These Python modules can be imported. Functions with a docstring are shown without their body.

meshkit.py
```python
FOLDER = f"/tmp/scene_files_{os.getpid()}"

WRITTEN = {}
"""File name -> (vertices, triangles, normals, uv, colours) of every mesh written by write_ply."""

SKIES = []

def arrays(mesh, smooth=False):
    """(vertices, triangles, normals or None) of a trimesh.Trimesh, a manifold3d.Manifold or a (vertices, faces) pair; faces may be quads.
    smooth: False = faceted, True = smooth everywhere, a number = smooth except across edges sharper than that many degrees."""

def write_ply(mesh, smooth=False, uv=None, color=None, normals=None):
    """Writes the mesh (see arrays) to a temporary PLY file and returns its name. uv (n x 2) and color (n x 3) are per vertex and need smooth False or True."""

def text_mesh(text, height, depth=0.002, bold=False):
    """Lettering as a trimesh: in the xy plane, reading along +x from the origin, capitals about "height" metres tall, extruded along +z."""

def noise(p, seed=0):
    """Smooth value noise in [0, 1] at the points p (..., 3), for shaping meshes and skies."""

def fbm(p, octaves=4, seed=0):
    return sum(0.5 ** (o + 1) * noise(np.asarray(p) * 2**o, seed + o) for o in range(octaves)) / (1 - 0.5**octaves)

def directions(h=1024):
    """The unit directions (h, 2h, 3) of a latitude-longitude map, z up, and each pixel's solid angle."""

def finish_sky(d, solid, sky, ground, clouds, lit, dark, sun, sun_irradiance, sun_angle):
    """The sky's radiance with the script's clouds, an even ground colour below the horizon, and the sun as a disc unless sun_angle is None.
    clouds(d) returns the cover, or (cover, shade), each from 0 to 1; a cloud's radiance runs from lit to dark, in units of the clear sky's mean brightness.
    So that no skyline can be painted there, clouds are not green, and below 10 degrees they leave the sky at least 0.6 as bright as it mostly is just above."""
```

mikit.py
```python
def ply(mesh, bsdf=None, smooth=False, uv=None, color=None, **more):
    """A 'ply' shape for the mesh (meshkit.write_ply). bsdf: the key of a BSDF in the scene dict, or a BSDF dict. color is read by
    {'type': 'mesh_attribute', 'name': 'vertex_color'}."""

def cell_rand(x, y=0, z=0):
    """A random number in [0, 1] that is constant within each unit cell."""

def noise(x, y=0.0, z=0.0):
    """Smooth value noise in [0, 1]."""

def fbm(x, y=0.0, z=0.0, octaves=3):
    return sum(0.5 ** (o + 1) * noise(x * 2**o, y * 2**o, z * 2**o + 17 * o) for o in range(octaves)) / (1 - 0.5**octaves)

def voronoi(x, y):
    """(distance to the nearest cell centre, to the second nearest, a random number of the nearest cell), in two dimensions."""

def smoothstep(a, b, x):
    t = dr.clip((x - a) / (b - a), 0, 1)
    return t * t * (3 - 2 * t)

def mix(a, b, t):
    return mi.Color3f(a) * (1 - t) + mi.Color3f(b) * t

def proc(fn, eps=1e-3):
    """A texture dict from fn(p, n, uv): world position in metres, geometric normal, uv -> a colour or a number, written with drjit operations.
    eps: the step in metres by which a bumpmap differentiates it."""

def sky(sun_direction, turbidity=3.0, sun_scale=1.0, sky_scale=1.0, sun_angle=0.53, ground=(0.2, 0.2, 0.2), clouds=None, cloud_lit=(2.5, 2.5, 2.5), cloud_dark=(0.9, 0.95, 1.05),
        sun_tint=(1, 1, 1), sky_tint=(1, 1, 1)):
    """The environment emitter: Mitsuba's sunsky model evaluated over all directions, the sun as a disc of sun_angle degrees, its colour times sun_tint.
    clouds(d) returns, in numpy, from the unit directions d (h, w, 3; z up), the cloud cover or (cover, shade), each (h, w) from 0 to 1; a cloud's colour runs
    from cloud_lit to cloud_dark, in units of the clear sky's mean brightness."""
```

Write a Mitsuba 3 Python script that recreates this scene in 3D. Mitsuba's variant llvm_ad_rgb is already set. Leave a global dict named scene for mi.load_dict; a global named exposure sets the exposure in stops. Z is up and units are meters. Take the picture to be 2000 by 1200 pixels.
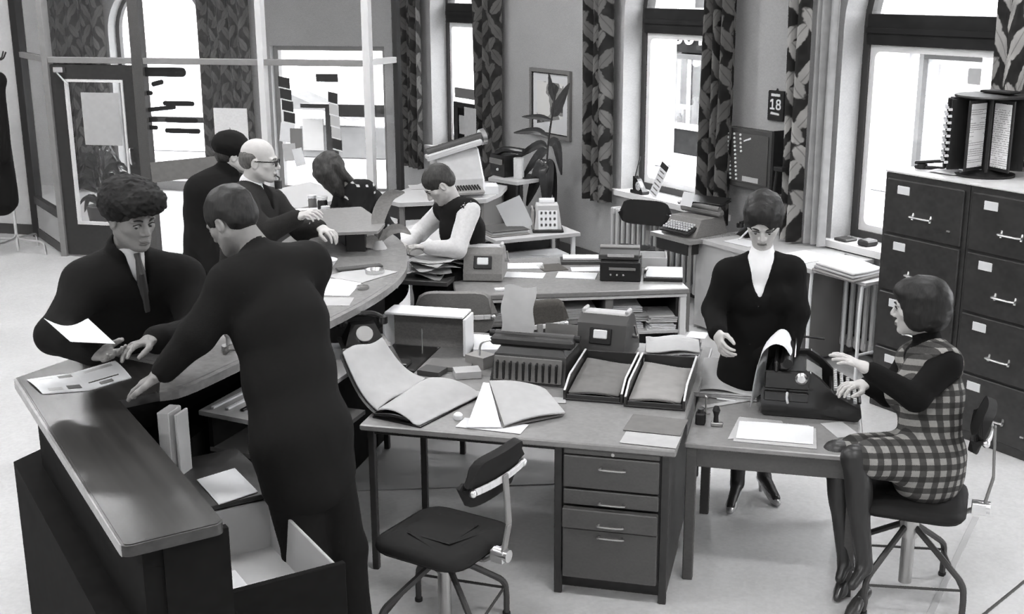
import math, random
import numpy as np
import trimesh, manifold3d
import shapely.geometry as sg
from shapely.ops import unary_union
from shapely import affinity
import drjit as dr
import mitsuba as mi
import mikit, meshkit
from mikit import noise, fbm, smoothstep, mix, proc, cell_rand

T = mi.ScalarTransform4f
scene, labels = {}, {}
RNG = random.Random(7)

# ---------------------------------------------------------------- camera, sky, exposure
CAM = np.array([0.0, 0.0, 2.609])
R_CAM = np.array([[0.971, 0.2403, -0.0047], [0.0578, -0.2524, -0.9659], [-0.2333, 0.9373, -0.2589]])   # rows: right, down, forward
_m = np.eye(4)
_m[:3, 0], _m[:3, 1], _m[:3, 2], _m[:3, 3] = -R_CAM[0], -R_CAM[1], R_CAM[2], CAM
_u, _, _vt = np.linalg.svd(_m[:3, :3]); _m[:3, :3] = _u @ _vt
scene['camera'] = {'type': 'perspective', 'fov': 45.756, 'fov_axis': 'x', 'near_clip': 0.05, 'far_clip': 200.0, 'to_world': T(_m.tolist())}
exposure = 1.4
scene['sky'] = mikit.sky((0.5, 0.5, 0.7), turbidity=6.0, sun_scale=0.0, sky_scale=1.0, ground=(0.5, 0.5, 0.5), clouds=lambda d: np.ones(d.shape[:2]), cloud_lit=(30.0, 30.3, 30.9))
ADDED_LAMP_L = 15.0          # radiance of the added ceiling lamps that fill the office
ADDED_LAMPS = [(x, y) for y in (0.5, 3.5, 6.5, 9.5) for x in (-6.5, -3.0, 0.5)]

# ---------------------------------------------------------------- materials (defined once, used by key)
def g(v, warm=0.0):
    return [v * (1 + warm), v, v * (1 - 1.4 * warm)]

def mat(name, v, rough=0.6, spec=0.4, warm=0.015, metal=0.0, two=True, **k):
    col = v if isinstance(v, dict) else {'type': 'rgb', 'value': g(v, warm) if not isinstance(v, (list, tuple)) else list(v)}
    b = {'type': 'principled', 'base_color': col, 'roughness': rough, 'specular': spec, 'metallic': metal, **k}
    scene[name] = {'type': 'twosided', 'b': b} if two else b
    return name

def speck(v, amp, scale, warm=0.015, amp2=0.0, scale2=3.0):
    def fn(p, n, uv):
        t = (fbm(p.x * scale, p.y * scale, p.z * scale, 3) - 0.5) * 2 * amp
        if amp2:
            t = t + (fbm(p.x * scale2 + 7, p.y * scale2, p.z * scale2, 3) - 0.5) * 2 * amp2
        w = v * (1 + t)
        return mi.Color3f(w * (1 + warm), w, w * (1 - 1.4 * warm))
    return proc(fn)

def wood(v, amp, warm=0.02, ax='x', f=30.0):
    def fn(p, n, uv):
        a, b = (p.x, p.y) if ax == 'x' else (p.y, p.x)
        if ax == 'd':
            a, b = (p.y - p.x) * 0.7071, (p.x + p.y) * 0.7071
        gr = fbm(a * 1.3, b * f, p.z * f, 4) - 0.5
        w = v * (1 + 2 * amp * gr)
        return mi.Color3f(w * (1 + warm), w, w * (1 - 1.4 * warm))
    return proc(fn)

mat('m_floor', speck(0.50, 0.07, 60.0, 0.0, 0.10, 2.2), 0.34, 0.55)
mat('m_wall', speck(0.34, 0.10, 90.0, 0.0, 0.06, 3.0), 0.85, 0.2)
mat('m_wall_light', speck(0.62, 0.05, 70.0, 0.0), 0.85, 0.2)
mat('m_ceiling', 0.75, 0.9, 0.2)
mat('m_base', 0.05, 0.5)
mat('m_sill', 0.62, 0.35, 0.5, 0.0)
mat('m_frame_dark', 0.035, 0.45, 0.5)
mat('m_frame_white', 0.70, 0.5, 0.4, 0.0)
mat('m_alu', speck(0.20, 0.08, 30.0, 0.01), 0.42, 0.5)
mat('m_alu_light', 0.58, 0.4, 0.5, 0.0)
mat('m_dark', 0.010, 0.45, 0.5)
mat('m_black', 0.006, 0.5, 0.4)
mat('m_black_gloss', 0.010, 0.16, 0.6)
mat('m_chrome', 0.75, 0.22, 0.5, 0.0, 1.0)
mat('m_steel', 0.45, 0.35, 0.5, 0.01, 1.0)
mat('m_paper', 0.60, 0.8, 0.2, -0.01)
mat('m_paper_grey', speck(0.38, 0.08, 25.0, 0.0), 0.8, 0.2)
mat('m_paper_dark', speck(0.14, 0.15, 30.0, 0.02), 0.8, 0.2)
mat('m_card', speck(0.24, 0.12, 20.0, 0.02), 0.75, 0.25)
mat('m_white', 0.68, 0.45, 0.4, -0.01)
mat('m_grey_light', 0.40, 0.5, 0.4, 0.0)
mat('m_grey', 0.15, 0.5, 0.4)
mat('m_grey_dark', 0.045, 0.5, 0.4)
mat('m_cabinet', speck(0.024, 0.35, 9.0, 0.02, 0.25, 40.0), 0.38, 0.5)
mat('m_cab_top', speck(0.55, 0.25, 5.0, 0.0), 0.35, 0.5)
mat('m_desk_top', speck(0.19, 0.12, 60.0, 0.01), 0.30, 0.55)
mat('m_desk_front', speck(0.055, 0.16, 120.0, 0.02), 0.45, 0.5)
mat('m_desk_dark', speck(0.018, 0.2, 40.0, 0.02), 0.45, 0.5)
mat('m_counter_wood', wood(0.022, 0.55, 0.03, 'd', 26.0), 0.24, 0.6)
mat('m_counter_top', speck(0.17, 0.2, 50.0, 0.01), 0.26, 0.6)
mat('m_counter_body', speck(0.008, 0.3, 20.0, 0.02), 0.8, 0.08)
mat('m_light_wood', wood(0.40, 0.15, 0.02, 'x', 14.0), 0.4, 0.5)
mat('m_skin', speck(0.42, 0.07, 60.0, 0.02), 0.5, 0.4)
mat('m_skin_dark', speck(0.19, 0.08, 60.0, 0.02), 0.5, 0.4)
mat('m_lips', 0.12, 0.4, 0.4, 0.03)
mat('m_eye', 0.26, 0.2, 0.5, 0.0)
mat('m_iris', 0.012, 0.15, 0.6)
def hairmat(name, v):
    def fn(p, n, uv):
        t = fbm(p.x * 160, p.y * 160, p.z * 25, 3)
        w = v * (0.45 + 1.1 * t)
        return mi.Color3f(w * 1.03, w, w * 0.95)
    mat(name, proc(fn), 0.5, 0.3)
hairmat('m_hair', 0.011); hairmat('m_hair_grey', 0.09); hairmat('m_hair_mid', 0.03)
mat('m_fur', speck(0.007, 0.5, 220.0, 0.03), 0.8, 0.3, sheen=0.15)
mat('m_wool', speck(0.007, 0.35, 260.0, 0.03), 0.9, 0.15, sheen=0.06)
mat('m_wool_grey', speck(0.016, 0.35, 260.0, 0.03), 0.9, 0.15, sheen=0.08)
mat('m_cardigan', speck(0.006, 0.3, 300.0, 0.02), 0.9, 0.12, sheen=0.03)
mat('m_shirt', 0.74, 0.8, 0.2, -0.005)
mat('m_sleeve', speck(0.56, 0.10, 70.0, 0.0), 0.85, 0.2)
mat('m_stocking', 0.014, 0.4, 0.5)
mat('m_shoe', 0.03, 0.25, 0.6)
mat('m_shoe_silver', 0.42, 0.25, 0.5, 0.0, 0.4)
mat('m_seat', speck(0.0065, 0.35, 150.0, 0.03), 0.75, 0.3)
mat('m_seat_olive', speck(0.07, 0.3, 120.0, 0.06), 0.85, 0.2)
mat('m_seat_grey', speck(0.18, 0.2, 120.0, 0.02), 0.8, 0.2)
mat('m_leaf', speck(0.022, 0.3, 30.0, 0.0), 0.22, 0.6)
mat('m_stem', 0.03, 0.6)
mat('m_snow', 0.45, 0.9, 0.1, -0.005)
mat('m_stone', speck(0.70, 0.05, 6.0, 0.0), 0.85, 0.2)
mat('m_stone_mid', speck(0.10, 0.10, 8.0, 0.0), 0.85, 0.2)
mat('m_stone_dark', speck(0.02, 0.3, 8.0, 0.0), 0.7, 0.1)
mat('m_shop_dark', speck(0.008, 0.6, 4.0, 0.0), 0.6, 0.05)
mat('m_lattice', 0.16, 0.7, 0.2)
scene['m_glass'] = {'type': 'thindielectric', 'int_ior': 1.5}
scene['m_glass_solid'] = {'type': 'dielectric', 'int_ior': 1.5}

def curtain_mat(name, dark, lite, per, size, seed):
    """Printed cloth: leaves in two staggered rows along the cloth (uv in metres)."""
    def fn(p, n, uv):
        u, v = uv.x / per, uv.y / per
        best = mi.Float(0)
        for row, (off, ang) in enumerate(((0.0, 0.55), (0.5, -0.55))):
            uu = u - 0.5 * row
            iu = dr.floor(uu); fu = uu - iu - 0.5
            vv = v * 0.62 + off + 0.37 * cell_rand(iu, row, seed)
            iv = dr.floor(vv); fv = vv - iv - 0.5
            sgn = dr.select(cell_rand(iu, iv, seed + 3) > 0.5, 1.0, -1.0)
            x = fu * math.cos(ang) - fv * 1.6 * math.sin(ang) * sgn
            y = fu * math.sin(ang) * sgn + fv * 1.6 * math.cos(ang)
            d = dr.square(x / (0.22 * size)) + dr.square(y / (0.52 * size))
            leaf = 1 - smoothstep(0.75, 1.1, d + 0.35 * (noise(uv.x * 60, uv.y * 60) - 0.5))
            vein = smoothstep(0.0, 0.035, dr.abs(x))
            best = dr.maximum(best, leaf * (0.55 + 0.45 * vein))
        t = best * (0.7 + 0.6 * noise(uv.x * 9, uv.y * 9, seed))
        w = dark * (0.7 + 0.6 * noise(uv.x * 25, uv.y * 25, seed)) * (1 - t) + lite * t
        return mi.Color3f(w * 1.02, w, w * 0.97)
    mat(name, proc(fn), 0.85, 0.15)
curtain_mat('m_curtain_a', 0.014, 0.10, 0.17, 1.25, 1)
curtain_mat('m_curtain_b', 0.022, 0.30, 0.20, 1.15, 5)
curtain_mat('m_curtain_c', 0.022, 0.085, 0.16, 1.2, 9)
mat('m_curtain_plain', speck(0.30, 0.2, 14.0, 0.0), 0.85, 0.15)
mat('m_curtain_sheer', speck(0.45, 0.12, 14.0, 0.0), 0.85, 0.15)

def plaid_fn(p, n, uv):
    a = p.x * 0.86 + p.y * 0.5
    fx, fz = a / 0.052, (p.z + 0.25 * (p.y - p.x * 0.3)) / 0.052
    fx, fz = fx - dr.floor(fx), fz - dr.floor(fz)
    bx, bz = smoothstep(0.50, 0.56, fx), smoothstep(0.50, 0.56, fz)
    w = 0.24 - 0.10 * bx - 0.10 * bz + 0.05 * (fbm(p.x * 90, p.y * 90, p.z * 90, 2) - 0.5)
    w = dr.maximum(w, 0.03)
    w = dr.select((bx > 0.5) & (bz > 0.5), 0.030, w * dr.select((bx > 0.5) | (bz > 0.5), 0.42, 1.0))
    return mi.Color3f(w * 1.02, w, w * 0.96)
mat('m_plaid', proc(plaid_fn), 0.85, 0.15)

# ---------------------------------------------------------------- helpers
USED = {}
def uniq(key):
    n = USED.get(key, -1) + 1
    USED[key] = n
    return key if n == 0 else f'{key}_{n:03d}'

def xf(rotz=0.0, at=(0, 0, 0), rx=0.0, ry=0.0):
    m = trimesh.transformations.euler_matrix(math.radians(rx), math.radians(ry), math.radians(rotz), 'sxyz')
    m[:3, 3] = at
    return m

class Thing:
    """One top-level object; its parts are entries of their own whose keys start with its key."""
    def __init__(self, name, label=None, cat=None, group=None, kind=None, M=None):
        self.key = uniq(name)
        self.M = np.eye(4) if M is None else M
        d = {}
        if label: d['label'] = label
        if cat: d['category'] = cat
        if group: d['group'] = group
        if kind: d['kind'] = kind
        labels[self.key] = d
    def _ply(self, mesh, m, smooth, **k):
        mesh = mesh.copy(); mesh.apply_transform(self.M)
        return mikit.ply(mesh, m, smooth, **k)
    def one(self, mesh, m, smooth=35, **k):
        scene[self.key] = self._ply(mesh, m, smooth, **k)
        return self
    def part(self, name, mesh, m, smooth=35, label=None, under=None, kind=None, **k):
        key = uniq((under or self.key) + '__' + name)
        scene[key] = self._ply(mesh, m, smooth, **k)
        d = {}
        if label: d['label'] = label
        if kind: d['kind'] = kind
        if d: labels[key] = d
        return key

def struct(name, mesh, m, smooth=False, label=None, **k):
    t = Thing(name, label, None, kind='structure')
    t.one(mesh, m, smooth, **k)
    return t

def cat(*ms):
    fl = []
    for x in ms:
        fl.extend(x) if isinstance(x, (list, tuple)) else fl.append(x)
    return trimesh.util.concatenate(fl)

def tr(mesh, *at):
    mesh = mesh.copy(); mesh.apply_translation(at if len(at) == 3 else at[0]); return mesh

def rot(mesh, rx=0, ry=0, rz=0, at=(0, 0, 0)):
    mesh = mesh.copy(); mesh.apply_transform(xf(rz, at, rx, ry)); return mesh

def box(sx, sy, sz, at=(0, 0, 0), bev=0.003):
    """Box centred at `at` in x and y and standing on at[2], edges chamfered."""
    hx, hy, hz = sx / 2, sy / 2, sz / 2
    b = min(bev, hx * 0.6, hy * 0.6, hz * 0.6)
    pts = []
    for i in (-1, 1):
        for j in (-1, 1):
            for k in (-1, 1):
                pts += [(i * hx, j * (hy - b), k * (hz - b)), (i * (hx - b), j * hy, k * (hz - b)), (i * (hx - b), j * (hy - b), k * hz)]
    m = trimesh.convex.convex_hull(np.array(pts))
    m.apply_translation((at[0], at[1], at[2] + hz))
    return m

def bar(a, b, w, h, bev=0.002):
    """Rectangular bar from a to b (w across, h up)."""
    a, b = np.array(a, float), np.array(b, float)
    L = np.linalg.norm(b - a); x = (b - a) / L
    upv = np.array([0, 0, 1.0]) if abs(x[2]) < 0.95 else np.array([0, 1.0, 0])
    y = np.cross(upv, x); y /= np.linalg.norm(y); z = np.cross(x, y)
    m = box(L, w, h, (0, 0, -h / 2), bev)
    M = np.eye(4); M[:3, 0], M[:3, 1], M[:3, 2], M[:3, 3] = x, y, z, (a + b) / 2
    m.apply_transform(M); return m

def tube(path, r, n=10, cap=True):
    P = np.array(path, float); m = len(P)
    rr = np.full(m, r) if np.isscalar(r) else np.array(r, float)
    t = np.gradient(P, axis=0); t /= np.linalg.norm(t, axis=1, keepdims=True) + 1e-12
    ref = np.array([0, 0, 1.0]) if abs(t[0][2]) < 0.9 else np.array([1.0, 0, 0])
    u = np.cross(t[0], ref); u /= np.linalg.norm(u)
    V, F = [], []
    ang = np.linspace(0, 2 * np.pi, n, endpoint=False)
    for i in range(m):
        u = u - t[i] * (u @ t[i]); u /= np.linalg.norm(u) + 1e-12
        w = np.cross(t[i], u)
        V.append(P[i] + rr[i] * (np.cos(ang)[:, None] * u + np.sin(ang)[:, None] * w))
    V = np.vstack(V)
    for i in range(m - 1):
        for j in range(n):
            a, b = i * n + j, i * n + (j + 1) % n
            F += [[a, b, b + n], [a, b + n, a + n]]
    if cap:
        c0, c1 = len(V), len(V) + 1
        V = np.vstack([V, P[:1], P[-1:]])
        for j in range(n):
            F += [[c0, (j + 1) % n, j], [c1, (m - 1) * n + j, (m - 1) * n + (j + 1) % n]]
    return trimesh.Trimesh(V, np.array(F), process=False)

def curve(pts, n=24):
    """Catmull-Rom through the points."""
    P = np.array(pts, float); P = np.vstack([2 * P[0] - P[1], P, 2 * P[-1] - P[-2]])
    out = []
    k = len(P) - 3
    for i in range(k):
        p0, p1, p2, p3 = P[i:i + 4]
        for t in np.linspace(0, 1, max(2, n // k), endpoint=(i == k - 1)):
            out.append(0.5 * ((2 * p1) + (-p0 + p2) * t + (2 * p0 - 5 * p1 + 4 * p2 - p3) * t * t + (-p0 + 3 * p1 - 3 * p2 + p3) * t ** 3))
    return np.array(out)

def cyl(r, h, at=(0, 0, 0), n=20, r2=None):
    r2 = r if r2 is None else r2
    return lathe([(0, 0), (r, 0), (r2, h), (0, h)], at, n)

def lathe(prof, at=(0, 0, 0), n=24):
    pr = np.array(prof, float)
    ang = np.linspace(0, 2 * np.pi, n, endpoint=False)
    V = np.array([[r * math.cos(a), r * math.sin(a), z] for r, z in pr for a in ang])
    F = []
    for i in range(len(pr) - 1):
        for j in range(n):
            a, b = i * n + j, i * n + (j + 1) % n
            F += [[a, b, b + n], [a, b + n, a + n]]
    m = trimesh.Trimesh(V, np.array(F), process=True)
    m.update_faces(m.nondegenerate_faces()); m.apply_translation(at)
    return m

def prism(poly, h, at=(0, 0, 0)):
    """Shapely polygon (or points) extruded along +z."""
    if not hasattr(poly, 'geom_type'):
        poly = sg.Polygon(poly)
    m = cat([trimesh.creation.extrude_polygon(q, h, engine='earcut') for q in getattr(poly, 'geoms', [poly])])
    m.apply_translation(at); return m

def upright(poly, th, o, xdir, out):
    """Polygon drawn in (along, z) set upright: along xdir from o, thickness th towards `out`."""
    m = prism(poly, th)
    M = np.eye(4)
    M[:3, 0], M[:3, 1], M[:3, 2], M[:3, 3] = xdir, (0, 0, 1), out, o
    m.apply_transform(M)
    if np.linalg.det(M[:3, :3]) < 0:
        m.invert()
    return m

def grid(fn, nu, nv, th=0.0008, uv=False):
    """Sheet with thickness from fn(u, v) -> point, u and v in 0..1."""
    us, vs = np.linspace(0, 1, nu), np.linspace(0, 1, nv)
    P = np.array([[fn(u, v) for v in vs] for u in us], float)
    du, dv = np.gradient(P, axis=0), np.gradient(P, axis=1)
    N = np.cross(du, dv); N /= np.linalg.norm(N, axis=-1, keepdims=True) + 1e-12
    A, B = (P + N * th / 2).reshape(-1, 3), (P - N * th / 2).reshape(-1, 3)
    F = []
    idx = lambda i, j: i * nv + j
    K = nu * nv
    for i in range(nu - 1):
        for j in range(nv - 1):
            a, b, c, d = idx(i, j), idx(i + 1, j), idx(i + 1, j + 1), idx(i, j + 1)
            F += [[a, b, c], [a, c, d], [K + a, K + c, K + b], [K + a, K + d, K + c]]
    rim = [idx(i, 0) for i in range(nu)] + [idx(nu - 1, j) for j in range(1, nv)] + [idx(i, nv - 1) for i in range(nu - 2, -1, -1)] + [idx(0, j) for j in range(nv - 2, 0, -1)]
    for q in range(len(rim)):
        a, b = rim[q], rim[(q + 1) % len(rim)]
        F += [[a, K + a, K + b], [a, K + b, b]]
    return trimesh.Trimesh(np.vstack([A, B]), np.array(F), process=False)

def rrect(w, h, r, n=5):
    return sg.box(-w / 2 + r, -h / 2 + r, w / 2 - r, h / 2 - r).buffer(r, quad_segs=n)

Q = 2 ** -0.5
def W(c, n, z=0.0):
    """Point of the slanting window wall: c along it (to the back left), n out of the room."""
    return np.array([(n - c) * Q, (n + c) * Q, z])
CDIR, NDIR = np.array([-Q, Q, 0]), np.array([Q, Q, 0])
NWALL = 6.5
# ================================================================ the room
ROOM = [(-10.6, -3.5), (12.69, -3.5), tuple(W(13.6, NWALL)[:2]), (-10.6, 14.21)]
struct('floor', prism(sg.Polygon(ROOM).buffer(0.3), 0.1, (0, 0, -0.1)), 'm_floor')
struct('ceiling', prism(sg.Polygon(ROOM).buffer(0.3), 0.1, (0, 0, 4.0)), 'm_ceiling')

def arch(c0, c1, z0, spring, top_r=None):
    r = (c1 - c0) / 2
    ang = np.linspace(0, np.pi, 22)
    return sg.Polygon([(c0, z0), (c1, z0)] + [((c0 + c1) / 2 + r * math.cos(a), spring + r * math.sin(a)) for a in ang])

SILL, SPRING = 0.78, 2.30
WINS = [(4.86, 6.27), (7.47, 8.87), (11.10, 12.58), (2.1, 3.5), (-0.6, 0.8), (-3.3, -1.9), (-6.0, -4.6)]  # last four are out of view, letting daylight onto the near floor
wall_poly = sg.box(-8.8, -0.1, 13.75, 4.1)
for c0, c1 in WINS:
    wall_poly = wall_poly.difference(arch(c0, c1, SILL, SPRING))
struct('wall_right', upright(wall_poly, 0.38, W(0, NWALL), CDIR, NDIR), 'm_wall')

def window(c0, c1, i):
    """Arched window of the slanting wall: frame, transom, lower and upper pane, sill."""
    t = Thing(f'window_{i}', None, None, kind='structure')
    A = arch(c0, c1, SILL, SPRING)
    n0 = NWALL + 0.20
    fr = A.difference(A.buffer(-0.055))
    t.part('frame', upright(fr, 0.09, W(0, n0), CDIR, NDIR), 'm_frame_dark', False)
    lo = sg.box(c0 + 0.055, SILL + 0.055, c1 - 0.055, 2.17)
    ring = lo.difference(affinity.translate(rrect(c1 - c0 - 0.20, 2.17 - SILL - 0.15, 0.05), (c0 + c1) / 2, (2.17 + SILL + 0.055) / 2))
    t.part('casement', upright(ring, 0.05, W(0, n0 + 0.02), CDIR, NDIR), 'm_frame_white', False)
    tb = cat(upright(sg.box(c0 + 0.04, 2.17, c1 - 0.04, 2.38), 0.08, W(0, n0 - 0.01), CDIR, NDIR), upright(sg.box(c0 + 0.04, 2.25, c1 - 0.04, 2.29), 0.11, W(0, n0 - 0.025), CDIR, NDIR))
    t.part('transom', tb, 'm_stone_dark', False, label='dark cross bar below the arch')
    t.part('pane', upright(lo.buffer(-0.04), 0.001, W(0, n0 + 0.045), CDIR, NDIR), 'm_glass', False)
    up = A.buffer(-0.05).intersection(sg.box(c0, 2.37, c1, 4))
    t.part('pane', upright(up, 0.001, W(0, n0 + 0.045), CDIR, NDIR), 'm_glass', False)
    t.part('sill', upright(sg.box(c0 - 0.10, SILL - 0.05, c1 + 0.10, SILL), 0.26, W(0, NWALL - 0.06), CDIR, NDIR), 'm_sill', False, label='pale window sill')
    return t
for i, (c0, c1) in enumerate(WINS):
    window(c0, c1, i + 1)

# far wall (facing the camera) with the street window and the street door
FARY = 14.21
far = sg.box(-10.75, -0.1, -5.0, 4.1).difference(arch(-8.85, -7.50, 0.12, 2.0)).difference(sg.box(-6.62, 0.0, -5.12, 1.86))
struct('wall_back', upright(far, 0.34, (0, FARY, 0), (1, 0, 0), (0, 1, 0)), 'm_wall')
t = Thing('window_8', None, None, kind='structure')
A = arch(-8.85, -7.50, 0.12, 2.0)
t.part('frame', upright(A.difference(A.buffer(-0.05)), 0.08, (0, FARY + 0.18, 0), (1, 0, 0), (0, 1, 0)), 'm_frame_dark', False)
t.part('crossbar', upright(sg.box(-8.85, 0.86, -7.5, 0.93), 0.06, (0, FARY + 0.18, 0), (1, 0, 0), (0, 1, 0)), 'm_frame_dark', False)
t.part('pane', upright(A.buffer(-0.04), 0.001, (0, FARY + 0.22, 0), (1, 0, 0), (0, 1, 0)), 'm_glass', False)
t = Thing('door_1', None, None, kind='structure')
o = sg.box(-6.62, 0.0, -5.12, 1.86)
ring = o.difference(sg.box(-6.56, 0.10, -5.18, 1.80))
t.part('frame', upright(ring, 0.10, (0, FARY + 0.10, 0), (1, 0, 0), (0, 1, 0)), 'm_alu', False)
t.part('stile', upright(sg.box(-5.97, 0.1, -5.81, 1.14), 0.06, (0, FARY + 0.12, 0), (1, 0, 0), (0, 1, 0)), 'm_desk_dark', False)
t.part('rail', upright(unary_union([sg.box(-5.82, 0.99, -5.18, 1.14), sg.box(-6.30, 1.09, -5.9, 1.14)]), 0.06, (0, FARY + 0.115, 0), (1, 0, 0), (0, 1, 0)), 'm_desk_dark', False)
t.part('pane', upright(o.buffer(-0.05), 0.001, (0, FARY + 0.18, 0), (1, 0, 0), (0, 1, 0)), 'm_glass', False)

# left wall beside the vestibule, its return, and the walls outside the picture
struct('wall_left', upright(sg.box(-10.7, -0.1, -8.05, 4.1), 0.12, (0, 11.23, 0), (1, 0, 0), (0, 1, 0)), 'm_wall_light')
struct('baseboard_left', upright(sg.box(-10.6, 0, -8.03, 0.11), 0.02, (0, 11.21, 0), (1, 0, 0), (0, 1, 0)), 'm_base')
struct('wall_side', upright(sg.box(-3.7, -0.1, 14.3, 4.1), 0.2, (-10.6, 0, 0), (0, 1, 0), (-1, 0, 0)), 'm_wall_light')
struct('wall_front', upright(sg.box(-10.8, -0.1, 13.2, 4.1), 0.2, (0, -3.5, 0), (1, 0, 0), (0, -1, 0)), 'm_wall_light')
struct('baseboard_right', upright(sg.box(-8.7, 0, 13.6, 0.12), 0.02, W(0, NWALL - 0.02), CDIR, NDIR), 'm_base')

# added ceiling lamps out of view: opal troughs that fill the office with light
for i, (x, y) in enumerate(ADDED_LAMPS):
    t = Thing('added_ceiling_lamp', 'added long white fluorescent ceiling lamp out of view, ' + ('nearest', 'second', 'third', 'farthest')[i // 3] + ' row from the viewer, ' + ('left', 'middle', 'right')[i % 3] + ' one', 'ceiling lamp', 'added ceiling lamps brightening the office from out of view')
    t.part('housing', box(1.5, 0.34, 0.09, (x, y, 3.90)), 'm_white')
    key = t.part('diffuser', box(1.44, 0.28, 0.03, (x, y, 3.868)), 'm_white', False)
    scene[key]['emitter'] = {'type': 'area', 'radiance': {'type': 'rgb', 'value': [ADDED_LAMP_L, ADDED_LAMP_L, ADDED_LAMP_L * 1.01]}}

# ================================================================ outside
GZ = -0.63
struct('street', prism([(-60, -60), (60, -60), (60, 60), (-60, 60)], 0.3, (0, 0, GZ - 0.32)), 'm_snow')
FN = 15.0
CD, ND = CDIR, NDIR
fac = Thing('shop_building', 'pale stone shop building across the street with dark shop front', 'building')
fac.part('wall', upright(sg.box(4.0, GZ, 27.0, 4.2).difference(sg.box(16.6, GZ, 19.34, 1.70)).difference(sg.box(11.75, GZ, 13.22, 1.60)).difference(sg.box(17.92, 2.12, 18.42, 3.6)), 0.6, W(0, FN), CD, ND), 'm_stone', False)
fac.part('plinth', upright(sg.box(16.6, GZ, 19.1, -0.16), 0.4, W(0, FN + 0.02), CD, ND), 'm_stone_dark', False)
fac.part('sign_board', upright(sg.box(16.6, 1.30, 19.34, 1.80), 0.15, W(0, FN - 0.05), CD, ND), 'm_shop_dark', False)
fac.part('cornice', upright(sg.box(16.5, 1.18, 19.36, 1.27), 0.12, W(0, FN - 0.1), CD, ND), 'm_stone_mid', False)
fac.part('back_wall', upright(sg.box(16.0, GZ, 20.6, 1.9), 0.1, W(0, FN + 0.66), CD, ND), 'm_shop_dark', False)
fac.part('display_floor', upright(sg.box(16.6, -0.16, 19.2, -0.08), 0.66, W(0, FN - 0.03), CD, ND), 'm_stone', False)
fac.part('mullion', upright(sg.box(18.36, -0.1, 18.41, 1.24), 0.06, W(0, FN), CD, ND), 'm_white', False)
fac.part('window_head', upright(sg.box(16.6, 1.20, 19.1, 1.25), 0.06, W(0, FN), CD, ND), 'm_stone', False)
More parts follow.
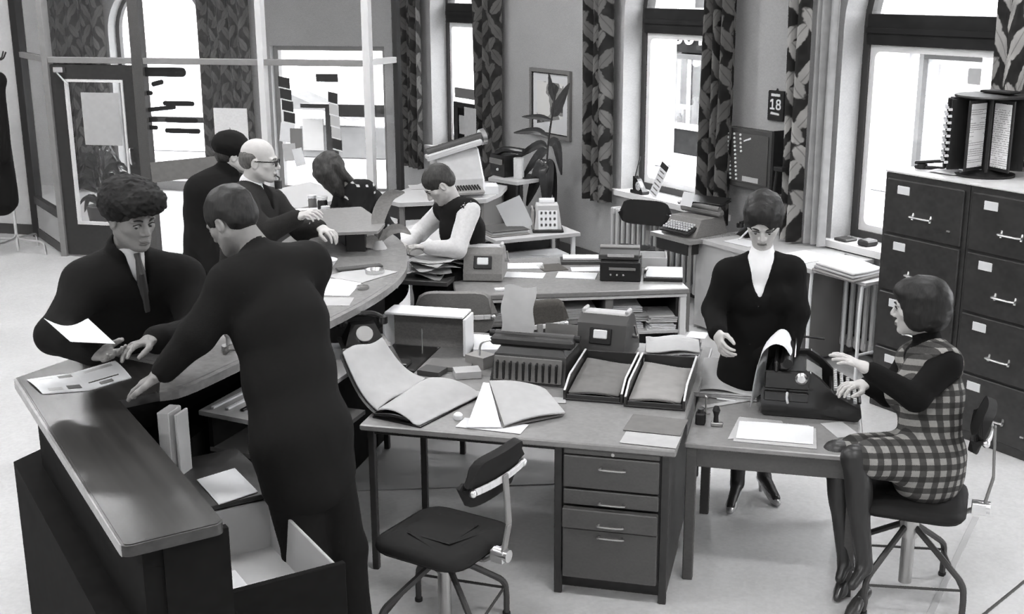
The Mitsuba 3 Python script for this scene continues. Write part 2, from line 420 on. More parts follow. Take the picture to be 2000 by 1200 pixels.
fac.part('shop_pane', upright(sg.box(16.6, -0.1, 19.1, 1.2), 0.001, W(0, FN + 0.05), CD, ND), 'm_glass', False)
fac.part('corner_pier', upright(sg.box(19.0, GZ, 19.9, 1.66), 0.25, W(0, FN - 0.12), CD, ND), 'm_white', False)
fac.part('upper_window', upright(sg.box(17.92, 2.12, 18.42, 3.6), 0.1, W(0, FN + 0.15), CD, ND), 'm_stone_mid', False)
for txt, c_ in (('U', 18.80), ('O', 18.48), ('T', 18.12), ('E', 17.86)):
    m = meshkit.text_mesh(txt, 0.30, 0.03, True)
    M = np.eye(4); M[:3, 0], M[:3, 1], M[:3, 2], M[:3, 3] = -CD, (0, 0, 1), -ND, W(c_, FN - 0.05, 1.46)
    m.apply_transform(M); fac.part('sign_letter', m, 'm_white', False)
for c_ in (18.75, 18.05):
    m = trimesh.creation.icosphere(2, 0.09); m.apply_translation(W(c_, FN + 0.5, 1.08)); fac.part('shop_lamp', m, 'm_white')
fac.part('display', upright(sg.box(16.8, -0.08, 20.2, 0.22), 0.05, W(0, FN + 0.6), CD, ND), 'm_stone', False)
fac.part('display_figure', cat([lathe([(0, 0), (0.13, 0), (0.10, 0.25), (0.04, 0.42), (0.06, 0.5), (0, 0.55)], tuple(W(18.55, FN + 0.35, -0.08)))]), 'm_stone_mid')
fac.part('display_card', upright(sg.box(17.95, -0.05, 18.2, 0.3), 0.02, W(0, FN + 0.3), CD, ND), 'm_white', False)
for c_, hh in ((18.9, .18), (18.75, .26), (18.28, .28), (17.8, .3), (17.7, .2)):
    fac.part('display_bottle', lathe([(0, 0), (.05, 0), (.05, hh * .6), (.02, hh * .8), (.02, hh), (0, hh)], tuple(W(c_, FN + 0.25, -0.08)), 12), 'm_stone_mid')
# doorway seen through the near window
for k, (z0, z1, out) in enumerate(((1.60, 1.66, .10), (1.67, 1.73, .16), (1.74, 1.80, .22))):
    fac.part('door_cornice', upright(sg.box(11.2, z0, 13.36 + out * .3, z1), out, W(0, FN - out), CD, ND), 'm_stone_mid', False)
fac.part('door_jamb', upright(sg.box(13.1, GZ, 13.28, 1.60), 0.12, W(0, FN - 0.1), CD, ND), 'm_stone', False)
fac.part('door_jamb', upright(sg.box(12.79, GZ, 12.87, 1.54), 0.10, W(0, FN - 0.02), CD, ND), 'm_stone_mid', False)
fac.part('door_lintel', upright(sg.box(11.75, 1.46, 12.87, 1.56), 0.10, W(0, FN - 0.02), CD, ND), 'm_stone_dark', False)
fac.part('door_leaf', upright(sg.box(11.75, GZ, 13.2, 1.6).difference(sg.box(11.7, 0.2, 12.65, 1.38)), 0.06, W(0, FN + 0.12), CD, ND), 'm_white', False)
fac.part('door_pane', upright(sg.box(11.7, 0.2, 12.65, 1.38), 0.02, W(0, FN + 0.16), CD, ND), 'm_stone', False)
fac.part('notice', upright(sg.box(11.72, 1.13, 12.02, 1.36).buffer(-.03).buffer(.03), 0.02, W(0, FN + 0.05), CD, ND), 'm_grey_dark', False)
fac.part('notice', upright(sg.box(12.28, 1.13, 12.52, 1.36).buffer(-.03).buffer(.03), 0.02, W(0, FN + 0.05), CD, ND), 'm_grey_light', False)
fac.part('door_stile', upright(sg.box(12.60, 0.2, 12.70, 1.38), 0.05, W(0, FN + 0.10), CD, ND), 'm_grey_light', False)
for c_ in (13.84, 14.6):
    for z0, z1 in ((GZ, -.15), (-.1, 1.15), (1.35, 1.62), (1.68, 2.1)):
        fac.part('pilaster', upright(sg.box(c_ - .08, z0, c_ + .08, z1), 0.08, W(0, FN - 0.08), CD, ND), 'm_stone', False)
fac.part('plinth', upright(sg.box(13.3, GZ, 16.6, -0.2), 0.1, W(0, FN - 0.1), CD, ND), 'm_stone', False)
fac2 = Thing('corner_building', 'pale plastered building across the street seen past the entrance', 'building')
fac2.part('wall', upright(sg.box(-24, GZ, -2.5, 5), 0.5, (0, 22, 0), (1, 0, 0), (0, 1, 0)), 'm_stone', False)
fac2.part('cornice', upright(sg.box(-24, 1.58, -9.9, 1.72), 0.16, (0, 21.86, 0), (1, 0, 0), (0, 1, 0)), 'm_stone', False)
fac2.part('sign_board', upright(sg.box(-12.45, 0.85, -11.6, 1.39), 0.06, (0, 21.94, 0), (1, 0, 0), (0, 1, 0)), 'm_grey_light', False)
fac2.part('shop_sign', upright(sg.box(-12.45, 0.50, -12.0, 0.72), 0.06, (0, 21.94, 0), (1, 0, 0), (0, 1, 0)), 'm_grey_light', False)
fac2.part('plinth', upright(sg.box(-9.6, GZ, -6.8, -0.05), 0.3, (0, 21.75, 0), (1, 0, 0), (0, 1, 0)), 'm_stone_mid', False)
fac2.part('awning', upright([(-9.5, .33), (-8.9, .33), (-8.3, .13), (-9.5, .6)], 0.8, (0, 21.2, 0), (1, 0, 0), (0, 1, 0)), 'm_stone_mid', False)
fac2.part('doorway', upright(sg.box(-9.52, -.5, -9.1, .1), 0.04, (0, 21.7, 0), (1, 0, 0), (0, 1, 0)), 'm_grey', False)

# ================================================================ vestibule of glass and metal
VY = 10.39
PX = [-7.15, -6.17, -4.92, -3.90]           # posts of the front
TOPZ = 3.2
v = Thing('vestibule_screen', 'glazed entrance screen of metal posts and glass at back left', 'glass partition')
def vpost(x, y, w, d, m): v.part('post', box(w, d, TOPZ, (x, y, 0)), m)
vpost(PX[0], VY, 0.06, 0.10, 'm_alu'); vpost(PX[1], VY, 0.11, 0.10, 'm_desk_front'); vpost(PX[2], VY, 0.06, 0.09, 'm_alu_light'); vpost(PX[3], VY, 0.065, 0.10, 'm_alu_light')
RET = (-3.79, 10.86)
v.part('post', box(0.05, 0.10, TOPZ, (RET[0], RET[1], 0)), 'm_dark')
LRET = (-8.0, 11.18)
v.part('post', bar((LRET[0], LRET[1], 0), (LRET[0], LRET[1], TOPZ), 0.08, 0.12), 'm_dark')
for a, b in ((PX[0], PX[1]), (PX[1], PX[2]), (PX[2], PX[3])):
    v.part('rail', box(b - a - 0.06, 0.07, 0.055, ((a + b) / 2, VY, 1.885)), 'm_alu')
    v.part('pane', box(b - a - 0.06, 0.001, TOPZ - 1.95, ((a + b) / 2, VY, 1.94), 0), 'm_glass', False)
v.part('rail', bar((PX[3], VY, 1.92), (RET[0], RET[1], 1.92), 0.05, 0.055), 'm_alu_light')
v.part('rail', bar((PX[0], VY, 1.912), (LRET[0], LRET[1], 1.912), 0.05, 0.055), 'm_alu')
v.part('rail', bar((PX[0], VY, 0.40), (LRET[0], LRET[1], 0.40), 0.06, 0.08), 'm_desk_dark')
v.part('rail', bar((PX[0], VY, 0.05), (LRET[0], LRET[1], 0.05), 0.05, 0.09), 'm_base')
for a, b in ((PX[1], PX[2]), (PX[2], PX[3])):
    v.part('pane', box(b - a - 0.06, 0.001, 1.80, ((a + b) / 2, VY, 0.08), 0), 'm_glass', False)
    v.part('rail', box(b - a - 0.06, 0.07, 0.08, ((a + b) / 2, VY, 0.0)), 'm_alu')
d = np.array([LRET[0] - PX[0], LRET[1] - VY]); L = np.hypot(*d)
for z0, z1 in ((0.45, 1.88), (1.95, TOPZ), (0.10, 0.36)):
    m = box(L - 0.06, 0.001 if z0 > .2 else 0.03, z1 - z0, (0, 0, 0), 0.0)
    v.part('pane' if z0 > .2 else 'base_panel', rot(m, rz=math.degrees(math.atan2(d[1], d[0])), at=((PX[0] + LRET[0]) / 2, (VY + LRET[1]) / 2, z0)), 'm_glass' if z0 > .2 else 'm_grey_light', False)
L2 = math.hypot(RET[0] - PX[3], RET[1] - VY)
for z0, z1 in ((0.08, 1.89), (1.95, TOPZ)):
    v.part('pane', rot(box(L2 - 0.06, 0.001, z1 - z0, (0, 0, 0), 0), rz=math.degrees(math.atan2(RET[1] - VY, RET[0] - PX[3])), at=((PX[3] + RET[0]) / 2, (VY + RET[1]) / 2, z0)), 'm_glass', False)
# lettering bars on the second bay's glass (unreadable strokes in the photograph)
def vx(px): return -7.15 + (px - 92) * (3.24 / 623.5)
def vz(py): return 1.915 - (py - 117) * (1.51 / 308)
for k, (x0, x1, y, hh, dy) in enumerate(((281, 364, 138, 17, 0), (306, 322, 161, 9, -4), (284, 299, 178, 8, 0), (326, 380, 197, 9, 0), (293, 343, 210, 8, -6), (288, 304, 229, 9, 0), (328, 384, 229, 9, 0), (288, 304, 244, 8, 0), (326, 388, 249, 9, 0))):
    a, b = (vx(x0), vz(y)), (vx(x1), vz(y + dy))
    v.part('lettering', upright(sg.LineString([a, b]).buffer(hh * 0.0050 / 2), 0.004, (0, VY - 0.006, 0), (1, 0, 0), (0, 1, 0)), 'm_black', False, label='black strip of lettering on the glass')

dr2 = Thing('door_2', None, None, kind='structure')
D0, D1 = PX[0] + 0.04, PX[1] - 0.06
dd = sg.box(D0, 0.02, D1, 1.87)
dr2.part('leaf_frame', upright(dd.difference(sg.box(D0 + 0.15, 0.34, D1 - 0.12, 1.73)), 0.05, (0, VY - 0.025, 0), (1, 0, 0), (0, 1, 0)), 'm_desk_dark', False)
dr2.part('inner_bead', upright(sg.box(D0 + 0.145, 0.33, D1 - 0.115, 1.735).difference(sg.box(D0 + 0.175, 0.36, D1 - 0.135, 1.71)), 0.03, (0, VY - 0.04, 0), (1, 0, 0), (0, 1, 0)), 'm_alu_light', False)
dr2.part('pane', upright(sg.box(D0 + 0.14, 0.33, D1 - 0.11, 1.74), 0.001, (0, VY, 0), (1, 0, 0), (0, 1, 0)), 'm_glass', False)
hd = [(D1 - 0.06, VY - 0.03, 0.95), (D1 - 0.06, VY - 0.09, 0.96), (D1 - 0.07, VY - 0.09, 1.08), (D1 - 0.07, VY - 0.03, 1.09)]
dr2.part('handle', tube(curve(hd, 16), 0.012), 'm_chrome')
dr2.part('door_closer', cat(box(0.10, 0.05, 0.05, (D0 + 0.12, VY - 0.06, 1.80)), bar((D0 + .1, VY - .07, 1.80), (D0 + .2, VY - .07, 1.69), .015, .015)), 'm_chrome')
# ================================================================ curtains
def curtain(c0, c1, m, label, z0=0.72, z1=3.5, n0=6.36, amp=0.045, folds=5, plane=None, seed=0):
    t = Thing('curtain', label, 'curtain')
    r = random.Random(seed)
    ph = r.random() * 6
    nu, nv = folds * 12, 22
    L = abs(c1 - c0)
    def fn(u, vv):
        z = z0 + (z1 - z0) * vv
        s = 1.0 - 0.10 * (1 - abs(2 * vv - 1)) * 0.3
        c = c0 + (c1 - c0) * (0.5 + (u - 0.5) * s)
        a = amp * math.sin(2 * math.pi * folds * u + ph + 0.5 * math.sin(3 * vv + ph)) + 0.4 * amp * math.sin(2 * math.pi * folds * 0.53 * u + 2 * vv + seed)
        if plane is None:
            return W(c, n0 + a, z)
        return np.array([c, plane + a, z])
    m_ = grid(fn, nu, nv, 0.004)
    K = nu * nv
    us, vs = np.meshgrid(np.linspace(0, 1, nu), np.linspace(0, 1, nv), indexing='ij')
    uv = np.stack([us.ravel() * L * 1.7 + seed * 0.37, z0 + (z1 - z0) * vs.ravel()], 1)
    t.one(m_, m, True, uv=np.vstack([uv, uv]))
    return t
curtain(8.90, 9.27, 'm_curtain_a', 'dark leaf-print curtain left of the middle window', 0.66, folds=3, seed=1)
curtain(7.255, 7.60, 'm_curtain_a', 'dark leaf-print curtain right of the middle window, behind the key board', 0.72, folds=3, seed=2)
curtain(6.44, 6.65, 'm_curtain_b', 'curtain with large pale leaves between wall calendar and right window', 0.74, folds=2, seed=3, n0=6.33)
curtain(6.22, 6.43, 'm_curtain_plain', 'plain grey folded curtain directly left of the right window', 0.74, folds=3, seed=4, n0=6.38, amp=0.03)
curtain(4.48, 4.96, 'm_curtain_b', 'leaf-print curtain at the right edge behind the index stand', 0.74, folds=3, seed=5, n0=6.43, amp=.028)
curtain(12.60, 13.10, 'm_curtain_c', 'dark leaf-print curtain on the left of the arched window behind the bookkeeping machine', 0.5, folds=4, seed=6)
curtain(10.84, 11.33, 'm_curtain_c', 'dark curtain between arched window and picture wall', 0.5, folds=3, seed=7)
curtain(-9.75, -8.82, 'm_curtain_c', 'dark leaf-print curtain behind the glass door at far left', 0.05, 3.3, folds=5, plane=FARY - 0.16, seed=8)
curtain(-7.52, -6.82, 'm_curtain_c', 'leaf-print curtain in the vestibule right of the street window', 0.05, 3.3, folds=5, plane=FARY - 0.16, seed=9)

# ================================================================ customer counter (L-shaped, rounded far end)
CZ = 1.06
near = [(-3.10, 4.06), (-1.84, 2.79), (-1.63, 3.01), (-2.19, 3.58), (-2.53, 3.92)]
edge = curve([(-2.44, 4.03), (-2.36, 4.13), (-2.29, 4.51), (-2.17, 5.18), (-2.12, 5.72), (-2.15, 6.18), (-2.28, 6.61), (-2.44, 6.98), (-2.72, 7.36), (-3.05, 7.50)], 46)
outer = curve([(-3.22, 7.40), (-3.16, 6.8), (-3.02, 6.1), (-2.86, 5.4), (-2.90, 4.8), (-3.02, 4.4)], 20)
top = sg.Polygon(near + [tuple(p[:2]) for p in edge] + [tuple(p[:2]) for p in outer]).buffer(0)
cn = Thing('customer_counter', 'long dark wooden customer counter with rounded far end, bending towards the viewer', 'counter')
arm = sg.Polygon([(-3.3, 4.28), (-1.6, 2.55), (-1.3, 2.9), (-2.42, 4.02), (-2.60, 4.35), (-3.1, 4.5)])
rounded = top.buffer(-0.03).buffer(0.03, quad_segs=4)
cn.part('worktop', cat(prism(rounded.intersection(arm), 0.034, (0, 0, CZ - 0.034)), prism(rounded.intersection(arm).buffer(-0.008), 0.003, (0, 0, CZ - 0.001))), 'm_counter_wood', 30, label='dark varnished wood top')
cn.part('worktop', cat(prism(rounded.difference(arm), 0.036, (0, 0, CZ - 0.036)), prism(rounded.difference(arm).buffer(-0.03), 0.003, (0, 0, CZ - 0.001))), 'm_counter_top', 30, label='grey counter top with rounded end')
base = sg.Polygon([tuple(W(5.08, .645)[:2]), tuple(W(3.33, .645)[:2]), tuple(W(3.33, .93)[:2]), tuple(W(4.50, .93)[:2]), (-2.55, 4.3), (-2.55, 5.3), (-2.87, 5.3), (-2.93, 4.8), (-3.08, 4.4)])
cn.part('base_panel', prism(base, .70, (0, 0, 0)), 'm_counter_body', False, label='black lower base')
armb = sg.Polygon([tuple(W(4.98, .74)[:2]), tuple(W(3.34, .74)[:2]), tuple(W(3.34, .93)[:2]), tuple(W(4.62, .93)[:2])])
cn.part('front_panel', prism(armb, CZ - 0.04, (0, 0, 0)), 'm_counter_body', False)
body = top.buffer(-0.10).difference(top.buffer(-0.16)).difference(sg.box(-2.62, 3.0, -1.5, 6.6)).difference(armb.buffer(.05))
cn.part('front_panel', prism(body, CZ - 0.04, (0, 0, 0)), 'm_counter_body', False)
cn.part('kick_panel', prism(sg.Polygon([(-2.5, 5.5), (-2.35, 5.5), (-2.35, 6.4), (-2.65, 6.7), (-2.75, 6.5)]), CZ - 0.04, (0, 0, 0)), 'm_counter_body', False)
p0 = W(4.60, 1.02)
cn.part('upright_post', cat(box(0.05, 0.10, CZ - 0.04, (-2.36, 3.98, 0)), box(0.012, 0.09, CZ - 0.05, (-2.315, 3.99, 0))), 'm_alu_light')
cn.part('end_panel', prism([tuple(W(3.36, .80)[:2]), tuple(W(3.33, .80)[:2]), tuple(W(3.33, 1.0)[:2]), tuple(W(3.36, 1.0)[:2])], CZ - .04), 'm_counter_body', False)
# drawer cabinet below the arm, one drawer pulled out
dc = Thing('drawer_cabinet', 'dark drawer cabinet under the counter with one drawer pulled far out', 'cabinet')
def loc(c, n, z): return W(c, n, z)
def wbox(c0, c1, n0, n1, z0, z1, bev=0.003):
    m = box(c1 - c0, n1 - n0, z1 - z0, (0, 0, 0), bev)
    M = np.eye(4); M[:3, 0], M[:3, 1], M[:3, 3] = CDIR, NDIR, W((c0 + c1) / 2, (n0 + n1) / 2, z0)
    # keep it right handed
    if np.linalg.det(M[:3, :3]) < 0: M[:3, 0] *= -1
    m.apply_transform(M); return m
dc.part('body', wbox(4.12, 4.56, 1.03, 1.41, 0.0, 0.735), 'm_counter_body')
dc.part('writing_shelf', wbox(4.09, 4.60, 1.02, 1.44, 0.738, 0.758), 'm_desk_dark', label='dark top board')
dc.part('runner', cat(wbox(3.36, 3.42, 0.975, 1.01, 0.93, 0.975), wbox(3.36, 4.1, 1.012, 1.028, .66, .70)), 'm_counter_body')
dz0, dz1 = 0.52, 0.725
dk = dc.part('drawer', cat(wbox(3.48, 4.12, 1.035, 1.405, dz0, dz0 + 0.012), wbox(3.48, 4.12, 1.035, 1.047, dz0, dz1), wbox(3.48, 4.12, 1.393, 1.405, dz0, dz1), wbox(4.105, 4.12, 1.035, 1.405, dz0, dz1)), 'm_grey_light', label='pale open drawer')
dc.part('drawer_front', wbox(3.455, 3.478, 1.02, 1.425, dz0 - 0.16, dz1 + .012), 'm_counter_body', under=dk, label='black drawer front')
def paper(name, label, catg, pts, z, m='m_paper', th=0.003, group=None, curl=0.0):
    """A sheet or stack lying flat, outlined by its corners."""
    t = Thing(name, label, catg, group)
    t.one(prism(sg.Polygon(pts), th, (0, 0, z)), m, False)
    return t
def sheet4(a, b, c, d, z, lift=0.0, th=0.0015, nu=9, nv=9, corner=(1, 1)):
    """Slightly curled sheet between four corners (xy), lifted towards one corner."""
    a, b, c, d = (np.array(q, float) for q in (a, b, c, d))
    def fn(u, v):
        p = (a * (1 - u) + b * u) * (1 - v) + (d * (1 - u) + c * u) * v
        uu = u if corner[0] else 1 - u
        vv = v if corner[1] else 1 - v
        return np.array([p[0], p[1], z + th / 2 + lift * (max(0, uu - .3) / .7) ** 2 * (max(0, vv - .2) / .8) ** 1.5])
    return grid(fn, nu, nv, th)
paper('document', 'white printed form lying on the pulled-out shelf below the counter', 'paper', [(-2.23, 3.92), (-2.14, 4.06), (-1.95, 3.87), (-2.04, 3.73)], 0.760)
t = Thing('document', 'white paper stack lying in the open drawer', 'paper'); t.one(wbox(3.56, 3.92, 1.055, 1.19, dz0 + .013, dz0 + .05, .001), 'm_paper', False)
t = Thing('pen', 'short pens lying in the open drawer near its front', 'pens', kind='stuff'); t.one(cat([tube([W(3.51 + .015 * i, 1.12 + .03 * i, dz0 + .02), W(3.58 + .015 * i, 1.14 + .03 * i, dz0 + .02)], 0.005, 8) for i in range(3)]), 'm_paper_grey')
# shelf behind the clerk's arm with trays and pens
sh = Thing('low_shelf', 'pale low shelf unit below the counter behind the leaning clerk', 'shelf')
sh.part('top', prism([(-2.20, 4.44), (-2.10, 5.3), (-1.75, 5.25), (-1.82, 4.35)], 0.02, (-0.32, 0.05, 0.80)), 'm_grey_light', False)
sh.part('lower_tray', prism([(-2.55, 4.55), (-2.45, 5.2), (-2.05, 5.15), (-2.10, 4.45)], 0.02, (0.05, -0.02, 0.62)), 'm_grey', False)
sh.part('side', prism([(-2.55, 4.5), (-2.53, 4.5), (-2.43, 5.3), (-2.45, 5.3)], 0.8, (0.05, 0.03, 0)), 'm_counter_body', False)
for i in range(3):
    t = Thing('pen', ('long pale pen', 'long white ruler', 'dark pen')[i] + ' lying on the low shelf behind the leaning clerk', 'pen')
    t.one(bar((-2.47 + .07 * i, 4.52, .826), (-2.36 + .07 * i, 5.1, .826), .018, .010), ('m_paper', 'm_white', 'm_dark')[i])

# ================================================================ front desk, the desk behind it, typing table
DZ = 0.72
def handle(x, y, z, w=0.10):
    return tube(curve([(x - w / 2, y, z), (x - w / 2, y - .022, z), (x + w / 2, y - .022, z), (x + w / 2, y, z)], 18), 0.0045, 8)
dk = Thing('desk', 'grey-topped steel desk in front with a drawer pedestal on its right', 'desk')
dk.part('top', box(1.40, 0.78, 0.03, (-1.18, 5.13, DZ - 0.03), 0.006), 'm_desk_top')
dk.part('apron', cat(box(1.34, 0.02, 0.03, (-1.18, 4.80, DZ - 0.06)), box(0.02, .7, .05, (-1.85, 5.13, DZ - .08)), box(1.3, 0.02, 0.05, (-1.18, 5.48, DZ - 0.08))), 'm_desk_dark')
for x, y in ((-1.84, 4.79), (-1.82, 5.46)):
    dk.part('leg', box(0.03, 0.03, DZ - 0.03, (x, y, 0)), 'm_desk_dark')
bx0, bx1 = -1.0, -0.505
dk.part('pedestal', cat(box(bx1 - bx0, 0.70, DZ - 0.11, ((bx0 + bx1) / 2, 5.12, 0.08)), box(0.035, 0.02, DZ - .03, (bx0 + .018, 4.765, 0)), box(0.035, 0.02, DZ - .03, (bx1 - .018, 4.765, 0)), box(bx1 - bx0 - .02, .5, .08, ((bx0 + bx1) / 2, 5.08, 0))), 'm_desk_dark')
for z0, z1, yy, hz in ((.665, .69, 4.755, None), (.515, .66, 4.750, .615), (.435, .505, 4.752, .455), (.335, .425, 4.725, .365), (.095, .330, 4.74, .305)):
    key = dk.part('drawer' if hz else 'lock_rail', box(bx1 - bx0 - 0.085, 0.04, z1 - z0, ((bx0 + bx1) / 2, yy + .01, z0), 0.004), 'm_desk_front')
    if hz: dk.part('handle', handle(-.745, yy - .01, hz), 'm_steel', under=key)
    else: dk.part('lock', rot(cyl(.008, .008, n=12), 90, at=(-.745, yy - .006, z0 + .012)), 'm_steel', under=key)
dk2 = Thing('desk', 'second desk pushed against the back of the front desk, under trays and machines', 'desk')
dk2.part('top', box(1.42, 0.74, 0.03, (-1.17, 5.90, DZ - 0.03), 0.006), 'm_desk_top')
for x, y in ((-1.84, 6.22), (-.52, 6.22)):
    dk2.part('leg', box(0.03, 0.03, DZ - 0.03, (x, y, 0)), 'm_desk_dark')
dk2.part('pedestal', box(0.42, 0.62, DZ - 0.11, (-.74, 5.88, 0.08)), 'm_desk_dark')

TZ = 0.66
tt = Thing('typing_table', 'lower light-topped typing table at the right of the front desk', 'table')
tt.part('top', box(0.76, 0.84, 0.025, (-0.09, 5.42, TZ - 0.025), 0.005), 'm_desk_top')
tt.part('apron', cat(box(0.66, 0.02, 0.09, (-.09, 5.03, TZ - 0.115)), box(0.02, .76, .09, (.24, 5.42, TZ - .115)), box(0.02, .76, .09, (-.42, 5.42, TZ - .115)), box(0.66, 0.02, 0.09, (-.09, 5.81, TZ - 0.115))), 'm_desk_front')
for x, y in ((-.44, 5.03), (.25, 5.03), (-.43, 5.75), (.25, 5.80)):
    tt.part('leg', box(0.045, 0.045, TZ - 0.025, (x, y, 0)), 'm_desk_front')

# mid desk, turned, with open shelves in front
MM = xf(20.3, (-2.07, 6.91, 0))
md = Thing('desk', 'turned office desk in the middle with open shelves and paper piles', 'desk', M=MM)
LW, LD, MZ = 1.46, 1.00, 0.75
md.part('top', box(LW, LD, 0.035, (LW / 2, LD / 2, MZ - 0.035), 0.006), 'm_desk_top')
md.part('edge_trim', cat(box(LW - .02, .012, .02, (LW / 2, .02, MZ - .058))), 'm_alu_light')
md.part('leg', box(0.04, 0.05, MZ - 0.035, (LW - .03, .05, 0)), 'm_alu_light')
md.part('leg', box(0.04, 0.05, MZ - 0.035, (LW - .03, LD - .05, 0)), 'm_alu_light')
md.part('leg', box(0.04, 0.05, MZ - 0.035, (.04, LD - .05, 0)), 'm_grey')
md.part('divider', box(0.05, 0.40, 0.42, (.96, .24, MZ - 0.46)), 'm_grey')
md.part('back_panel', box(LW - .06, 0.02, 0.60, (LW / 2, .46, MZ - .64)), 'm_dark')
md.part('shelf', box(.52, .40, .02, (1.2, .24, MZ - .30)), 'm_grey_light')
md.part('shelf', box(.9, .40, .02, (.5, .24, MZ - .22)), 'm_grey')
md.part('side', box(.02, .40, .70, (LW - .06, .26, 0.0)), 'm_dark')
ppr = [(1.08, .17, .19, .10, 0), (1.10, .17, .22, .13, 1), (1.31, .14, .14, .15, 0), (1.31, .14, .15, .16, 1), (1.08, .20, .18, .13, 2)]
for i, (x, y, w_, d_, lv) in enumerate(ppr):
    t = Thing('paper_stack', ('flat pale', 'low creased', 'wide white', 'thick white', 'loose upper')[i] + ' paper stack on the right shelf of the middle desk' , 'paper', M=MM)
    zz = MZ - .28 + (0.0 if lv == 0 else .052 if lv == 1 else .105)
    t.one(cat([rot(box(w_ * 1.3 - .01 * k, d_ * 1.5, .009, (0, 0, 0), .001), rz=(k * 37 % 11) - 5, at=(x, y + .02, zz + .011 * k)) for k in range(4)]), ('m_paper', 'm_paper_grey')[i % 2], False)
for i, (x, w_) in enumerate(((.34, .34), (.70, .38))):
    t = Thing('paper_stack', ('left', 'right')[i] + ' pile of leafy grey papers on the long dark shelf of the middle desk', 'paper', M=MM)
    t.one(cat([rot(box(w_ - .02 * k, .24, .008, (0, 0, 0), .001), rz=(k * 29 % 9) - 4, at=(x + .01 * k, .20, MZ - .198 + .0095 * k)) for k in range(7)]), 'm_paper_grey', False)

# small side table with shelf, turned
MS = xf(38, (-2.29, 8.73, 0))
st = Thing('side_table', 'small white-topped table with a shelf carrying a calculating machine', 'table', M=MS)
st.part('top', box(.72, .46, .03, (.34, .20, .69)), 'm_grey_light')
st.part('shelf', box(.66, .40, .02, (.34, .20, .50)), 'm_grey_light')
st.part('back_panel', box(.66, .02, .5, (.34, .40, .12)), 'm_dark')
for x, y in ((.02, .02), (.66, .02), (.02, .38), (.66, .38)):
    st.part('leg', box(.03, .03, .69, (x, y, 0)), 'm_alu_light')

# far desk with the bookkeeping machine
fd = Thing('desk', 'pale desk under the arched window carrying the bookkeeping machine', 'desk')
fz = .78
fpoly = sg.Polygon([(-3.98, 10.20), (-3.42, 9.75), (-2.74, 10.10), (-2.70, 10.46), (-2.75, 11.0), (-3.52, 11.15), (-3.62, 10.33)])
fd.part('top', prism(fpoly, .035, (0, 0, fz - .035)), 'm_grey_light', False)
fd.part('drawer_box', prism([(-3.82, 10.17), (-3.42, 9.85), (-3.1, 10.05), (-3.5, 10.4)], .13, (0, 0, fz - .17)), 'm_dark', False)
fd.part('pedestal', prism([(-3.05, 10.02), (-2.78, 10.16), (-2.78, 10.9), (-3.1, 10.9)], fz - .04, (0, 0, 0)), 'm_grey', False)
for x, y in ((-3.84, 10.21), (-3.42, 9.82), (-3.48, 11.05)):
    fd.part('leg', box(.04, .04, fz - .03, (x, y, 0)), 'm_grey')
wd = Thing('writing_desk', 'dark desk beside the plant with black telephone gear on it', 'desk')
wd.part('top', prism([(-2.95, 10.95), (-2.62, 10.75), (-2.40, 11.1), (-2.9, 11.75)], .03, (0, 0, .80)), 'm_grey_light', False)
wd.part('front', prism([(-2.90, 10.95), (-2.64, 10.78), (-2.60, 10.84), (-2.86, 11.0)], .60, (0, 0, .19)), 'm_dark', False)
wd.part('leg', box(.03, .03, .8, (-2.60, 10.82, 0)), 'm_dark')
wd.part('leg', box(.03, .03, .8, (-2.85, 11.6, 0)), 'm_dark')
# teller's inner desk (papers in front of the vested clerk) 
td = Thing('desk', 'cluttered inner desk between rounded counter and vested clerk', 'desk')
td.part('top', prism([(-3.03, 8.75), (-2.64, 7.88), (-2.34, 7.92), (-2.45, 8.35), (-2.72, 9.0), (-2.95, 9.05)], .03, (0, 0, .75)), 'm_grey_light', False)
td.part('back_panel', prism([(-3.0, 8.75), (-2.63, 7.92), (-2.59, 7.94), (-2.96, 8.77)], .74, (0, 0, 0.01)), 'm_desk_dark', False)
td.part('leg', box(.05, .05, .75, (-2.42, 8.0, 0)), 'm_grey'); td.part('leg', box(.05, .05, .75, (-2.80, 8.9, 0)), 'm_grey')
# customers' slanted writing table behind the old man
ct = Thing('side_table', 'pale table behind the old man in glasses, its top bright', 'table')
ct.part('top', prism([(-4.15, 8.35), (-3.55, 7.95), (-3.35, 8.55), (-3.95, 9.1)], .03, (0, 0, 1.02)), 'm_grey_light', False)
ct.part('panel', prism([(-4.1, 8.4), (-3.6, 8.05), (-3.55, 8.15), (-4.05, 8.5)], 1.01, (0, 0, 0)), 'm_grey_light', False)
ct.part('panel', prism([(-3.60, 8.08), (-3.44, 8.55), (-3.5, 8.6), (-3.66, 8.15)], 1.01, (0, 0, 0)), 'm_desk_dark', False)
# raised glass shelf on the rounded counter end
gs = Thing('counter_shelf', 'raised glass shelf over the rounded end of the counter', 'shelf')
gs.part('glass_top', prism(sg.Polygon([(-3.13, 7.08), (-2.74, 6.46), (-2.46, 6.58), (-2.50, 6.80), (-2.83, 7.28)]).buffer(.02), .016, (0, 0, 1.19)), 'm_desk_top', False)
gs.part('support', prism([(-2.85, 6.95), (-2.72, 6.75), (-2.66, 6.79), (-2.79, 6.99)], .127, (0, 0, CZ + .003)), 'm_dark', False)
gs.part('support', prism([(-2.66, 6.62), (-2.55, 6.64), (-2.56, 6.70), (-2.66, 6.67)], .127, (0, 0, CZ + .003)), 'm_dark', False)
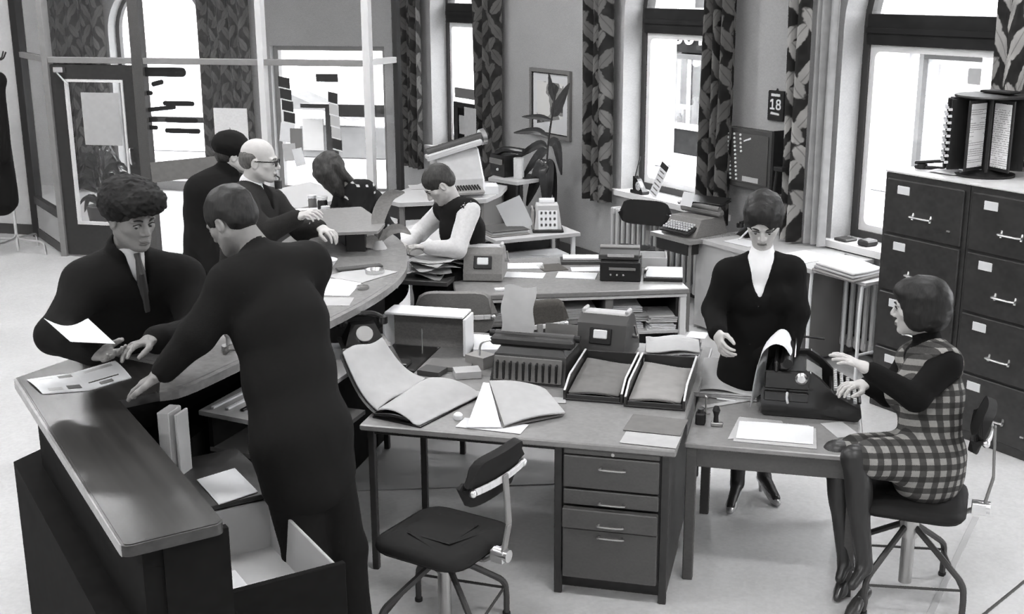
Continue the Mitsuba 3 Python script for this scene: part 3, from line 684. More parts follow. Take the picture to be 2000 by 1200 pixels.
# window tables along the slanting wall
wt = Thing('typing_table', 'small table under the middle window with a typewriter on it', 'table')
wt.part('top', prism([(-1.20, 9.30), (-.86, 8.98), (-.50, 9.32), (-.84, 9.66)], .03, (0, 0, .69)), 'm_desk_top', False)
wt.part('drawer', prism([(-1.14, 9.26), (-.88, 9.02), (-.80, 9.10), (-1.06, 9.34)], .09, (0, 0, .60)), 'm_dark', False)
for x, y in ((-1.14, 9.30), (-.86, 9.04), (-.56, 9.32), (-.84, 9.60)):
    wt.part('leg', box(.025, .025, .69, (x, y, 0)), 'm_grey')
w2 = Thing('window_desk', 'pale panelled desk under the windows behind the standing woman', 'desk')
w2.part('top', prism([(-.84, 9.14), (.04, 8.24), (.46, 8.66), (-.42, 9.56)], .03, (0, 0, .69)), 'm_grey_light', False)
w2.part('front_panel', prism([(-.82, 9.16), (-.02, 8.34), (.01, 8.37), (-.79, 9.19)], .66, (0, 0, .03)), 'm_grey_light', False)
w2.part('post', box(.05, .05, .69, (-.80, 9.20, 0)), 'm_paper_grey')
w2.part('end_panel', prism([(.00, 8.34), (.36, 8.70), (.34, 8.72), (-.02, 8.36)], .66, (0, 0, .03)), 'm_grey', False)
lt = Thing('low_table', 'light tube-framed side table heaped with folders beside the radiator', 'table')
lt.part('top', prism([(.02, 8.28), (.38, 7.92), (.62, 8.16), (.28, 8.55)], .02, (0, 0, .70)), 'm_grey_light', False)
for a, b in (((.36, 7.96), (.60, 8.20)), ((.04, 8.30), (.28, 8.53))):
    lt.part('frame', tube(curve([(a[0], a[1], 0.0), (a[0], a[1], .60), (a[0] + .03, a[1] + .03, .69), (b[0] - .03, b[1] - .03, .69), (b[0], b[1], .60), (b[0], b[1], 0.0)], 40), .012, 8), 'm_white')
lt.part('brace', tube([(.36, 7.96, .22), (.60, 8.20, .22)], .010, 8), 'm_white')

# ================================================================ radiators
def radiator(name, label, c0, c1, n0, z0, z1, nsec):
    t = Thing(name, label, 'radiator')
    for i in range(nsec):
        c = c0 + (c1 - c0) * (i + .5) / nsec
        t.part('column', cat([tube(curve([W(c, n0 + q, z0 + .03), W(c, n0 + q, (z0 + z1) / 2), W(c, n0 + q, z1 - .03)], 8), .019, 8) for q in (0, .07)] + [wbox(c - .022, c + .022, n0 - .02, n0 + .09, z0, z0 + .07, .012), wbox(c - .022, c + .022, n0 - .02, n0 + .09, z1 - .07, z1, .012)]), 'm_grey_light')
    t.part('pipe', cat(tube([W(c0, n0 + .035, z0 + .04), W(c1, n0 + .035, z0 + .04)], .014, 8), tube([W(c0, n0 + .035, z1 - .04), W(c1, n0 + .035, z1 - .04)], .014, 8)), 'm_grey')
    for c in (c0 + .05, c1 - .05):
        t.part('foot', wbox(c - .02, c + .02, n0 - .01, n0 + .08, 0.0, z0 + .01), 'm_grey')
radiator('radiator', 'ribbed white radiator at the wall behind the tube-framed table', 5.05, 5.98, 6.28, 0.10, 0.66, 14)
radiator('radiator', 'grey ribbed radiator under the middle window behind the swivel chair', 7.35, 8.75, 6.30, 0.10, 0.66, 18)

# ================================================================ filing cabinets
def cabinet(c0, c1, label):
    t = Thing('filing_cabinet', label, 'filing cabinet', None)
    n0, n1, H = 5.71, 6.33, 1.50
    t.part('body', wbox(c0 + .002, c1 - .002, n0 + .012, n1, 0.0, H - .012), 'm_cabinet')
    t.part('top', wbox(c0 + .001, c1 - .001, n0 + .004, n1 + .005, H - .012, H), 'm_cab_top', label='pale top plate')
    for z0, z1 in ((1.125, 1.455), (.768, 1.112), (.412, .756), (.06, .40)):
        k = t.part('drawer', wbox(c0 + .028, c1 - .028, n0 - .006, n0 + .03, z0, z1, .006), 'm_cabinet')
        cm = (c0 + c1) / 2
        zz = z1 - .085
        t.part('label_holder', wbox(c1 - .205, c1 - .115, n0 - .010, n0, zz, zz + .05, .001), 'm_paper', False, under=k, label='white label card')
        zh = z0 + .125
        pts = [W(cm + .065, n0 - .004, zh), W(cm + .065, n0 - .035, zh), W(cm - .065, n0 - .035, zh), W(cm - .065, n0 - .004, zh)]
        t.part('handle', cat(tube(curve(pts, 20), .0065, 8), tube([pts[0] + NDIR * 0.002 + [0, 0, .02], pts[0] - NDIR * .01 - [0, 0, .02]], .007, 8), tube([pts[3] + NDIR * .002 + [0, 0, .02], pts[3] - NDIR * .01 - [0, 0, .02]], .007, 8)), 'm_chrome', under=k, label='chrome handle')
        t.part('catch', wbox(c0 + .10, c0 + .125, n0 - .012, n0, zh - .05, zh - .04, .001), 'm_steel', under=k)
    return t
cabinet(4.48, 5.10, 'dark four-drawer steel filing cabinet nearest the window, left of the pair')
cabinet(3.86, 4.48, 'dark four-drawer steel filing cabinet at the right edge, right of the pair')

# ================================================================ swivel chairs
def swivel_chair(label, x, y, yaw, z=0.46, seatm='m_seat', backm='m_seat', bz=0.30, drop=0.0, bw=0.36, bh=0.17, arm=0.0):
    """Local frame: the sitter looks along +y."""
    t = Thing('swivel_chair', label, 'chair', M=xf(yaw, (x, y, 0)))
    outline = rrect(.46, .45, .10, 6)
    n = 14
    lay = []
    for s, zz in ((-.05, 0.0), (-.012, .006), (0, .022), (-.006, .044), (-.045, .062), (-.12, .070)):
        q = outline.buffer(s) if s < 0 else outline
        r = np.array([q.exterior.interpolate(f, normalized=True).coords[0] for f in np.linspace(0, 1, 48, endpoint=False)])
        lay.append(np.column_stack([r, np.full(48, zz)]))
    V = np.vstack(lay + [[[0, 0, 0]], [[0, 0, .066]]]); F = []
    for i in range(len(lay) - 1):
        for j in range(48):
            a, b = i * 48 + j, i * 48 + (j + 1) % 48
            F += [[a, b, b + 48], [a, b + 48, a + 48]]
    k = len(lay) * 48
    for j in range(48):
        F += [[k, (j + 1) % 48, j], [k + 1, (len(lay) - 1) * 48 + j, (len(lay) - 1) * 48 + (j + 1) % 48]]
    seat = trimesh.Trimesh(V, np.array(F), process=False); seat.fix_normals()
    t.part('seat', tr(seat, 0, 0, z - .066), seatm, 50)
    def bk(u, v):
        a = (u - .5) * 1.1
        xx = math.sin(a) * bw / 1.05; yy = -.235 - .05 * v + .10 * (1 - math.cos(a)) * 1.6
        e = math.sqrt(max(0.0, 1 - (2 * abs(u - .5)) ** 6))
        return np.array([xx, yy, z + bz + (v - .5) * bh * e + bh / 2])
    t.part('backrest', grid(bk, 17, 9, .036), backm, 50)
    bc = z + bz + bh / 2
    arc = [(math.sin(a) * bw / 1.0, -.290 + .10 * (1 - math.cos(a)) * 1.6, bc - .02) for a in np.linspace(-.5, .5, 9)]
    t.part('back_bar', cat([bar(arc[i], arc[i + 1], .012, .028, .003) for i in range(8)]), 'm_alu_light', label='bright metal bar behind the backrest')
    for s in (0, -1):
        t.part('knob', trimesh.creation.icosphere(2, .017).apply_translation(arc[s]), 'm_chrome')
    t.part('back_support', cat([bar(a, b, .034, .012, .003) for a, b in zip([(0, -.30, bc), (0, -.315, z + .10), (0, -.29, z - .03), (0, -.20, z - .085)], [(0, -.315, z + .10), (0, -.29, z - .03), (0, -.20, z - .085), (0, 0, z - .085)])]), 'm_alu', label='flat metal strut')
    t.part('adjuster', cat(rot(cyl(.026, .07, n=16), 90, at=(0, -.245, z - .04)), tr(box(.05, .06, .05), 0, -.27, z - .07)), 'm_chrome')
    t.part('column', cat(cyl(.028, z - .066 - .06, (0, 0, .06), 16), cyl(.04, .08, (0, 0, .28), 16)), 'm_steel')
    for i in range(4):
        a = math.radians(45 + 90 * i + 14)
        e = np.array([math.cos(a), math.sin(a), 0])
        pts = curve([e * .03 + [0, 0, .33], e * .20 + [0, 0, .215], e * .27 + [0, 0, .16], e * .285 + [0, 0, .10], e * .285 + [0, 0, .012]], 22)
        k = t.part('leg', tube(pts, .0135, 8), 'm_grey_dark')
        t.part('foot', cyl(.017, .014, tuple(e * .285), 12), 'm_dark', under=k)
    ring = [(math.cos(a) * .275, math.sin(a) * .275, .13) for a in np.linspace(0, 2 * math.pi, 5)[:-1] + math.radians(59)]
    t.part('foot_ring', cat([tube([ring[i], ring[(i + 1) % 4]], .006, 8) for i in range(4)]), 'm_grey_dark')
    return t
c = swivel_chair('empty black swivel chair with metal back strut in the foreground', -1.37, 4.33, 72, bz=.205, bh=.20, bw=.38)
c.part('label', rot(box(.05, .003, .018, (0, 0, 0), .001), rz=0, at=(0.04, -.232, .46 + .205 + .13)), 'm_white', False)
swivel_chair('swivel chair of the seated typist, dark seat and bent metal back strut', 0.50, 5.10, 90 - 8, z=0.50, bz=.24)
swivel_chair('black-backed swivel chair facing the room in front of the middle window', -1.40, 9.78, 165, z=.47, bw=.44, bh=.20, bz=.16)
swivel_chair('grey upholstered swivel chair behind the upright tray, its back to the viewer', -2.02, 6.78, 12, z=.46, seatm='m_seat_grey', backm='m_seat_grey', bw=.46, bh=.26, bz=.16)
swivel_chair('olive grey swivel chair behind the shelf side of the middle desk', -1.62, 6.72, 35, z=.50, seatm='m_seat_olive', backm='m_seat_olive', bw=.36, bh=.26, bz=.10)
# floor mat
MT = xf(18, (-2.31, 5.57, 0))
t = Thing('floor_mat', 'pale square floor mat under the desks, its edge seen behind the front chair', 'mat', M=MT)
t.one(box(1.5, 1.15, .006, (.75, .575, 0.0005), .002), 'm_grey_light', False)
# ================================================================ people: distance fields meshed with surface nets
def nets(F, o, h):
    """Surface of F = 0 on a regular grid (naive surface nets)."""
    for k in range(3):                      # close what runs out of the grid
        for e in (0, -1):
            sl = [slice(None)] * 3; sl[k] = e
            F[tuple(sl)] = np.maximum(F[tuple(sl)], h * .5)
    ins = F < 0
    nx, ny, nz = F.shape
    cnt = np.zeros((nx - 1, ny - 1, nz - 1), np.int8)
    for a in (0, 1):
        for b in (0, 1):
            for c in (0, 1):
                cnt += ins[a:nx - 1 + a, b:ny - 1 + b, c:nz - 1 + c]
    act = (cnt > 0) & (cnt < 8)
    I = np.argwhere(act)
    vid = np.full(act.shape, -1, np.int64); vid[act] = np.arange(len(I))
    acc, num = np.zeros((len(I), 3)), np.zeros(len(I))
    cor = [(a, b, c) for a in (0, 1) for b in (0, 1) for c in (0, 1)]
    val = {q: F[I[:, 0] + q[0], I[:, 1] + q[1], I[:, 2] + q[2]] for q in cor}
    for q in cor:
        for ax in range(3):
            if q[ax] == 0:
                r = list(q); r[ax] = 1; r = tuple(r)
                a, b = val[q], val[r]
                s = (a < 0) != (b < 0)
                t = np.where(s, a / np.where(s, a - b, 1), 0)
                p = np.repeat(np.array([q], float), len(I), 0); p[:, ax] += t
                acc += p * s[:, None]; num += s
    V = (I + acc / num[:, None]) * h + o
    Fs = []
    for ax in range(3):
        sl0 = [slice(None)] * 3; sl1 = [slice(None)] * 3
        sl0[ax], sl1[ax] = slice(0, -1), slice(1, None)
        a, b = ins[tuple(sl0)], ins[tuple(sl1)]
        E_ = np.argwhere(a != b)
        if not len(E_): continue
        u, w = [(1, 2), (2, 0), (0, 1)][ax]
        ok = (E_[:, u] > 0) & (E_[:, w] > 0) & (E_[:, u] < F.shape[u] - 1) & (E_[:, w] < F.shape[w] - 1)
        E_ = E_[ok]
        fl = a[tuple(E_.T)]
        def cell(du, dw):
            c = E_.copy(); c[:, u] -= du; c[:, w] -= dw
            return vid[tuple(c.T)]
        q0, q1, q2, q3 = cell(1, 1), cell(0, 1), cell(0, 0), cell(1, 0)
        quad = np.stack([q0, q1, q2, q3], 1)
        quad = np.where(fl[:, None], quad, quad[:, ::-1])
        Fs += [quad[:, [0, 1, 2]], quad[:, [0, 2, 3]]]
    m = trimesh.Trimesh(V, np.vstack(Fs), process=False)
    m.remove_unreferenced_vertices()
    return m

import scipy.sparse as sp
def relax(m, n=3, lam=.5, mu=-.53):
    """Taubin smoothing with even weights."""
    e = m.edges_unique; k = len(m.vertices)
    A = sp.coo_matrix((np.ones(2 * len(e)), (np.r_[e[:, 0], e[:, 1]], np.r_[e[:, 1], e[:, 0]])), shape=(k, k)).tocsr()
    d = np.maximum(np.asarray(A.sum(1)).ravel(), 1)[:, None]
    V = np.array(m.vertices)
    for i in range(n):
        for w in (lam, mu):
            V = V + w * (A @ V / d - V)
    m.vertices = V
    return m

class Field:
    def __init__(self, lo, hi, h):
        self.h = h; self.o = np.array(lo, float)
        self.n = np.ceil((np.array(hi) - self.o) / h).astype(int) + 1
        self.F = np.full(self.n, 1.0, np.float32)
        self.ax = [self.o[i] + h * np.arange(self.n[i]) for i in range(3)]
    def _sl(self, lo, hi, m):
        i0 = np.maximum(0, np.floor((np.array(lo) - m - self.o) / self.h).astype(int))
        i1 = np.minimum(self.n, np.ceil((np.array(hi) + m - self.o) / self.h).astype(int) + 1)
        if (i1 <= i0).any(): return None, None
        sl = tuple(slice(a, b) for a, b in zip(i0, i1))
        X, Y, Z_ = np.meshgrid(*[self.ax[k][sl[k]] for k in range(3)], indexing='ij')
        return sl, np.stack([X, Y, Z_], -1)
    def _mix(self, prim, k, op, m=0.07):
        sl, P = self._sl(prim['lo'], prim['hi'], m + k)
        if sl is None: return self
        d = prim['f'](P)
        F = self.F[sl]
        if op == 'add':
            hh = np.clip(.5 + .5 * (F - d) / k, 0, 1) if k else (F > d)
            self.F[sl] = F * (1 - hh) + d * hh - k * hh * (1 - hh)
        else:
            d = -d
            hh = np.clip(.5 - .5 * (F - d) / k, 0, 1) if k else (F < d)
            self.F[sl] = F * (1 - hh) + d * hh + k * hh * (1 - hh)
        return self
    def add(self, prim, k=0.012): return self._mix(prim, k, 'add')
    def sub(self, prim, k=0.008): return self._mix(prim, k, 'sub')
    def rough(self, amp, sc, seed=0, oc=2):
        near = np.abs(self.F) < .05
        I = np.argwhere(near)
        if len(I):
            p = I * self.h + self.o
            self.F[near] += (amp * 2 * (meshkit.fbm(p * np.asarray(sc, float), oc, seed) - .5)).astype(np.float32)
        return self
    def mesh(self): return nets(self.F, self.o, self.h)

def cone(a, b, ra, rb, flat=None, fac=1.0):
    a, b = np.array(a, float), np.array(b, float)
    ab = b - a; L2 = max(ab @ ab, 1e-9)
    def f(P):
        q = P - a
        t = np.clip((q @ ab) / L2, 0, 1)
        q = q - t[..., None] * ab
        if flat is not None:
            s = q @ flat
            q = q - (s * (1 - 1 / fac))[..., None] * flat
        return np.linalg.norm(q, axis=-1) - (ra + (rb - ra) * t)
    R = max(ra, rb) * max(1, fac)
    return {'f': f, 'lo': np.minimum(a, b) - R, 'hi': np.maximum(a, b) + R}

def ell(c, r, M=None):
    """Ellipsoid; M: 3x3 whose columns are its axes."""
    c, r = np.array(c, float), np.array(r, float)
    def f(P):
        q = P - c
        if M is not None: q = q @ M
        k0 = np.linalg.norm(q / r, axis=-1); k1 = np.linalg.norm(q / r ** 2, axis=-1)
        return k0 * (k0 - 1) / np.maximum(k1, 1e-9)
    return {'f': f, 'lo': c - r.max(), 'hi': c + r.max()}

def unit(v):
    v = np.array(v, float); return v / np.linalg.norm(v)

def hand(Wp, d, palm, side, curl=(.5, .5, .55, .6), thumb=.5, s=1.0, spread=1.0):
    """Hand from the wrist Wp along d; palm: direction the palm faces; side: +1 if the thumb lies towards palm x d."""
    d = unit(d); palm = unit(np.array(palm) - d * (np.array(palm) @ d)); ac = np.cross(palm, d) * side   # towards the thumb
    Wp = np.array(Wp, float)
    ends = []
    prims = [(cone(Wp - d * .05 * s, Wp + d * .02 * s, .026 * s, .025 * s, ac, 1.15), .01),
             (cone(Wp + d * .018 * s + ac * .004, Wp + d * .082 * s + ac * .002, .0155 * s, .0135 * s, ac, 2.5), .012)]
    for i, (off, L, r) in enumerate(((.030, .072, .0092), (.010, .082, .0095), (-.011, .076, .0090), (-.030, .060, .0080))):
        b = Wp + (d * (.084 - .004 * abs(i - 1)) + ac * off) * s
        ang = 0.0; p = b; dirn = unit(d + ac * off * 2.2 * spread)
        for k, fr in enumerate((.46, .30, .24)):
            ang += curl[i] * (.75, 1.0, .7)[k]
            dd = dirn * math.cos(ang) + palm * math.sin(ang)
            q = p + dd * L * fr * s
            prims.append((cone(p, q, r * s * (1 - .10 * k), r * s * (1 - .10 * (k + 1))), .004))
            p = q
        ends.append(p)
    b = Wp + (d * .030 + ac * .022 + palm * .006) * s
    t1 = unit(d * .62 + ac * .70 + palm * .45 * thumb); p1 = b + t1 * .042 * s
    t2 = unit(d * .85 + ac * (.40 - .5 * thumb) + palm * .7 * thumb); p2 = p1 + t2 * .030 * s
    t3 = unit(d * .9 + ac * (.15 - .5 * thumb) + palm * .8 * thumb); p3 = p2 + t3 * .024 * s
    prims += [(cone(b, p1, .0145 * s, .0115 * s), .009), (cone(p1, p2, .0112 * s, .0102 * s), .004), (cone(p2, p3, .0102 * s, .0082 * s), .004)]
    lo = np.min([q[0]['lo'] for q in prims], 0) - .012; hi = np.max([q[0]['hi'] for q in prims], 0) + .012
    F = Field(lo, hi, .0034)
    for q, k in prims: F.add(q, k)
    m = F.mesh(); relax(m, 4)
    return m

class Head:
    def __init__(self, c, face, up=(0, 0, 1), s=1.0):
        self.c = np.array(c, float); y = unit(face); z = unit(np.array(up, float) - y * (np.array(up, float) @ y)); x = np.cross(y, z)
        self.M = np.stack([x, y, z], 1); self.s = s
    def p(self, x, y, z): return self.c + self.M @ (np.array([x, y, z], float) * self.s)
    def e(self, c, r): return ell(self.p(*c), np.array(r) * self.s, self.M)
    def k(self, a, b, ra, rb, flat=None, fac=1): return cone(self.p(*a), self.p(*b), ra * self.s, rb * self.s, None if flat is None else self.M @ np.array(flat, float), fac)
    def field(self, h=.0038, lo=-.2, hi=.2):
        return Field(self.c + np.array([lo, lo, lo]), self.c + np.array([hi, hi, hi]), h)

def head_mesh(hd, neck, fem=False):
    F = hd.field(.0040, -.17, .17)
    for q, k in (((0, -.014, .034), (.077, .098, .088)),): F.add(hd.e(q, k), .01)
    F.add(hd.e((0, .022, -.035), (.062, .074, .082)), .03)
    for s in (-1, 1):
        F.add(hd.e((s * .043, .050, -.022), (.025, .026, .022)), .02)
        F.add(hd.k((s * .058, .0, -.055), (s * .022, .066, -.098), .020 - .003 * fem, .018, None), .03)
        F.add(hd.k((s * .012, .090, .022), (s * .046, .076, .018), .010, .009), .014)
        F.sub(hd.e((s * .032, .099, -.003), (.019, .016, .0125)), .010)
        F.add(hd.e((s * .032, .076, -.002), (.0165, .0145, .0145)), .003)
        F.add(hd.e((s * .079, -.010, -.014), (.009, .021, .032)), .006)
        F.sub(hd.e((s * .087, -.006, -.012), (.006, .012, .020)), .004)
    F.add(hd.e((0, .080, -.102), (.022, .017, .016)), .016)
    F.add(hd.k((0, .093, .006), (0, .113, -.030), .0085, .0115), .010)
    for s in (-1, 1): F.add(hd.e((s * .012, .100, -.036), (.010, .012, .009)), .006)
    F.add(hd.e((0, .093, -.064), (.023, .011, .0065)), .007)
    F.add(hd.e((0, .091, -.077), (.021, .011, .0075)), .007)
    F.sub(hd.k((-.022, .104, -.0700), (.022, .104, -.0700), .0030, .0030), .003)
    nk = np.array(neck, float); top = hd.p(0, -.022, -.05)
    F.add(cone(top, nk + (top - nk) * 0.0, .054 - .006 * fem, .058 - .006 * fem), .03)
    m = F.mesh(); relax(m, 3)
    return m

def limb(F, a, b, ra, rb, k=.02): return F.add(cone(a, b, ra, rb), k)

def at(px, py, depth):
    """Point of the place seen at (px, py) of the 2000 x 1200 frame, at that distance along the line of view."""
    return CAM + R_CAM.T @ np.array([(px - 1000) / 2369.9, (py - 600) / 2369.9, 1.0]) * depth

class Person:
    def __init__(self, label, J, face, up=(0, 0, 1), skin='m_skin', fem=False, hs=1.0, lat=None, plat=None, female_w=1.0):
        self.t = Thing('person', label, 'person'); self.J = J = {k: np.array(v, float) for k, v in J.items()}
        self.hd = Head(J['H'], face, up, hs); self.fem = fem
        self.lat = unit(J['SR'] - J['SL']) if lat is None else unit(lat)
        pl = np.array(self.lat if plat is None else plat, float); pl[2] = 0; self.plat = unit(pl)
        J.setdefault('HL', J['P'] - self.plat * .09); J.setdefault('HR', J['P'] + self.plat * .09)
        self.w = .92 if fem else 1.0
        self.skin = skin; self.meshes = []
    def torso(self, F, g=0.0, k=.03, hem=None, neck=True, wide=1.38, hemr=.0, chest=1.0):
        J, l, w = self.J, self.lat, self.w
        pl = self.plat
        mid = J['P'] * .45 + J['C'] * .55
        F.add(cone(J['P'], mid, .112 * w + g, .100 * w + g, pl, 1.42), k)
        F.add(cone(mid, J['C'], .100 * w + g, .112 * w * chest + g, l, wide), k)
        F.add(cone(J['C'], J['N'] * .75 + J['C'] * .25, .112 * w * chest + g, .070 * w + g, l, wide), k)
        F.add(cone(J['SL'] * .92 + J['SR'] * .08, J['SR'] * .92 + J['SL'] * .08, .056 * w + g, .056 * w + g), k * 1.6)
        nb = J['N'] * .8 + J['C'] * .2
        F.add(cone(nb, J['SL'], .055 * w + g, .052 * w + g), k); F.add(cone(nb, J['SR'], .055 * w + g, .052 * w + g), k)
        if self.fem:
            f = unit(np.cross((0, 0, 1), l)); 
            if f @ (self.M_face()) < 0: f = -f
            up = unit(J['N'] - J['C'])
            for s in (-1, 1):
                F.add(ell(J['C'] + l * .075 * s + f * .080 + up * .0, (.058 + g, .058 + g, .058 + g)), .03)
        if hem is not None:
            F.add(cone(J['P'], hem, .118 * w + g, .125 * w + g + hemr, pl, 1.38), k)
    def M_face(self): return self.hd.M[:, 1]
    def arms(self, F, g=0.0, k=.02, end=1.0, which='LR', upper=True, g2=None):
        J, w = self.J, self.w
        g2 = g if g2 is None else g2
        for s in which:
            S, E_, Wr = J['S' + s], J['E' + s], J['W' + s]
            if upper: F.add(cone(S, E_, .052 * w + g, .041 * w + g), k * 1.5)
            F.add(cone(E_, E_ + (Wr - E_) * end, .041 * w + g, .028 * w + g2), k)
    def legs(self, F, g=0.0, k=.02, end=1.0, which='LR', g2=None):
        J, w = self.J, self.w
        g2 = g if g2 is None else g2
        for s in which:
            if 'K' + s not in J: continue
            Hp, K, A = J['H' + s], J['K' + s], J['A' + s]
            F.add(cone(Hp, K, .085 * w + g, .053 * w + g), k * 1.5)
            e = K + (A - K) * end
            F.add(cone(K, e, .052 * w + g, (.034 * w + g2) if end > .8 else .045 * w + g2), k)
            if g < .012 and end > .5:
                back = unit(np.cross(self.plat, (0, 0, 1))); back = -back if back @ self.M_face() > 0 else back
                F.add(ell(K * .68 + A * .32 + back * .012, (.050 * w + g,) * 2 + (.11,), None), .03)
    def box(self, keys, m=.3):
        P = np.array([self.J[k] for k in keys if k in self.J]); return P.min(0) - m, P.max(0) + m
    def body(self, skin_legs=True, hands=(), h=.011):
        ks = ['P', 'C', 'N', 'SL', 'SR', 'EL', 'ER', 'WL', 'WR', 'HL', 'HR', 'KL', 'KR', 'AL', 'AR']
        F = Field(*self.box(ks, .16), h)
        self.torso(F); self.arms(F); self.legs(F, -.008)
        for s in 'LR':
            if skin_legs and 'A' + s in self.J and 'T' + s in self.J:
                F.add(cone(self.J['A' + s], self.J['T' + s], .034, .026), .02)
        F.add(cone(self.J['N'] * .9 + self.J['C'] * .1, self.hd.p(0, -.022, -.055), .056 * self.w, .050 * self.w), .02)
        m = F.mesh(); relax(m, 3)
        ms = [m, head_mesh(self.hd, self.J['N'], self.fem)] + list(hands)
        self.t.part('body', cat(ms), self.skin, True)
    def garment(self, name, m, fn, keys, h=.0095, marg=.28, rough=.004, sc=(9, 9, 6), seed=3, label=None, smooth=3, under=None):
        F = Field(*self.box(keys, marg), h)
        fn(F)
        if rough: F.rough(rough, sc, seed)
        g_ = F.mesh(); relax(g_, smooth)
        return self.t.part(name, g_, m, True, label=label, under=under)
    def face(self, detail=True, brow='m_hair', iris=(0, -.10)):
        hd = self.hd
        for s in (-1, 1):
            if detail:
                k = self.t.part('eye', tr(trimesh.creation.icosphere(2, .0122 * hd.s), hd.p(s * .032, .0795, -.003)), 'm_eye', True)
                self.t.part('iris', tr(trimesh.creation.icosphere(1, .0066 * hd.s), hd.p(s * .032 + iris[0] * .03, .0862, -.003 + iris[1] * .03)), 'm_iris', True, under=k)
            pts = [hd.p(s * .014, .098, .019), hd.p(s * .030, .0955, .0245), hd.p(s * .050, .0800, .0185)]
            self.t.part('eyebrow', tube(curve(pts, 8), [.0026, .004, .004, .0042, .004, .0036, .003, .002][:len(curve(pts, 8))], 6), brow, True)
            if detail:
                lid = [hd.p(s * .016, .0895, -.002), hd.p(s * .024, .0945, .0065), hd.p(s * .034, .0935, .0075), hd.p(s * .048, .083, .000)]
                self.t.part('eyelid', tube(curve(lid, 9), .0022, 6), brow, True)
        if detail:
            pts = [hd.p(-.021, .0955, -.0695), hd.p(0, .1025, -.0690), hd.p(.021, .0955, -.0695)]
            self.t.part('lips', cat(tube(curve(pts, 9), [.001, .0035, .0045, .0045, .004, .0045, .0045, .0035, .001][:len(curve(pts, 9))], 6), tube(curve([q - hd.M[:, 2] * .0075 for q in pts], 9), .0035, 6)), 'm_lips', True)
    def hair(self, m, prims, subs, h=.0042, rough=.004, sc=(28, 28, 28), name='hair', ext=.2, seed=2, label=None):
        F = self.hd.field(h, -ext, ext)
        for q, k in prims: F.add(q, k)
        for q, k in subs: F.sub(q, k)
        if rough: F.rough(rough, sc, seed)
        g_ = F.mesh(); relax(g_, 2)
        return self.t.part(name, g_, m, True, label=label)

def short_hair(hd, vol=.007, front=.052, sides=True):
    pr = [(hd.e((0, -.016, .036), (.079 + vol, .099 + vol, .090 + vol)), .01), (hd.e((0, -.050, -.010), (.066 + vol, .056 + vol, .060)), .02)]
    sb = [(hd.e((0, .118, -.050), (.085, .066, .105)), .012), (hd.e((0, .05, -.095), (.12, .075, .085)), .012), (hd.e((0, .0, -.12), (.12, .12, .050)), .012)]
    if sides: sb.append((hd.k((-.12, -.006, -.022), (.12, -.006, -.022), .030, .030), .01))
    return pr, sb
# ---------------------------------------------------------------- 1: customer in a fur hat
Pn = Person('man in big dark fur hat and dark overcoat reading a white sheet at the counter', dict(
    H=at(258, 425, 4.85), N=at(248, 508, 4.98), C=at(256, 600, 5.12), P=(-3.10, 4.84, .92), SR=at(168, 556, 4.90), SL=at(356, 546, 5.12),
    ER=at(108, 655, 4.72), EL=at(384, 655, 4.94), WR=at(185, 690, 4.58), WL=at(300, 664, 4.62),
    KL=(-3.08, 4.92, .50), KR=(-3.16, 4.76, .50), AL=(-3.08, 5.0, .08), AR=(-3.18, 4.84, .08), TL=(-3.00, 4.88, .03), TR=(-3.12, 4.70, .03)),
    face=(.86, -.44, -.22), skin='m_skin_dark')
J = Pn.J
hl = hand(J['WL'], at(228, 684, 4.50) - J['WL'], (0.1, -.35, -1), -1, curl=(.35, .4, .45, .5), thumb=.6, s=1.05)
hr = hand(J['WR'], at(240, 700, 4.50) - J['WR'], (0.1, -.4, 1), 1, curl=(.3, .35, .4, .45), thumb=.5, s=1.05)
Pn.body(hands=(hl, hr))
Pn.face(iris=(.12, -.14))
def f1(F):
    Pn.torso(F, .042, .04, hem=(J['KL'] + J['KR']) / 2, hemr=.05, chest=1.04); Pn.arms(F, .030, .03, .93, g2=.028)
    hd = Pn.hd
    F.add(cone(J['N'] + [0, 0, .0], J['N'] * .4 + hd.p(0, -.03, -.12) * .6, .090, .082), .02)
    up = np.array([0, 0, 1.0]); fr = unit(np.array([.80, -.58, 0]))
    F.sub(cone(hd.p(0, -.01, -.06), J['N'] + up * .015, .066, .056), .012)
    F.sub(cone(J['N'] + fr * .11 + up * .05, J['C'] + fr * .16 + up * .04, .045, .008), .012)
Pn.garment('overcoat', 'm_wool', f1, ['P', 'C', 'N', 'SL', 'SR', 'EL', 'ER', 'WL', 'WR', 'KL', 'KR'], seed=4, rough=.006)
def f1b(F):
    fr = unit(np.array([.80, -.58, 0])); up = np.array([0, 0, 1.0])
    F.add(cone(J['N'] + fr * .045 + up * .05, J['C'] + fr * .10 + up * .0, .058, .05), .02)
Pn.garment('shirt', 'm_shirt', f1b, ['N', 'C'], h=.007, rough=0)
fr = unit(np.array([.80, -.58, 0]))
Pn.t.part('tie', cat(tube([J['N'] + fr * .108 + [0, 0, .045], J['N'] + fr * .118 + [0, 0, .02], J['N'] + fr * .132 + [0, 0, -.03], J['C'] + fr * .152 + [0, 0, .02]], [.014, .012, .019, .024], 10)), 'm_grey_dark')
def coat_btn(pt): return tr(trimesh.creation.icosphere(1, .012), pt)
hd = Pn.hd
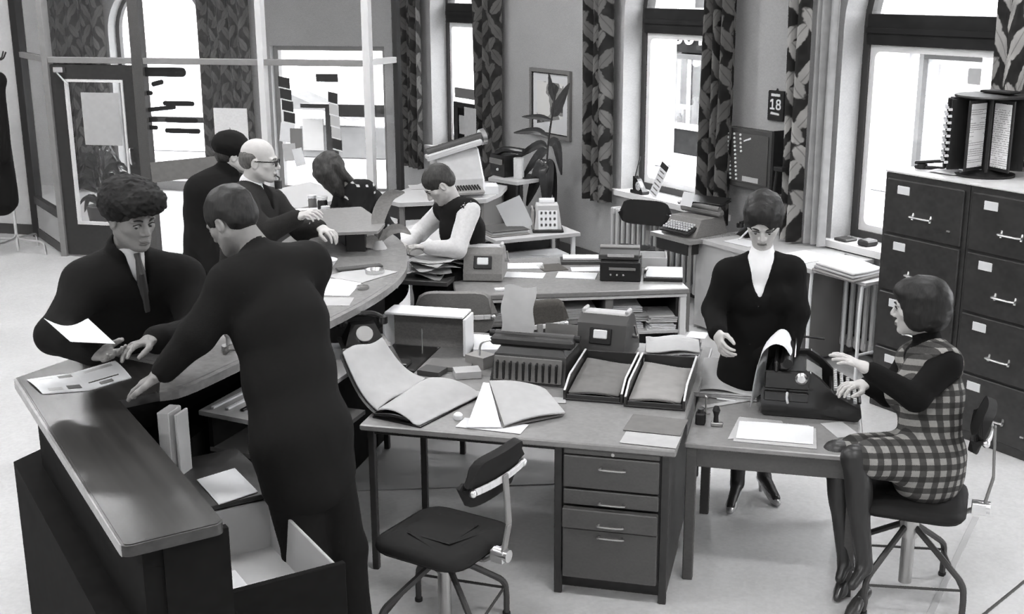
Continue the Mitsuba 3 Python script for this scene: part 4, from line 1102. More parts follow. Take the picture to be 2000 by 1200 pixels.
Pn.hair('m_fur', [(hd.e((0, -.012, .088), (.122, .132, .060)), .01), (hd.e((0, .075, .095), (.098, .060, .052)), .02), (hd.e((0, -.02, .105), (.104, .114, .060)), .015), (hd.k((-.050, .085, .078), (.050, .085, .078), .040, .040), .012), (hd.e((0, -.07, .04), (.100, .07, .07)), .03), (hd.e((.07, -.02, .05), (.05, .07, .06)), .03), (hd.e((-.07, -.02, .05), (.05, .07, .06)), .03)],
        [(hd.e((0, .11, -.04), (.085, .10, .085)), .01)], name='fur_hat', rough=.009, sc=(75, 75, 75), ext=.23, label='thick dark fur hat')
pr_, sb_ = short_hair(hd, .006); Pn.hair('m_hair', pr_, sb_)
Pn.t.part('watch', cat(rot(lathe([(.030, -.009), (.034, -.009), (.034, .009), (.030, .009), (.030, -.009)], n=20), 0, 0, 0)).apply_transform(trimesh.geometry.align_vectors([0, 0, 1], unit(J['WL'] - J['EL']))).apply_translation(J['WL'] + (J['EL'] - J['WL']) * .03), 'm_chrome')
cuff = J['WL'] + (J['EL'] - J['WL']) * .06
a, b, c, d = at(86, 622, 4.55), at(172, 622, 4.62), at(226, 672, 4.50), at(138, 668, 4.44)
def pf(u, v):
    p = (a * (1 - u) + b * u) * (1 - v) + (d * (1 - u) + c * u) * v
    return p + np.array([0, 0, -.030 * math.sin(math.pi * u) * (1 - v)])
t = Thing('sheet', 'white sheet of paper held by the man in the fur hat', 'paper'); t.one(grid(pf, 14, 8, .0012), 'm_paper', True)

# ---------------------------------------------------------------- 2: clerk leaning on the counter, seen from behind
Pn = Person('clerk in black suit with his back to the viewer, one straight arm on the counter', dict(
    H=at(452, 430, 4.62), N=at(515, 505, 4.62), C=at(548, 630, 4.56), P=at(588, 850, 4.48), SL=at(452, 560, 4.46), SR=at(600, 520, 4.80),
    EL=at(385, 655, 4.42), WL=at(318, 728, 4.45), ER=at(592, 650, 4.90), WR=at(500, 690, 4.98),
    KL=(-1.77, 3.86, .52), KR=(-1.65, 3.97, .52), AL=(-1.76, 3.87, .09), AR=(-1.63, 3.98, .09), TL=(-1.88, 4.02, .03), TR=(-1.75, 4.13, .03)),
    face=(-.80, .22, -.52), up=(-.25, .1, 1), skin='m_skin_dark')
J = Pn.J
hl = hand(J['WL'], at(272, 742, 4.47) - J['WL'] + np.array([0, 0, -.02]), (0, 0, -1), -1, curl=(.25, .25, .3, .35), thumb=.2, s=1.08)
hr = hand(J['WR'], at(462, 676, 5.0) - J['WR'], (0, 0, -1), 1, curl=(.4, .45, .5, .5), thumb=.5)
Pn.body(hands=(hl, hr))
Pn.face(False)
pr_, sb_ = short_hair(Pn.hd, .010); Pn.hair('m_hair', pr_, sb_, rough=.005, label='dark wavy hair')
def f2(F):
    Pn.torso(F, .036, .04, hem=J['P'] + (J['KL'] + J['KR'] - 2 * J['P']) * .17, hemr=-.012); Pn.arms(F, .026, .03, .95, g2=.020)
    F.add(cone(J['N'], J['N'] * .5 + Pn.hd.p(0, -.03, -.11) * .5, .074, .064), .02)
    F.sub(cone(Pn.hd.p(0, 0, -.07), J['N'] + [0, 0, .02], .056, .050), .01)
Pn.garment('jacket', 'm_wool', f2, ['P', 'C', 'N', 'SL', 'SR', 'EL', 'ER', 'WL', 'WR'], seed=9, rough=.007, sc=(8, 8, 5))
Pn.garment('trousers', 'm_wool', lambda F: (Pn.legs(F, .026, .03, .97, g2=.042), F.add(cone(J['HL'], J['HR'], .115, .115), .04)), ['P', 'KL', 'KR', 'AL', 'AR'], seed=2, rough=.005)
for s in 'LR':
    Pn.t.part('shoe', trimesh.convex.convex_hull(np.vstack([tr(trimesh.creation.icosphere(1, .045), J['A' + s] - [0, 0, .03]).vertices, tr(trimesh.creation.icosphere(1, .034), J['T' + s] + [0, 0, .008]).vertices]).clip([-9, -9, .003], [9, 9, 9])), 'm_shoe')
t_c = J['N'] + unit(np.array([.5, -.5, 0])) * 0
# ---------------------------------------------------------------- 3: old man with glasses
Pn = Person('elderly balding man with dark glasses in a suit standing at the counter in profile', dict(
    H=at(507, 313, 6.95), N=at(487, 372, 7.0), C=at(487, 430, 7.0), P=at(478, 545, 7.1), SR=at(468, 402, 6.80), SL=at(530, 398, 7.2),
    ER=at(520, 455, 6.72), WR=at(582, 425, 6.68), EL=at(590, 450, 7.15), WL=at(625, 445, 6.95),
    KL=(-3.42, 6.75, .5), KR=(-3.45, 6.55, .5), AL=(-3.5, 6.78, .08), AR=(-3.5, 6.52, .08), TL=(-3.32, 6.80, .03), TR=(-3.32, 6.54, .03)),
    face=(.95, .22, -.12))
J = Pn.J
Pn.body(hands=(hand(J['WR'], at(612, 412, 6.62) - J['WR'], (0, .3, -1), -1, curl=(.5, .6, .6, .7), thumb=.6), hand(J['WL'], at(650, 455, 6.9) - J['WL'], (0, 0, -1), 1)), h=.013)
Pn.face(True, 'm_hair_grey')
hd = Pn.hd
Pn.hair('m_hair_grey', [(hd.e((0, -.050, .000), (.080, .068, .066)), .02), (hd.e((0, -.03, .02), (.083, .07, .055)), .02)], [(hd.e((0, .02, .105), (.09, .13, .065)), .01), (hd.e((0, .10, -.02), (.12, .105, .12)), .01), (hd.e((0, -.01, -.10), (.12, .09, .06)), .01)])
gl = []
for s in (-1, 1):
    ring = [hd.p(s * .033 + .022 * math.cos(a), .104, -.002 + .017 * math.sin(a)) for a in np.linspace(0, 2 * np.pi, 17)]
    gl.append(tube(ring, .0030, 6)); gl.append(tube([hd.p(s * .055, .102, .006), hd.p(s * .078, .05, .006), hd.p(s * .082, -.01, .002)], .0034, 6))
gl.append(tube([hd.p(-.012, .106, .004), hd.p(.012, .106, .004)], .003, 6))
Pn.t.part('glasses', cat(gl), 'm_black')
Pn.t.part('pipe', cat(tube([hd.p(0.01, .10, -.072), hd.p(.02, .125, -.085), hd.p(.03, .125, -.105)], .005, 6), tr(cyl(.021, .045, n=14), hd.p(.03, .125, -.145))), 'm_dark')
def f3(F):
    Pn.torso(F, .034, .035, hem=(J['KL'] + J['KR']) / 2 * .5 + J['P'] * .5); Pn.arms(F, .022, .03, .92)
    F.sub(cone(hd.p(0, 0, -.07), J['N'] + [0, 0, .02], .062, .056), .01)
    fr = unit(np.array([.95, .22, 0])); F.sub(cone(J['N'] + fr * .10 + [0, 0, .03], J['C'] + fr * .13, .04, .008), .01)
Pn.garment('jacket', 'm_wool_grey', f3, ['P', 'C', 'N', 'SL', 'SR', 'EL', 'ER', 'WL', 'WR', 'KL'], h=.011)
fr = unit(np.array([.95, .22, 0]))
Pn.garment('shirt', 'm_shirt', lambda F: (F.add(cone(J['N'] + fr * .01 + [0, 0, .045], J['C'] + fr * .07, .064, .055), .02), F.add(cone(J['WR'] * .93 + J['ER'] * .07, J['WR'], .036, .034), .01)), ['N', 'C', 'WR', 'ER'], h=.009, rough=0)
Pn.garment('trousers', 'm_wool', lambda F: (Pn.legs(F, .026, .03, .97, g2=.042), F.add(cone(J['HL'], J['HR'], .115, .115), .04)), ['P', 'KL', 'KR', 'AL', 'AR'], h=.013)

# ---------------------------------------------------------------- 4: person in a beret
Pn = Person('person in dark beret and dark coat standing behind the old man', dict(
    H=at(456, 300, 7.6), N=at(432, 352, 7.65), C=at(422, 410, 7.65), P=at(415, 530, 7.7), SR=at(396, 375, 7.5), SL=at(466, 372, 7.85),
    ER=at(396, 455, 7.5), WR=at(436, 560, 7.40), EL=at(490, 450, 7.85), WL=at(510, 480, 7.7),
    KL=(-3.75, 7.05, .5), KR=(-3.80, 6.85, .5), AL=(-3.8, 7.1, .08), AR=(-3.84, 6.85, .08), TL=(-3.64, 7.14, .03), TR=(-3.66, 6.88, .03)),
    face=(.80, .58, -.12))
J = Pn.J
Pn.body(hands=(hand(J['WR'], (.3, .1, -.4), (0, 0, -1), -1), hand(J['WL'], (.3, -.1, -.2), (0, 0, -1), 1)), h=.014)
Pn.face(False); hd = Pn.hd
pr_, sb_ = short_hair(hd, .008); Pn.hair('m_hair_mid', pr_, sb_)
Pn.hair('m_wool', [(hd.e((0, -.022, .055), (.112, .116, .092)), .01), (hd.k((0, -.03, .14), (0, -.03, .158), .004, .003), .004)], [], name='beret', rough=.003, ext=.22)
def f4(F):
    Pn.torso(F, .055, .04, hem=(J['KL'] + J['KR']) / 2, hemr=.06); Pn.arms(F, .032, .03, .95)
    F.add(cone(J['N'], hd.p(0, -.03, -.10), .085, .075), .02)
Pn.garment('overcoat', 'm_wool', f4, ['P', 'C', 'N', 'SL', 'SR', 'EL', 'ER', 'WL', 'WR', 'KL'], h=.013)
Pn.garment('trousers', 'm_wool', lambda F: Pn.legs(F, .022, .03, .97, g2=.040), ['KL', 'KR', 'AL', 'AR', 'P'], h=.014)

# ---------------------------------------------------------------- 5: woman bending over the counter
Pn = Person('woman with long hair in a dark dress with small pale squares bending over papers', dict(
    H=at(646, 335, 8.45), N=at(692, 368, 8.5), C=at(712, 400, 8.5), P=at(742, 462, 8.62), SR=at(672, 388, 8.65), SL=at(712, 372, 8.32),
    EL=at(700, 440, 8.28), WL=at(655, 430, 8.2), ER=at(650, 430, 8.65), WR=at(625, 425, 8.45),
    KL=(-2.98, 8.22, .46), KR=(-3.12, 8.30, .46), AL=(-2.95, 8.35, .08), AR=(-3.1, 8.42, .08), TL=(-3.05, 8.24, .03), TR=(-3.2, 8.30, .03)),
    face=(-.50, -.32, -.82), up=(-.6, -.3, .9), fem=True)
J = Pn.J; hd = Pn.hd
Pn.body(hands=(hand(J['WL'], at(628, 424, 8.15) - J['WL'], (0, 0, -1), 1), hand(J['WR'], at(605, 420, 8.4) - J['WR'], (0, 0, -1), -1)), h=.013)
Pn.face(False)
pr_, sb_ = short_hair(hd, .014, sides=False)
pr_.append((hd.e((0, .030, -.035), (.090, .082, .105)), .03))
for s in (-1, 1):
    pr_.append((hd.k((s * .078, .02, .03), (s * .070, .085, -.14), .040, .030), .03)); pr_.append((hd.k((s * .05, .07, .06), (s * .055, .11, -.10), .030, .024), .03)); pr_.append((hd.k((s * .07, -.05, .0), (s * .075, -.02, -.15), .036, .026), .03))
Pn.hair('m_hair_mid', pr_, [(hd.e((0, .15, -.05), (.05, .06, .09)), .01)], rough=.006, sc=(22, 22, 22), ext=.22, label='long loose hair falling forward')
def f5(F):
    Pn.torso(F, .022, .035, hem=(J['KL'] + J['KR']) / 2, hemr=.05); Pn.arms(F, .020, .02, .96)
    F.sub(cone(hd.p(0, 0, -.07), J['N'], .054, .050), .01)
def dots(p, n, uv):
    a, b = (p.x * .8 + p.y * .6) / .055, p.z / .05
    r = cell_rand(a, b, 2)
    fx, fz = a - dr.floor(a), b - dr.floor(b)
    on = (r > .62) & (fx > .3) & (fx < .62) & (fz > .3) & (fz < .62)
    w = dr.select(on, 0.42, 0.012)
    return mi.Color3f(w, w, w)
mat('m_dots', proc(dots), .85, .15)
Pn.garment('dress', 'm_dots', f5, ['P', 'C', 'N', 'SL', 'SR', 'EL', 'ER', 'WL', 'WR', 'KL'], h=.011)

# ---------------------------------------------------------------- 6: clerk in a dark vest with pale sleeves
Pn = Person('seated clerk in dark vest with pale shirt sleeves, head bowed over papers', dict(
    H=at(858, 360, 7.95), N=at(888, 402, 8.0), C=at(902, 448, 8.02), P=at(915, 530, 8.1), SL=at(916, 412, 7.85), SR=at(868, 410, 8.22),
    EL=at(893, 487, 7.76), WL=at(835, 484, 7.80), ER=at(820, 455, 8.3), WR=at(792, 480, 8.02),
    KL=at(860, 560, 7.82), KR=at(830, 560, 8.05), AL=(-2.25, 7.55, .08), AR=(-2.5, 7.62, .08), TL=(-2.38, 7.46, .03), TR=(-2.62, 7.55, .03)),
    face=(-.66, -.30, -.62), up=(-.3, -.1, 1))
J = Pn.J; hd = Pn.hd
Pn.body(hands=(hand(J['WL'], at(800, 480, 7.78) - J['WL'], (0, 0, -1), 1), hand(J['WR'], at(772, 478, 7.95) - J['WR'], (0, 0, -1), -1)), h=.013)
Pn.face(True)
pr_, sb_ = short_hair(hd, .008); Pn.hair('m_hair_mid', pr_, sb_, label='short cropped hair')
Pn.garment('shirt', 'm_sleeve', lambda F: (Pn.torso(F, .010), Pn.arms(F, .020, .02, .95), F.sub(cone(hd.p(0, 0, -.07), J['N'], .056, .052), .01)), ['P', 'C', 'N', 'SL', 'SR', 'EL', 'ER', 'WL', 'WR'], h=.0105)
def f6(F):
    Pn.torso(F, .026, .03)
    for s in 'LR': F.sub(cone(J['S' + s] + (J['S' + s] - J['N']) * .1, J['E' + s], .064, .05), .012)
    F.sub(cone(hd.p(0, 0, -.07), J['N'] + [0, 0, .01], .066, .060), .01)
Pn.garment('vest', 'm_wool', f6, ['P', 'C', 'N', 'SL', 'SR'], h=.0105)
Pn.garment('trousers', 'm_wool', lambda F: (Pn.legs(F, .024, .03, .97, g2=.040), F.add(cone(J['HL'], J['HR'], .115, .115), .04)), ['P', 'KL', 'KR', 'AL', 'AR'], h=.014)

# ---------------------------------------------------------------- 7: standing woman in a black cardigan
Pn = Person('short-haired woman in black cardigan and white top standing and looking down', dict(
    H=at(1491, 428, 5.82), N=at(1488, 500, 5.92), C=at(1484, 575, 5.94), P=at(1474, 715, 5.98), SR=at(1424, 535, 5.84), SL=at(1544, 530, 5.90),
    ER=at(1394, 605, 5.88), WR=at(1402, 652, 5.68), EL=at(1558, 610, 5.88), WL=at(1540, 690, 5.86),
    KR=(-.28, 5.96, .48), KL=(-.16, 6.02, .48), AR=(-.28, 5.93, .10), AL=(-.15, 6.06, .10), TR=(-.30, 5.77, .03), TL=(-.08, 5.92, .03)),
    face=(.02, -.82, -.57), up=(0, -.2, 1), fem=True)
J = Pn.J; hd = Pn.hd
Pn.body(skin_legs=False, hands=(hand(J['WR'], at(1412, 690, 5.60) - J['WR'], (.7, .2, -.1), -1, curl=(.5, .55, .6, .65), thumb=.6), hand(J['WL'], at(1530, 730, 5.86) - J['WL'], (-1, .0, 0), 1)), h=.010)
Pn.face(True, 'm_hair', iris=(0, -.25))
pr_, sb_ = short_hair(hd, .016, sides=False)
pr_.append((hd.e((0, .045, .085), (.070, .050, .038)), .03))
for s in (-1, 1): pr_.append((hd.e((s * .078, .0, .005), (.014, .040, .05)), .02))
sb_[0] = (hd.e((.012, .128, -.040), (.072, .072, .112)), .006)
Pn.hair('m_hair', pr_, sb_[:2], rough=.006, label='short dark hair')
def f7(F):
    Pn.torso(F, .020, .032, hem=J['P'] + [0, 0, -.05], hemr=.004); Pn.arms(F, .018, .025, .93, g2=.022)
    F.sub(cone(hd.p(0, 0, -.08), J['N'] + [0, 0, .0], .060, .056), .01)
    F.sub(cone(J['N'] + [0, -.10, .02], J['C'] + [0, -.155, -.02], .062, .006, np.array([0, 1.0, 0]), 2.2), .008)
Pn.garment('cardigan', 'm_cardigan', f7, ['P', 'C', 'N', 'SL', 'SR', 'EL', 'ER', 'WL', 'WR'], h=.0085, rough=.005, seed=12)
Pn.garment('blouse', 'm_shirt', lambda F: (Pn.torso(F, .010, .03), F.add(cone(J['N'] + [0, -.01, .0], J['N'] * .5 + hd.p(0, -.02, -.08) * .5, .060, .050), .015)), ['P', 'C', 'N', 'SL', 'SR'], h=.008, rough=.001)
Pn.garment('skirt', 'm_wool', lambda F: (F.add(cone(J['P'] + [0, 0, .05], J['P'] * .1 + (J['KL'] + J['KR']) * .45 + [0, 0, .04], .128, .155, np.array([1.0, 0, 0]), 1.28), .02)), ['P', 'KL', 'KR'], h=.010)
def stocking(P_, m='m_stocking'):
    J_ = P_.J
    def fs(F):
        P_.legs(F, .004, .02, 1.0)
        for s in 'LR': F.add(cone(J_['A' + s], J_['T' + s] + [0, 0, .01], .030, .022), .02)
    P_.garment('stockings', m, fs, ['KL', 'KR', 'AL', 'AR', 'TL', 'TR', 'P'], h=.0085, rough=0)
stocking(Pn)
def pump(P_, s, m, heel=.055):
    A, Tt = P_.J['A' + s], P_.J['T' + s]
    d = unit((Tt - A) * [1, 1, 0]); hl = np.array([A[0], A[1], 0]) - d * .035; toe = np.array([Tt[0], Tt[1], 0]) + d * .02
    zf = min(A[2], Tt[2]) * 0
    sole = trimesh.convex.convex_hull(np.vstack([tr(trimesh.creation.icosphere(1, .026), q).vertices for q in (hl + [0, 0, heel + .02], hl + d * .05 + [0, 0, heel + .005])]))
    fore = trimesh.convex.convex_hull(np.vstack([tr(trimesh.creation.icosphere(1, r), q).vertices for q, r in ((hl + d * .07 + [0, 0, heel + .0], .028), (toe - d * .05 + [0, 0, .034], .032), (toe + [0, 0, .022], .018))]))
    hh = lathe([(0, 0), (.010, 0), (.016, heel), (0, heel)], tuple(hl + d * .005), 10)
    P_.t.part('shoe', cat(sole, fore, hh), m, 40, label='pump with heel')
pump(Pn, 'R', 'm_shoe_silver'); pump(Pn, 'L', 'm_shoe_silver')

# ---------------------------------------------------------------- 8: typist
Pn = Person('dark-haired typist in plaid pinafore over black roll-neck seated at the typewriter', dict(
    H=at(1796, 600, 5.18), N=at(1812, 672, 5.22), C=at(1815, 768, 5.20), P=at(1815, 890, 5.18), SL=at(1846, 712, 5.05), SR=at(1782, 705, 5.38),
    EL=at(1788, 778, 4.98), WL=at(1696, 722, 4.98), ER=at(1735, 770, 5.38), WR=at(1690, 752, 5.34),
    HL=at(1820, 900, 5.10), HR=at(1806, 890, 5.26), KL=at(1668, 895, 5.08), KR=at(1632, 885, 5.24), AL=at(1688, 1108, 5.14), AR=at(1652, 1100, 5.30), TL=at(1664, 1148, 5.08), TR=at(1640, 1135, 5.26)),
    face=(-.955, .26, -.10), fem=True, plat=(.26, .955, 0))
J = Pn.J; hd = Pn.hd
Pn.body(skin_legs=False, hands=(hand(J['WL'], at(1620, 684, 4.98) - J['WL'], (-.2, .1, -1), 1, curl=(.18, .2, .25, .3), thumb=.4, s=1.0), hand(J['WR'], at(1655, 752, 5.30) - J['WR'], (0, 0, -1), -1, curl=(.5, .5, .5, .5))), h=.010)
Pn.face(True, 'm_hair')
pr_ = [(hd.e((0, -.022, .036), (.096, .116, .104)), .01), (hd.e((0, -.050, -.035), (.088, .078, .075)), .03), (hd.e((0, .055, .075), (.066, .050, .042)), .03)]
for s in (-1, 1): pr_.append((hd.e((s * .072, .002, -.030), (.026, .050, .060)), .03))
Pn.hair('m_hair', pr_, [(hd.e((0, .125, -.050), (.085, .072, .105)), .012), (hd.e((0, .06, -.12), (.13, .09, .05)), .01)], rough=.005, ext=.22, label='dark bobbed hair')
def f8(F):
    Pn.torso(F, .012, .03); Pn.arms(F, .018, .02, .93, g2=.014)
    F.add(cone(J['N'], J['N'] * .45 + hd.p(0, -.02, -.09) * .55, .064, .058), .015)
Pn.garment('rollneck', 'm_cardigan', f8, ['P', 'C', 'N', 'SL', 'SR', 'EL', 'ER', 'WL', 'WR'], h=.009, rough=.003)
lap = (J['KL'] + J['KR']) / 2
def f8b(F):
    Pn.torso(F, .026, .03)
    for s in 'LR':
        F.sub(cone(J['S' + s] + (J['S' + s] - J['N']) * .15, J['E' + s] * .6 + J['S' + s] * .4, .068, .060), .012)
    F.sub(cone(hd.p(0, 0, -.07), J['N'] + [0, 0, -.015], .074, .078), .01)
    fr = unit(np.array([-.955, .26, 0])); F.sub(cone(J['N'] + fr * .09, J['C'] * .6 + J['N'] * .4 + fr * .14, .055, .02), .01)
    F.add(cone(J['P'] + [0, 0, .0], J['P'] + [0, 0, -.075], .150, .150, Pn.plat, 1.35), .03)
    [F.add(cone(J['H' + s], J['H' + s] * .25 + J['K' + s] * .75, .112, .088), .04) for s in 'LR']
Pn.garment('pinafore', 'm_plaid', f8b, ['P', 'C', 'N', 'SL', 'SR', 'KL', 'KR'], h=.0085, rough=.004, seed=21, label='plaid pinafore dress')
stocking(Pn)
pump(Pn, 'L', 'm_shoe'); pump(Pn, 'R', 'm_shoe')
# ================================================================ things on the counter
def page(pts, z0, bow=.012, th=.004, nu=12, nv=6):
    a, b, c, d = (np.array([*q, z0], float) for q in pts)
    def fn(u, v):
        p = (a * (1 - u) + b * u) * (1 - v) + (d * (1 - u) + c * u) * v
        return p + np.array([0, 0, th / 2 + bow * math.sin(math.pi * u) ** .8])
    return grid(fn, nu, nv, th)
def inset(pts, u0, u1, v0, v1):
    a, b, c, d = (np.array(q, float) for q in pts)
    f = lambda u, v: tuple((a * (1 - u) + b * u) * (1 - v) + (d * (1 - u) + c * u) * v)
    return [f(u0, v0), f(u1, v0), f(u1, v1), f(u0, v1)]
mg = Thing('magazine', 'open white magazine with pictures lying at the counter corner', 'magazine')
L_ = [(-3.03, 4.05), (-2.86, 3.91), (-2.71, 3.99), (-2.90, 4.17)]
R_ = [(-2.90, 4.17), (-2.71, 3.99), (-2.63, 4.17), (-2.82, 4.36)]
mg.part('page', page(L_, CZ + .002, .006), 'm_paper', True); mg.part('page', page(R_, CZ + .002, .006), 'm_paper', True)
for q, u0, u1, v0, v1, m_ in ((L_, .12, .55, .62, .92, 'm_grey'), (L_, .15, .9, .18, .5, 'm_grey_light'), (L_, .62, .9, .6, .9, 'm_grey_dark'), (R_, .12, .3, .2, .85, 'm_grey_light'), (R_, .68, .78, .1, .8, 'm_grey_dark'), (R_, .82, .95, .3, .6, 'm_grey')):
    mg.part('picture', page(inset(q, u0, u1, v0, v1), CZ + .0085, .0015, .001), m_, True)
t = Thing('ink_stamp', 'small pale hand stamp on the counter seen under the clerk\'s arm', 'stamp'); t.one(cat(cyl(.035, .022, (-2.42, 4.62, CZ + .003), 16), cyl(.014, .05, (-2.42, 4.62, CZ + .02), 12), tr(trimesh.creation.icosphere(2, .02), (-2.42, 4.62, CZ + .075))), 'm_grey_light')
def flat(name, label, catg, cx, cy, w_, d_, rz, z, m='m_paper', th=.002, group=None):
    t = Thing(name, label, catg, group); t.one(rot(box(w_, d_, th, (0, 0, 0), .0005), rz=rz, at=(cx, cy, z)), m, False); return t
flat('document', 'white sheet on the rounded counter right of the leaning clerk', 'paper', -2.42, 5.78, .28, .36, 8, CZ + .002)
flat('document', 'grey form on the rounded counter just beside the clerk\'s jacket', 'paper', -2.30, 5.50, .20, .16, 12, CZ + .002, 'm_paper_grey')
flat('document', 'pale grey sheet at the front of the rounded counter top', 'paper', -2.36, 6.08, .26, .30, -20, CZ + .004, 'm_paper_grey')
t = Thing('notebook', 'dark notebook lying across papers on the rounded counter', 'notebook'); t.one(rot(box(.26, .06, .012, (0, 0, 0), .003), rz=38, at=(-2.42, 6.20, CZ + .007)), 'm_grey_dark')
t = Thing('ashtray', 'small glass ashtray on the rounded counter', 'ashtray'); t.one(lathe([(0, 0), (.05, 0), (.055, .025), (.048, .025), (.042, .008), (0, .008)], (-2.30, 6.12, CZ + .003), 24), 'm_chrome')
t = Thing('coin_tray', 'little metal coin tray on the rounded counter edge', 'tray'); t.one(lathe([(0, 0), (.03, 0), (.034, .018), (.028, .018), (.026, .005), (0, .005)], (-2.24, 5.78, CZ + .003), 20), 'm_steel')
t = Thing('bowl', 'white bowl on the counter against the clerk\'s back', 'bowl'); t.one(lathe([(0, 0), (.04, 0), (.075, .05), (.070, .05), (.038, .006), (0, .006)], (-2.62, 6.18, CZ + .003), 24), 'm_white')
# glass screen standing on the rounded end
gsn = Thing('plant', 'curving broad-leaved potted plant standing at the rounded counter end', 'plant')
px_, py_ = -2.50, 6.74
gsn.part('pot', lathe([(0, 0), (.05, 0), (.03, .035), (.02, .05), (0, .05)], (px_, py_, CZ + .003), 20), 'm_grey_light')
def leafmesh(path, wid, up=(0, 0, 1), curl=.25, n=12, fold=.2):
    P = curve(path, n); m_ = len(P)
    tt_ = np.gradient(P, axis=0); tt_ /= np.linalg.norm(tt_, axis=1, keepdims=True)
    sd = np.cross(tt_, np.array(up, float)); sd /= np.linalg.norm(sd, axis=1, keepdims=True) + 1e-9
    nn = np.cross(sd, tt_)
    def fn(u, v):
        i = min(m_ - 1, int(round(u * (m_ - 1))))
        ww = wid * max(.03, math.sin(math.pi * min(1, (u * .93 + .05))) ** .75)
        s = (v - .5) * 2
        return P[i] + sd[i] * ww * s + nn[i] * abs(s) * ww * fold
    return grid(fn, m_, 7, .0016)
for i, (pth, w_) in enumerate((([(0, 0, .04), (-.02, .06, .18), (.03, .12, .30), (.13, .12, .33)], .045), ([(0, 0, .04), (.06, .03, .11), (.13, .05, .12), (.19, .04, .09)], .03), ([(0, 0, .03), (-.04, -.04, .05), (-.08, -.09, .035)], .04))):
    gsn.part('leaf', leafmesh([np.array(q) + [px_, py_, CZ] for q in pth], w_, (.4, -.9, .1)), 'm_seat_grey', True)

# clutter of the customers' inner window: jars and papers
for i, (x, y, r_, h_, m_, lab, z_) in enumerate(((-3.30, 7.80, .035, .10, 'm_dark', 'dark jar with white lid beside the bending woman', .79), (-3.44, 7.95, .03, .08, 'm_grey', 'grey inkpot left of the dark jar', .79), (-3.22, 7.66, .03, .06, 'm_white', 'small white cup by the bending woman\'s hand', .79))):
    t = Thing(('jar', 'inkpot', 'cup')[i], lab, ('jar', 'inkpot', 'cup')[i])
    t.part('body', lathe([(0, 0), (r_, 0), (r_, h_ * .85), (r_ * .8, h_), (0, h_)], (x, y, z_ + .26), 16), m_)
    t.part('lid', cyl(r_ * 1.05, .02, (x, y, z_ + .26 + h_), 16), 'm_white')
tdk = Thing('counter_unit', 'low counter unit between the old man and the bending woman carrying jars and papers', 'counter')
tdk.part('top', prism([(-3.72, 7.72), (-3.28, 7.52), (-3.02, 7.72), (-3.30, 8.12), (-3.5, 8.1)], .03, (0, 0, 1.018)), 'm_grey', False)
tdk.part('body', prism([(-3.66, 7.74), (-3.30, 7.57), (-3.08, 7.73), (-3.32, 8.05), (-3.48, 8.02)], 1.016, (0, 0, 0)), 'm_dark', False)
flat('document', 'crumpled white papers in front of the bending woman', 'paper', -3.42, 7.80, .22, .16, 30, 1.05, th=.02)
flat('box', 'small dark card box in front of the bending woman', 'box', -3.18, 7.70, .10, .07, 15, 1.05, 'm_grey_dark', th=.06)

# inner desk: papers and a hand of grey forms
flat('document', 'white sheets spread on the inner desk by the vested clerk', 'paper', -2.78, 8.20, .30, .38, 35, .782, th=.006)
flat('document', 'second white sheet overlapping on the inner desk', 'paper', -2.92, 8.48, .26, .3, 20, .790)
flat('folder', 'grey folder on the inner desk under the clerk\'s forearms', 'folder', -2.58, 7.90, .30, .26, 50, .782, 'm_grey', .012)
t = Thing('paper_stack', 'crumpled pale papers stacked beside the grey calculating machine', 'paper')
t.one(cat([rot(grid(lambda u, v, k=k: np.array([(u - .5) * .26, (v - .5) * .30, .02 * math.sin(5 * u + k) * math.cos(4 * v + k)]), 8, 8, .002), rz=20 * k, at=(-2.38 + .02 * k, 7.30, .800 + .024 * k)) for k in range(5)]), 'm_paper_grey', True)
sd_ = Thing('small_stand', 'low stand beside the rounded counter carrying crumpled papers', 'stand')
sd_.part('top', box(.34, .38, .03, (-2.36, 7.30, .75)), 'm_grey_dark'); sd_.part('leg', box(.06, .06, .75, (-2.36, 7.30, 0)), 'm_dark')

# telephone on its stand at the counter edge
ph = Thing('telephone', 'black desk telephone with handset beside the rounded counter', 'telephone', M=xf(28, (-2.12, 5.45, .885)))
def taper(w0, d0, w1, d1, h, off=0.0):
    return trimesh.convex.convex_hull(np.array([(x * w0 / 2, y * d0 / 2, 0) for x in (-1, 1) for y in (-1, 1)] + [(x * w1 / 2, y * d1 / 2 + off, h) for x in (-1, 1) for y in (-1, 1)]))
ph.part('body', taper(.20, .18, .12, .07, .085, .03), 'm_black_gloss', 30)
ph.part('dial', rot(cyl(.042, .012, n=24), 48, at=(0, -.050, .045)), 'm_chrome')
ph.part('handset', cat(tube(curve([(-.10, .03, .105), (-.05, .03, .128), (.05, .03, .128), (.10, .03, .105)], 14), .014, 10), tr(cyl(.028, .035, n=16), -.10, .03, .075), tr(cyl(.028, .035, n=16), .10, .03, .075)), 'm_black_gloss')
ps = Thing('telephone_stand', 'metal swing stand carrying the telephone', 'stand')
ps.part('plate', rot(box(.24, .22, .012, (0, 0, 0)), rz=28, at=(-2.12, 5.45, .87)), 'm_steel')
ps.part('arm', cat(bar((-2.10, 5.46, .865), (-1.98, 5.54, .735), .03, .02), box(.09, .09, .02, (-1.98, 5.60, .722)), bar((-1.98, 5.58, .73), (-2.02, 5.52, .86), .03, .02)), 'm_chrome')
flat('document', 'frosted white card leaning between telephone and clerk', 'card', -2.26, 5.50, .12, .10, 20, .724, 'm_white', .11)

